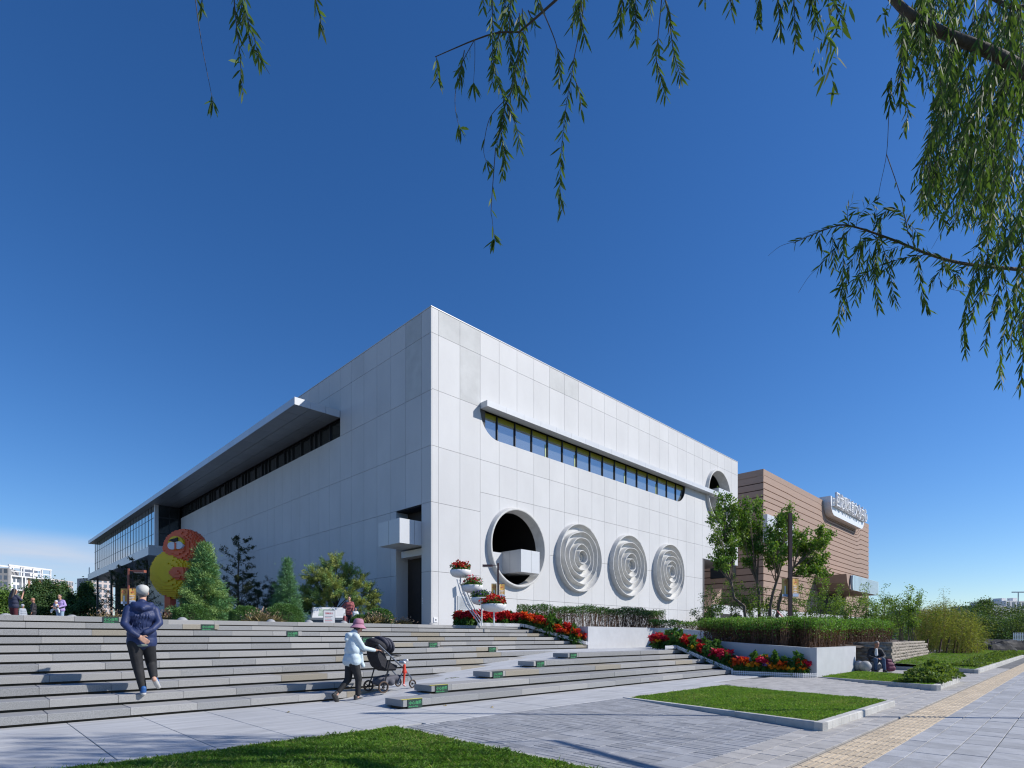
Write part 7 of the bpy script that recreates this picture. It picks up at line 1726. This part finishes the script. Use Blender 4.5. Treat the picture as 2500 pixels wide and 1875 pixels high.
# limbs
lim = MB()
def limb(pts, r): P = [Vector(p) for p in smooth([wp(*q) for q in pts], 5)]; lim.tube(P, [r[0] + (r[1] - r[0])*i/(len(P)-1) for i in range(len(P))], 8)
limb([(2640, 260, 5.2), (2500, 172, 5.1), (2420, 128, 5.0), (2300, 80, 4.95), (2225, 38, 4.9), (2175, -10, 4.9), (2080, -120, 4.8), (1800, -330, 4.6), (1500, -260, 4.5), (1362, -4, 4.55)], (.055, .010))
limb([(1362, -4, 4.55), (1310, 42, 4.6), (1268, 78, 4.65)], (.010, .007)); limb([(1268, 78, 4.65), (1215, 80, 4.68), (1163, 96, 4.7), (1110, 118, 4.75), (1062, 139, 4.8)], (.007, .003))
limb([(2080, -120, 4.8), (1600, -420, 4.5), (1000, -260, 4.4), (500, -140, 4.4)], (.028, .010))
limb([(2700, 640, 6.4), (2560, 660, 6.2), (2448, 654, 6.0), (2344, 642, 5.9), (2263, 619, 5.8), (2176, 584, 5.75), (2078, 552, 5.7), (2031, 555, 5.7), (1940, 592, 5.7)], (.022, .003))
limb([(2600, -40, 5.6), (2480, 20, 5.6), (2350, -60, 5.7)], (.03, .012))
# trunk stands off to the right
tp_ = px(2640, 260, 5.2) - WO
lim.tube([(0, 0, -.1), (-.1, .1, 2.0), (-.25, .3, 4.2), tp_ + Vector((.5, -.4, -.2)), tp_], [.30, .26, .2, .10, .057], 10)
lim.tube([(-.15, .2, 3.0), tuple((px(2700, 640, 6.4) - WO) + Vector((.4, -.2, -.3))), tuple(px(2700, 640, 6.4) - WO)], [.10, .05, .024], 7)
lim.build('trunk', M['bark'], wt, smooth=True)
# lower branch with hanging sprays
st(c6, [(1120, 1130), (940, 1110), (800, 1070), (650, 1010), (480, 955), (400, 960), (320, 985), (235, 1025)], 5.75, dens=30, r0=.004)
st(c6, [(800, 1075), (720, 1085), (610, 1120), (520, 1165), (420, 1220)], 5.75, dens=46, r0=.003)
st(c6, [(480, 960), (420, 1040), (340, 1130), (300, 1170), (258, 1235)], 5.7, dens=40, r0=.0022, upto=.6); st(c6, [(240, 1020), (180, 1040), (130, 1080)], 5.7, dens=2, r0=.0018)
for q in ([(590, 1000), (580, 1130), (600, 1305)], [(650, 1050), (650, 1180), (668, 1285)], [(760, 1080), (775, 1200), (800, 1312)], [(520, 1000), (515, 1150), (495, 1270)], [(450, 975), (440, 1250), (420, 1380)], [(470, 1120), (455, 1230), (460, 1320)], [(400, 985), (405, 1060), (410, 1140)], [(560, 1040), (545, 1150), (520, 1230)],
          [(680, 1040), (640, 1060), (620, 1100)], [(540, 1000), (500, 1070), (470, 1130)], [(575, 960), (590, 900), (600, 1000)], [(690, 890), (640, 880), (590, 940)], [(500, 960), (520, 900), (590, 840)], [(470, 950), (465, 890), (490, 850)], [(720, 980), (700, 900), (640, 890)], [(740, 1010), (740, 960), (770, 1000)], [(350, 985), (345, 1030), (360, 1060)], [(620, 1020), (560, 1010), (500, 1040)], [(860, 1080), (880, 1120), (960, 1200)], [(900, 1100), (850, 1150), (815, 1200)], [(980, 1115), (930, 1150), (900, 1220)], [(600, 1010), (590, 1080), (575, 1180)], [(610, 1030), (625, 1090), (620, 1150)]):
    st(c6, q, 5.7 + g.uniform(-.15, .15), dens=46, r0=.0025)
st(c6, [(735, 100), (700, 280), (650, 420), (640, 480), (630, 650), (600, 800), (578, 950)], 5.2, dens=9, r0=.0035, upto=.45); st(c6, [(630, 652), (690, 830), (715, 960), (760, 1060)], 5.3, dens=4, r0=.003)
st(c6, [(700, 120), (690, 280), (700, 380), (720, 470), (700, 560)], 5.3, dens=36); st(c6, [(650, 330), (640, 390), (645, 440)], 5.2, dens=70, L=(.09, .13)); st(c6, [(690, 300), (690, 400), (680, 450)], 5.2, dens=60, L=(.09, .13)); st(c6, [(980, 860), (900, 920), (820, 1050)], 5.6, dens=4, r0=.002); st(c6, [(850, 1170), (900, 1220), (1100, 1245)], 5.8, dens=4, r0=.003)
# the hanging mass at the right edge
def edge(y): return np.interp(y, [-60, 0, 150, 300, 420, 520, 600, 700, 800, 900, 960, 1010, 1060], [680, 690, 690, 720, 850, 830, 790, 740, 760, 790, 900, 1000, 1020])
clumps = [(1080, -60, 300, -.1), (820, -80, 330, -.05), (940, -70, 400, -.18), (1180, -60, 420, -.25), (760, 20, 250, -.05), (1020, 90, 420, -.35), (1200, 180, 430, -.45), (1120, 260, 420, -.40), (1000, 330, 330, -.40), (1230, 330, 480, -.35), (930, 470, 330, -.22), (1100, 480, 400, -.25), (1200, 560, 420, -.25), (850, 590, 300, -.12), (990, 620, 330, -.2), (1150, 680, 380, -.25), (1230, 760, 380, -.3), (1060, 720, 260, -.15), (830, 700, 230, -.1), (900, 200, 330, -.15), (1190, 30, 380, -.15), (720, 80, 150, -.1)]
for i in range(300):
    cx_, cy_, cl, ln = clumps[int(g.integers(0, len(clumps)))]
    x0 = cx_ + g.normal()*42; y0 = cy_ + g.normal()*38; Ln = cl*g.uniform(.55, 1.15); tt = g.uniform(4.6, 6.8); lean = ln + g.normal()*.10
    y1 = y0 + Ln; x1 = x0 + lean*Ln
    if y1 > 955 and x1 < 1000: y1 = 955
    x1 = max(x1, edge(min(y1, 1000)) - 12); x0 = max(x0, edge(max(y0, -60)) + 8)
    st(c6, [(x0, y0), (x0 + (x1 - x0)*.2 - 6, y0*.67 + y1*.33), (x0 + (x1 - x0)*.6, y0*.33 + y1*.67), (x1, y1)], tt, dens=27, r0=.0025)
for q in ([(1010, 1080), (980, 1250), (955, 1380), (965, 1505)], [(1130, 1150), (1140, 1350), (1110, 1480), (1115, 1625)], [(1190, 1150), (1170, 1280), (1160, 1400), (1150, 1500)], [(1210, 1300), (1205, 1500), (1195, 1640)], [(1060, 1050), (1040, 1180), (1000, 1300), (990, 1360)], [(1110, 1250), (1070, 1340), (1040, 1470)], [(1030, 1050), (1010, 1150), (980, 1240)], [(1100, 980), (1080, 1100), (1040, 1260)], [(1150, 980), (1120, 1130), (1090, 1290)], [(1200, 950), (1190, 1150), (1140, 1330)], [(1220, 1000), (1200, 1220), (1180, 1420)], [(1080, 900), (1050, 1000), (990, 1060)], [(1160, 900), (1100, 1040), (1030, 1130)], [(1230, 1100), (1215, 1300), (1190, 1460)]):
    st(c6, q, g.uniform(5.0, 5.9), dens=46, r0=.003)
# crown above and to the right of the frame: it dapples the foreground
for i in range(330):
    a = px(g.uniform(1900, 4200), g.uniform(-2300, -150), g.uniform(3.2, 6.4)) - WO
    if a.z < 4.2 or a.z > 11: continue
    q = a + Vector((g.normal()*.15, g.normal()*.15, -g.uniform(.7, 1.5))); k = 36; s = g.random(k); wl_.add(V3(a) + np.outer(s, V3(q - a)) + g.normal(size=(k, 3))*.03, unit(g.normal(size=(k, 3))*.5 + np.array([0, 0, -.8])), g.uniform(.08, .12, k), .02, 0)
tw_.build('twigs', M['twig'], wt)['kind'] = 'stuff'
wl_.build('foliage', M['willow_leaf'], wt, kind='stuff', long=True, droop=.10)
# leaves of the middle strands, each one by itself
leaf_ms = []
for j in range(5):
    l1 = Leaves(); l1.add([[0, 0, 0]], [[0, 1, 0]], 1.0, (.16, .17, .18, .19, .21)[j], 0); leaf_ms.append(l1.mesh('leaf', M['willow_leaf_o'], long=True, droop=(.0, .1, .18, .1, .05)[j]))
single.sort(key=lambda a: -a[2]); rest = single[300:]; single = single[:300]
for p, d, l, w_ in single:
    o = link('leaf', leaf_ms[rnd.randrange(5)], wt, Vector(p)); q = Vector(d).to_track_quat('Y', 'Z'); o.rotation_mode = 'QUATERNION'; o.rotation_quaternion = q @ Matrix.Rotation(rnd.uniform(0, 6.28), 3, 'Y').to_quaternion(); o.scale = (l, l, l)
if rest:
    l2 = Leaves(); l2.add(np.array([a[0] for a in rest]), np.array([a[1] for a in rest]), np.array([a[2] for a in rest]), np.array([a[3] for a in rest]), 0); l2.build('foliage', M['willow_leaf'], wt, kind='stuff', long=True, droop=.1)
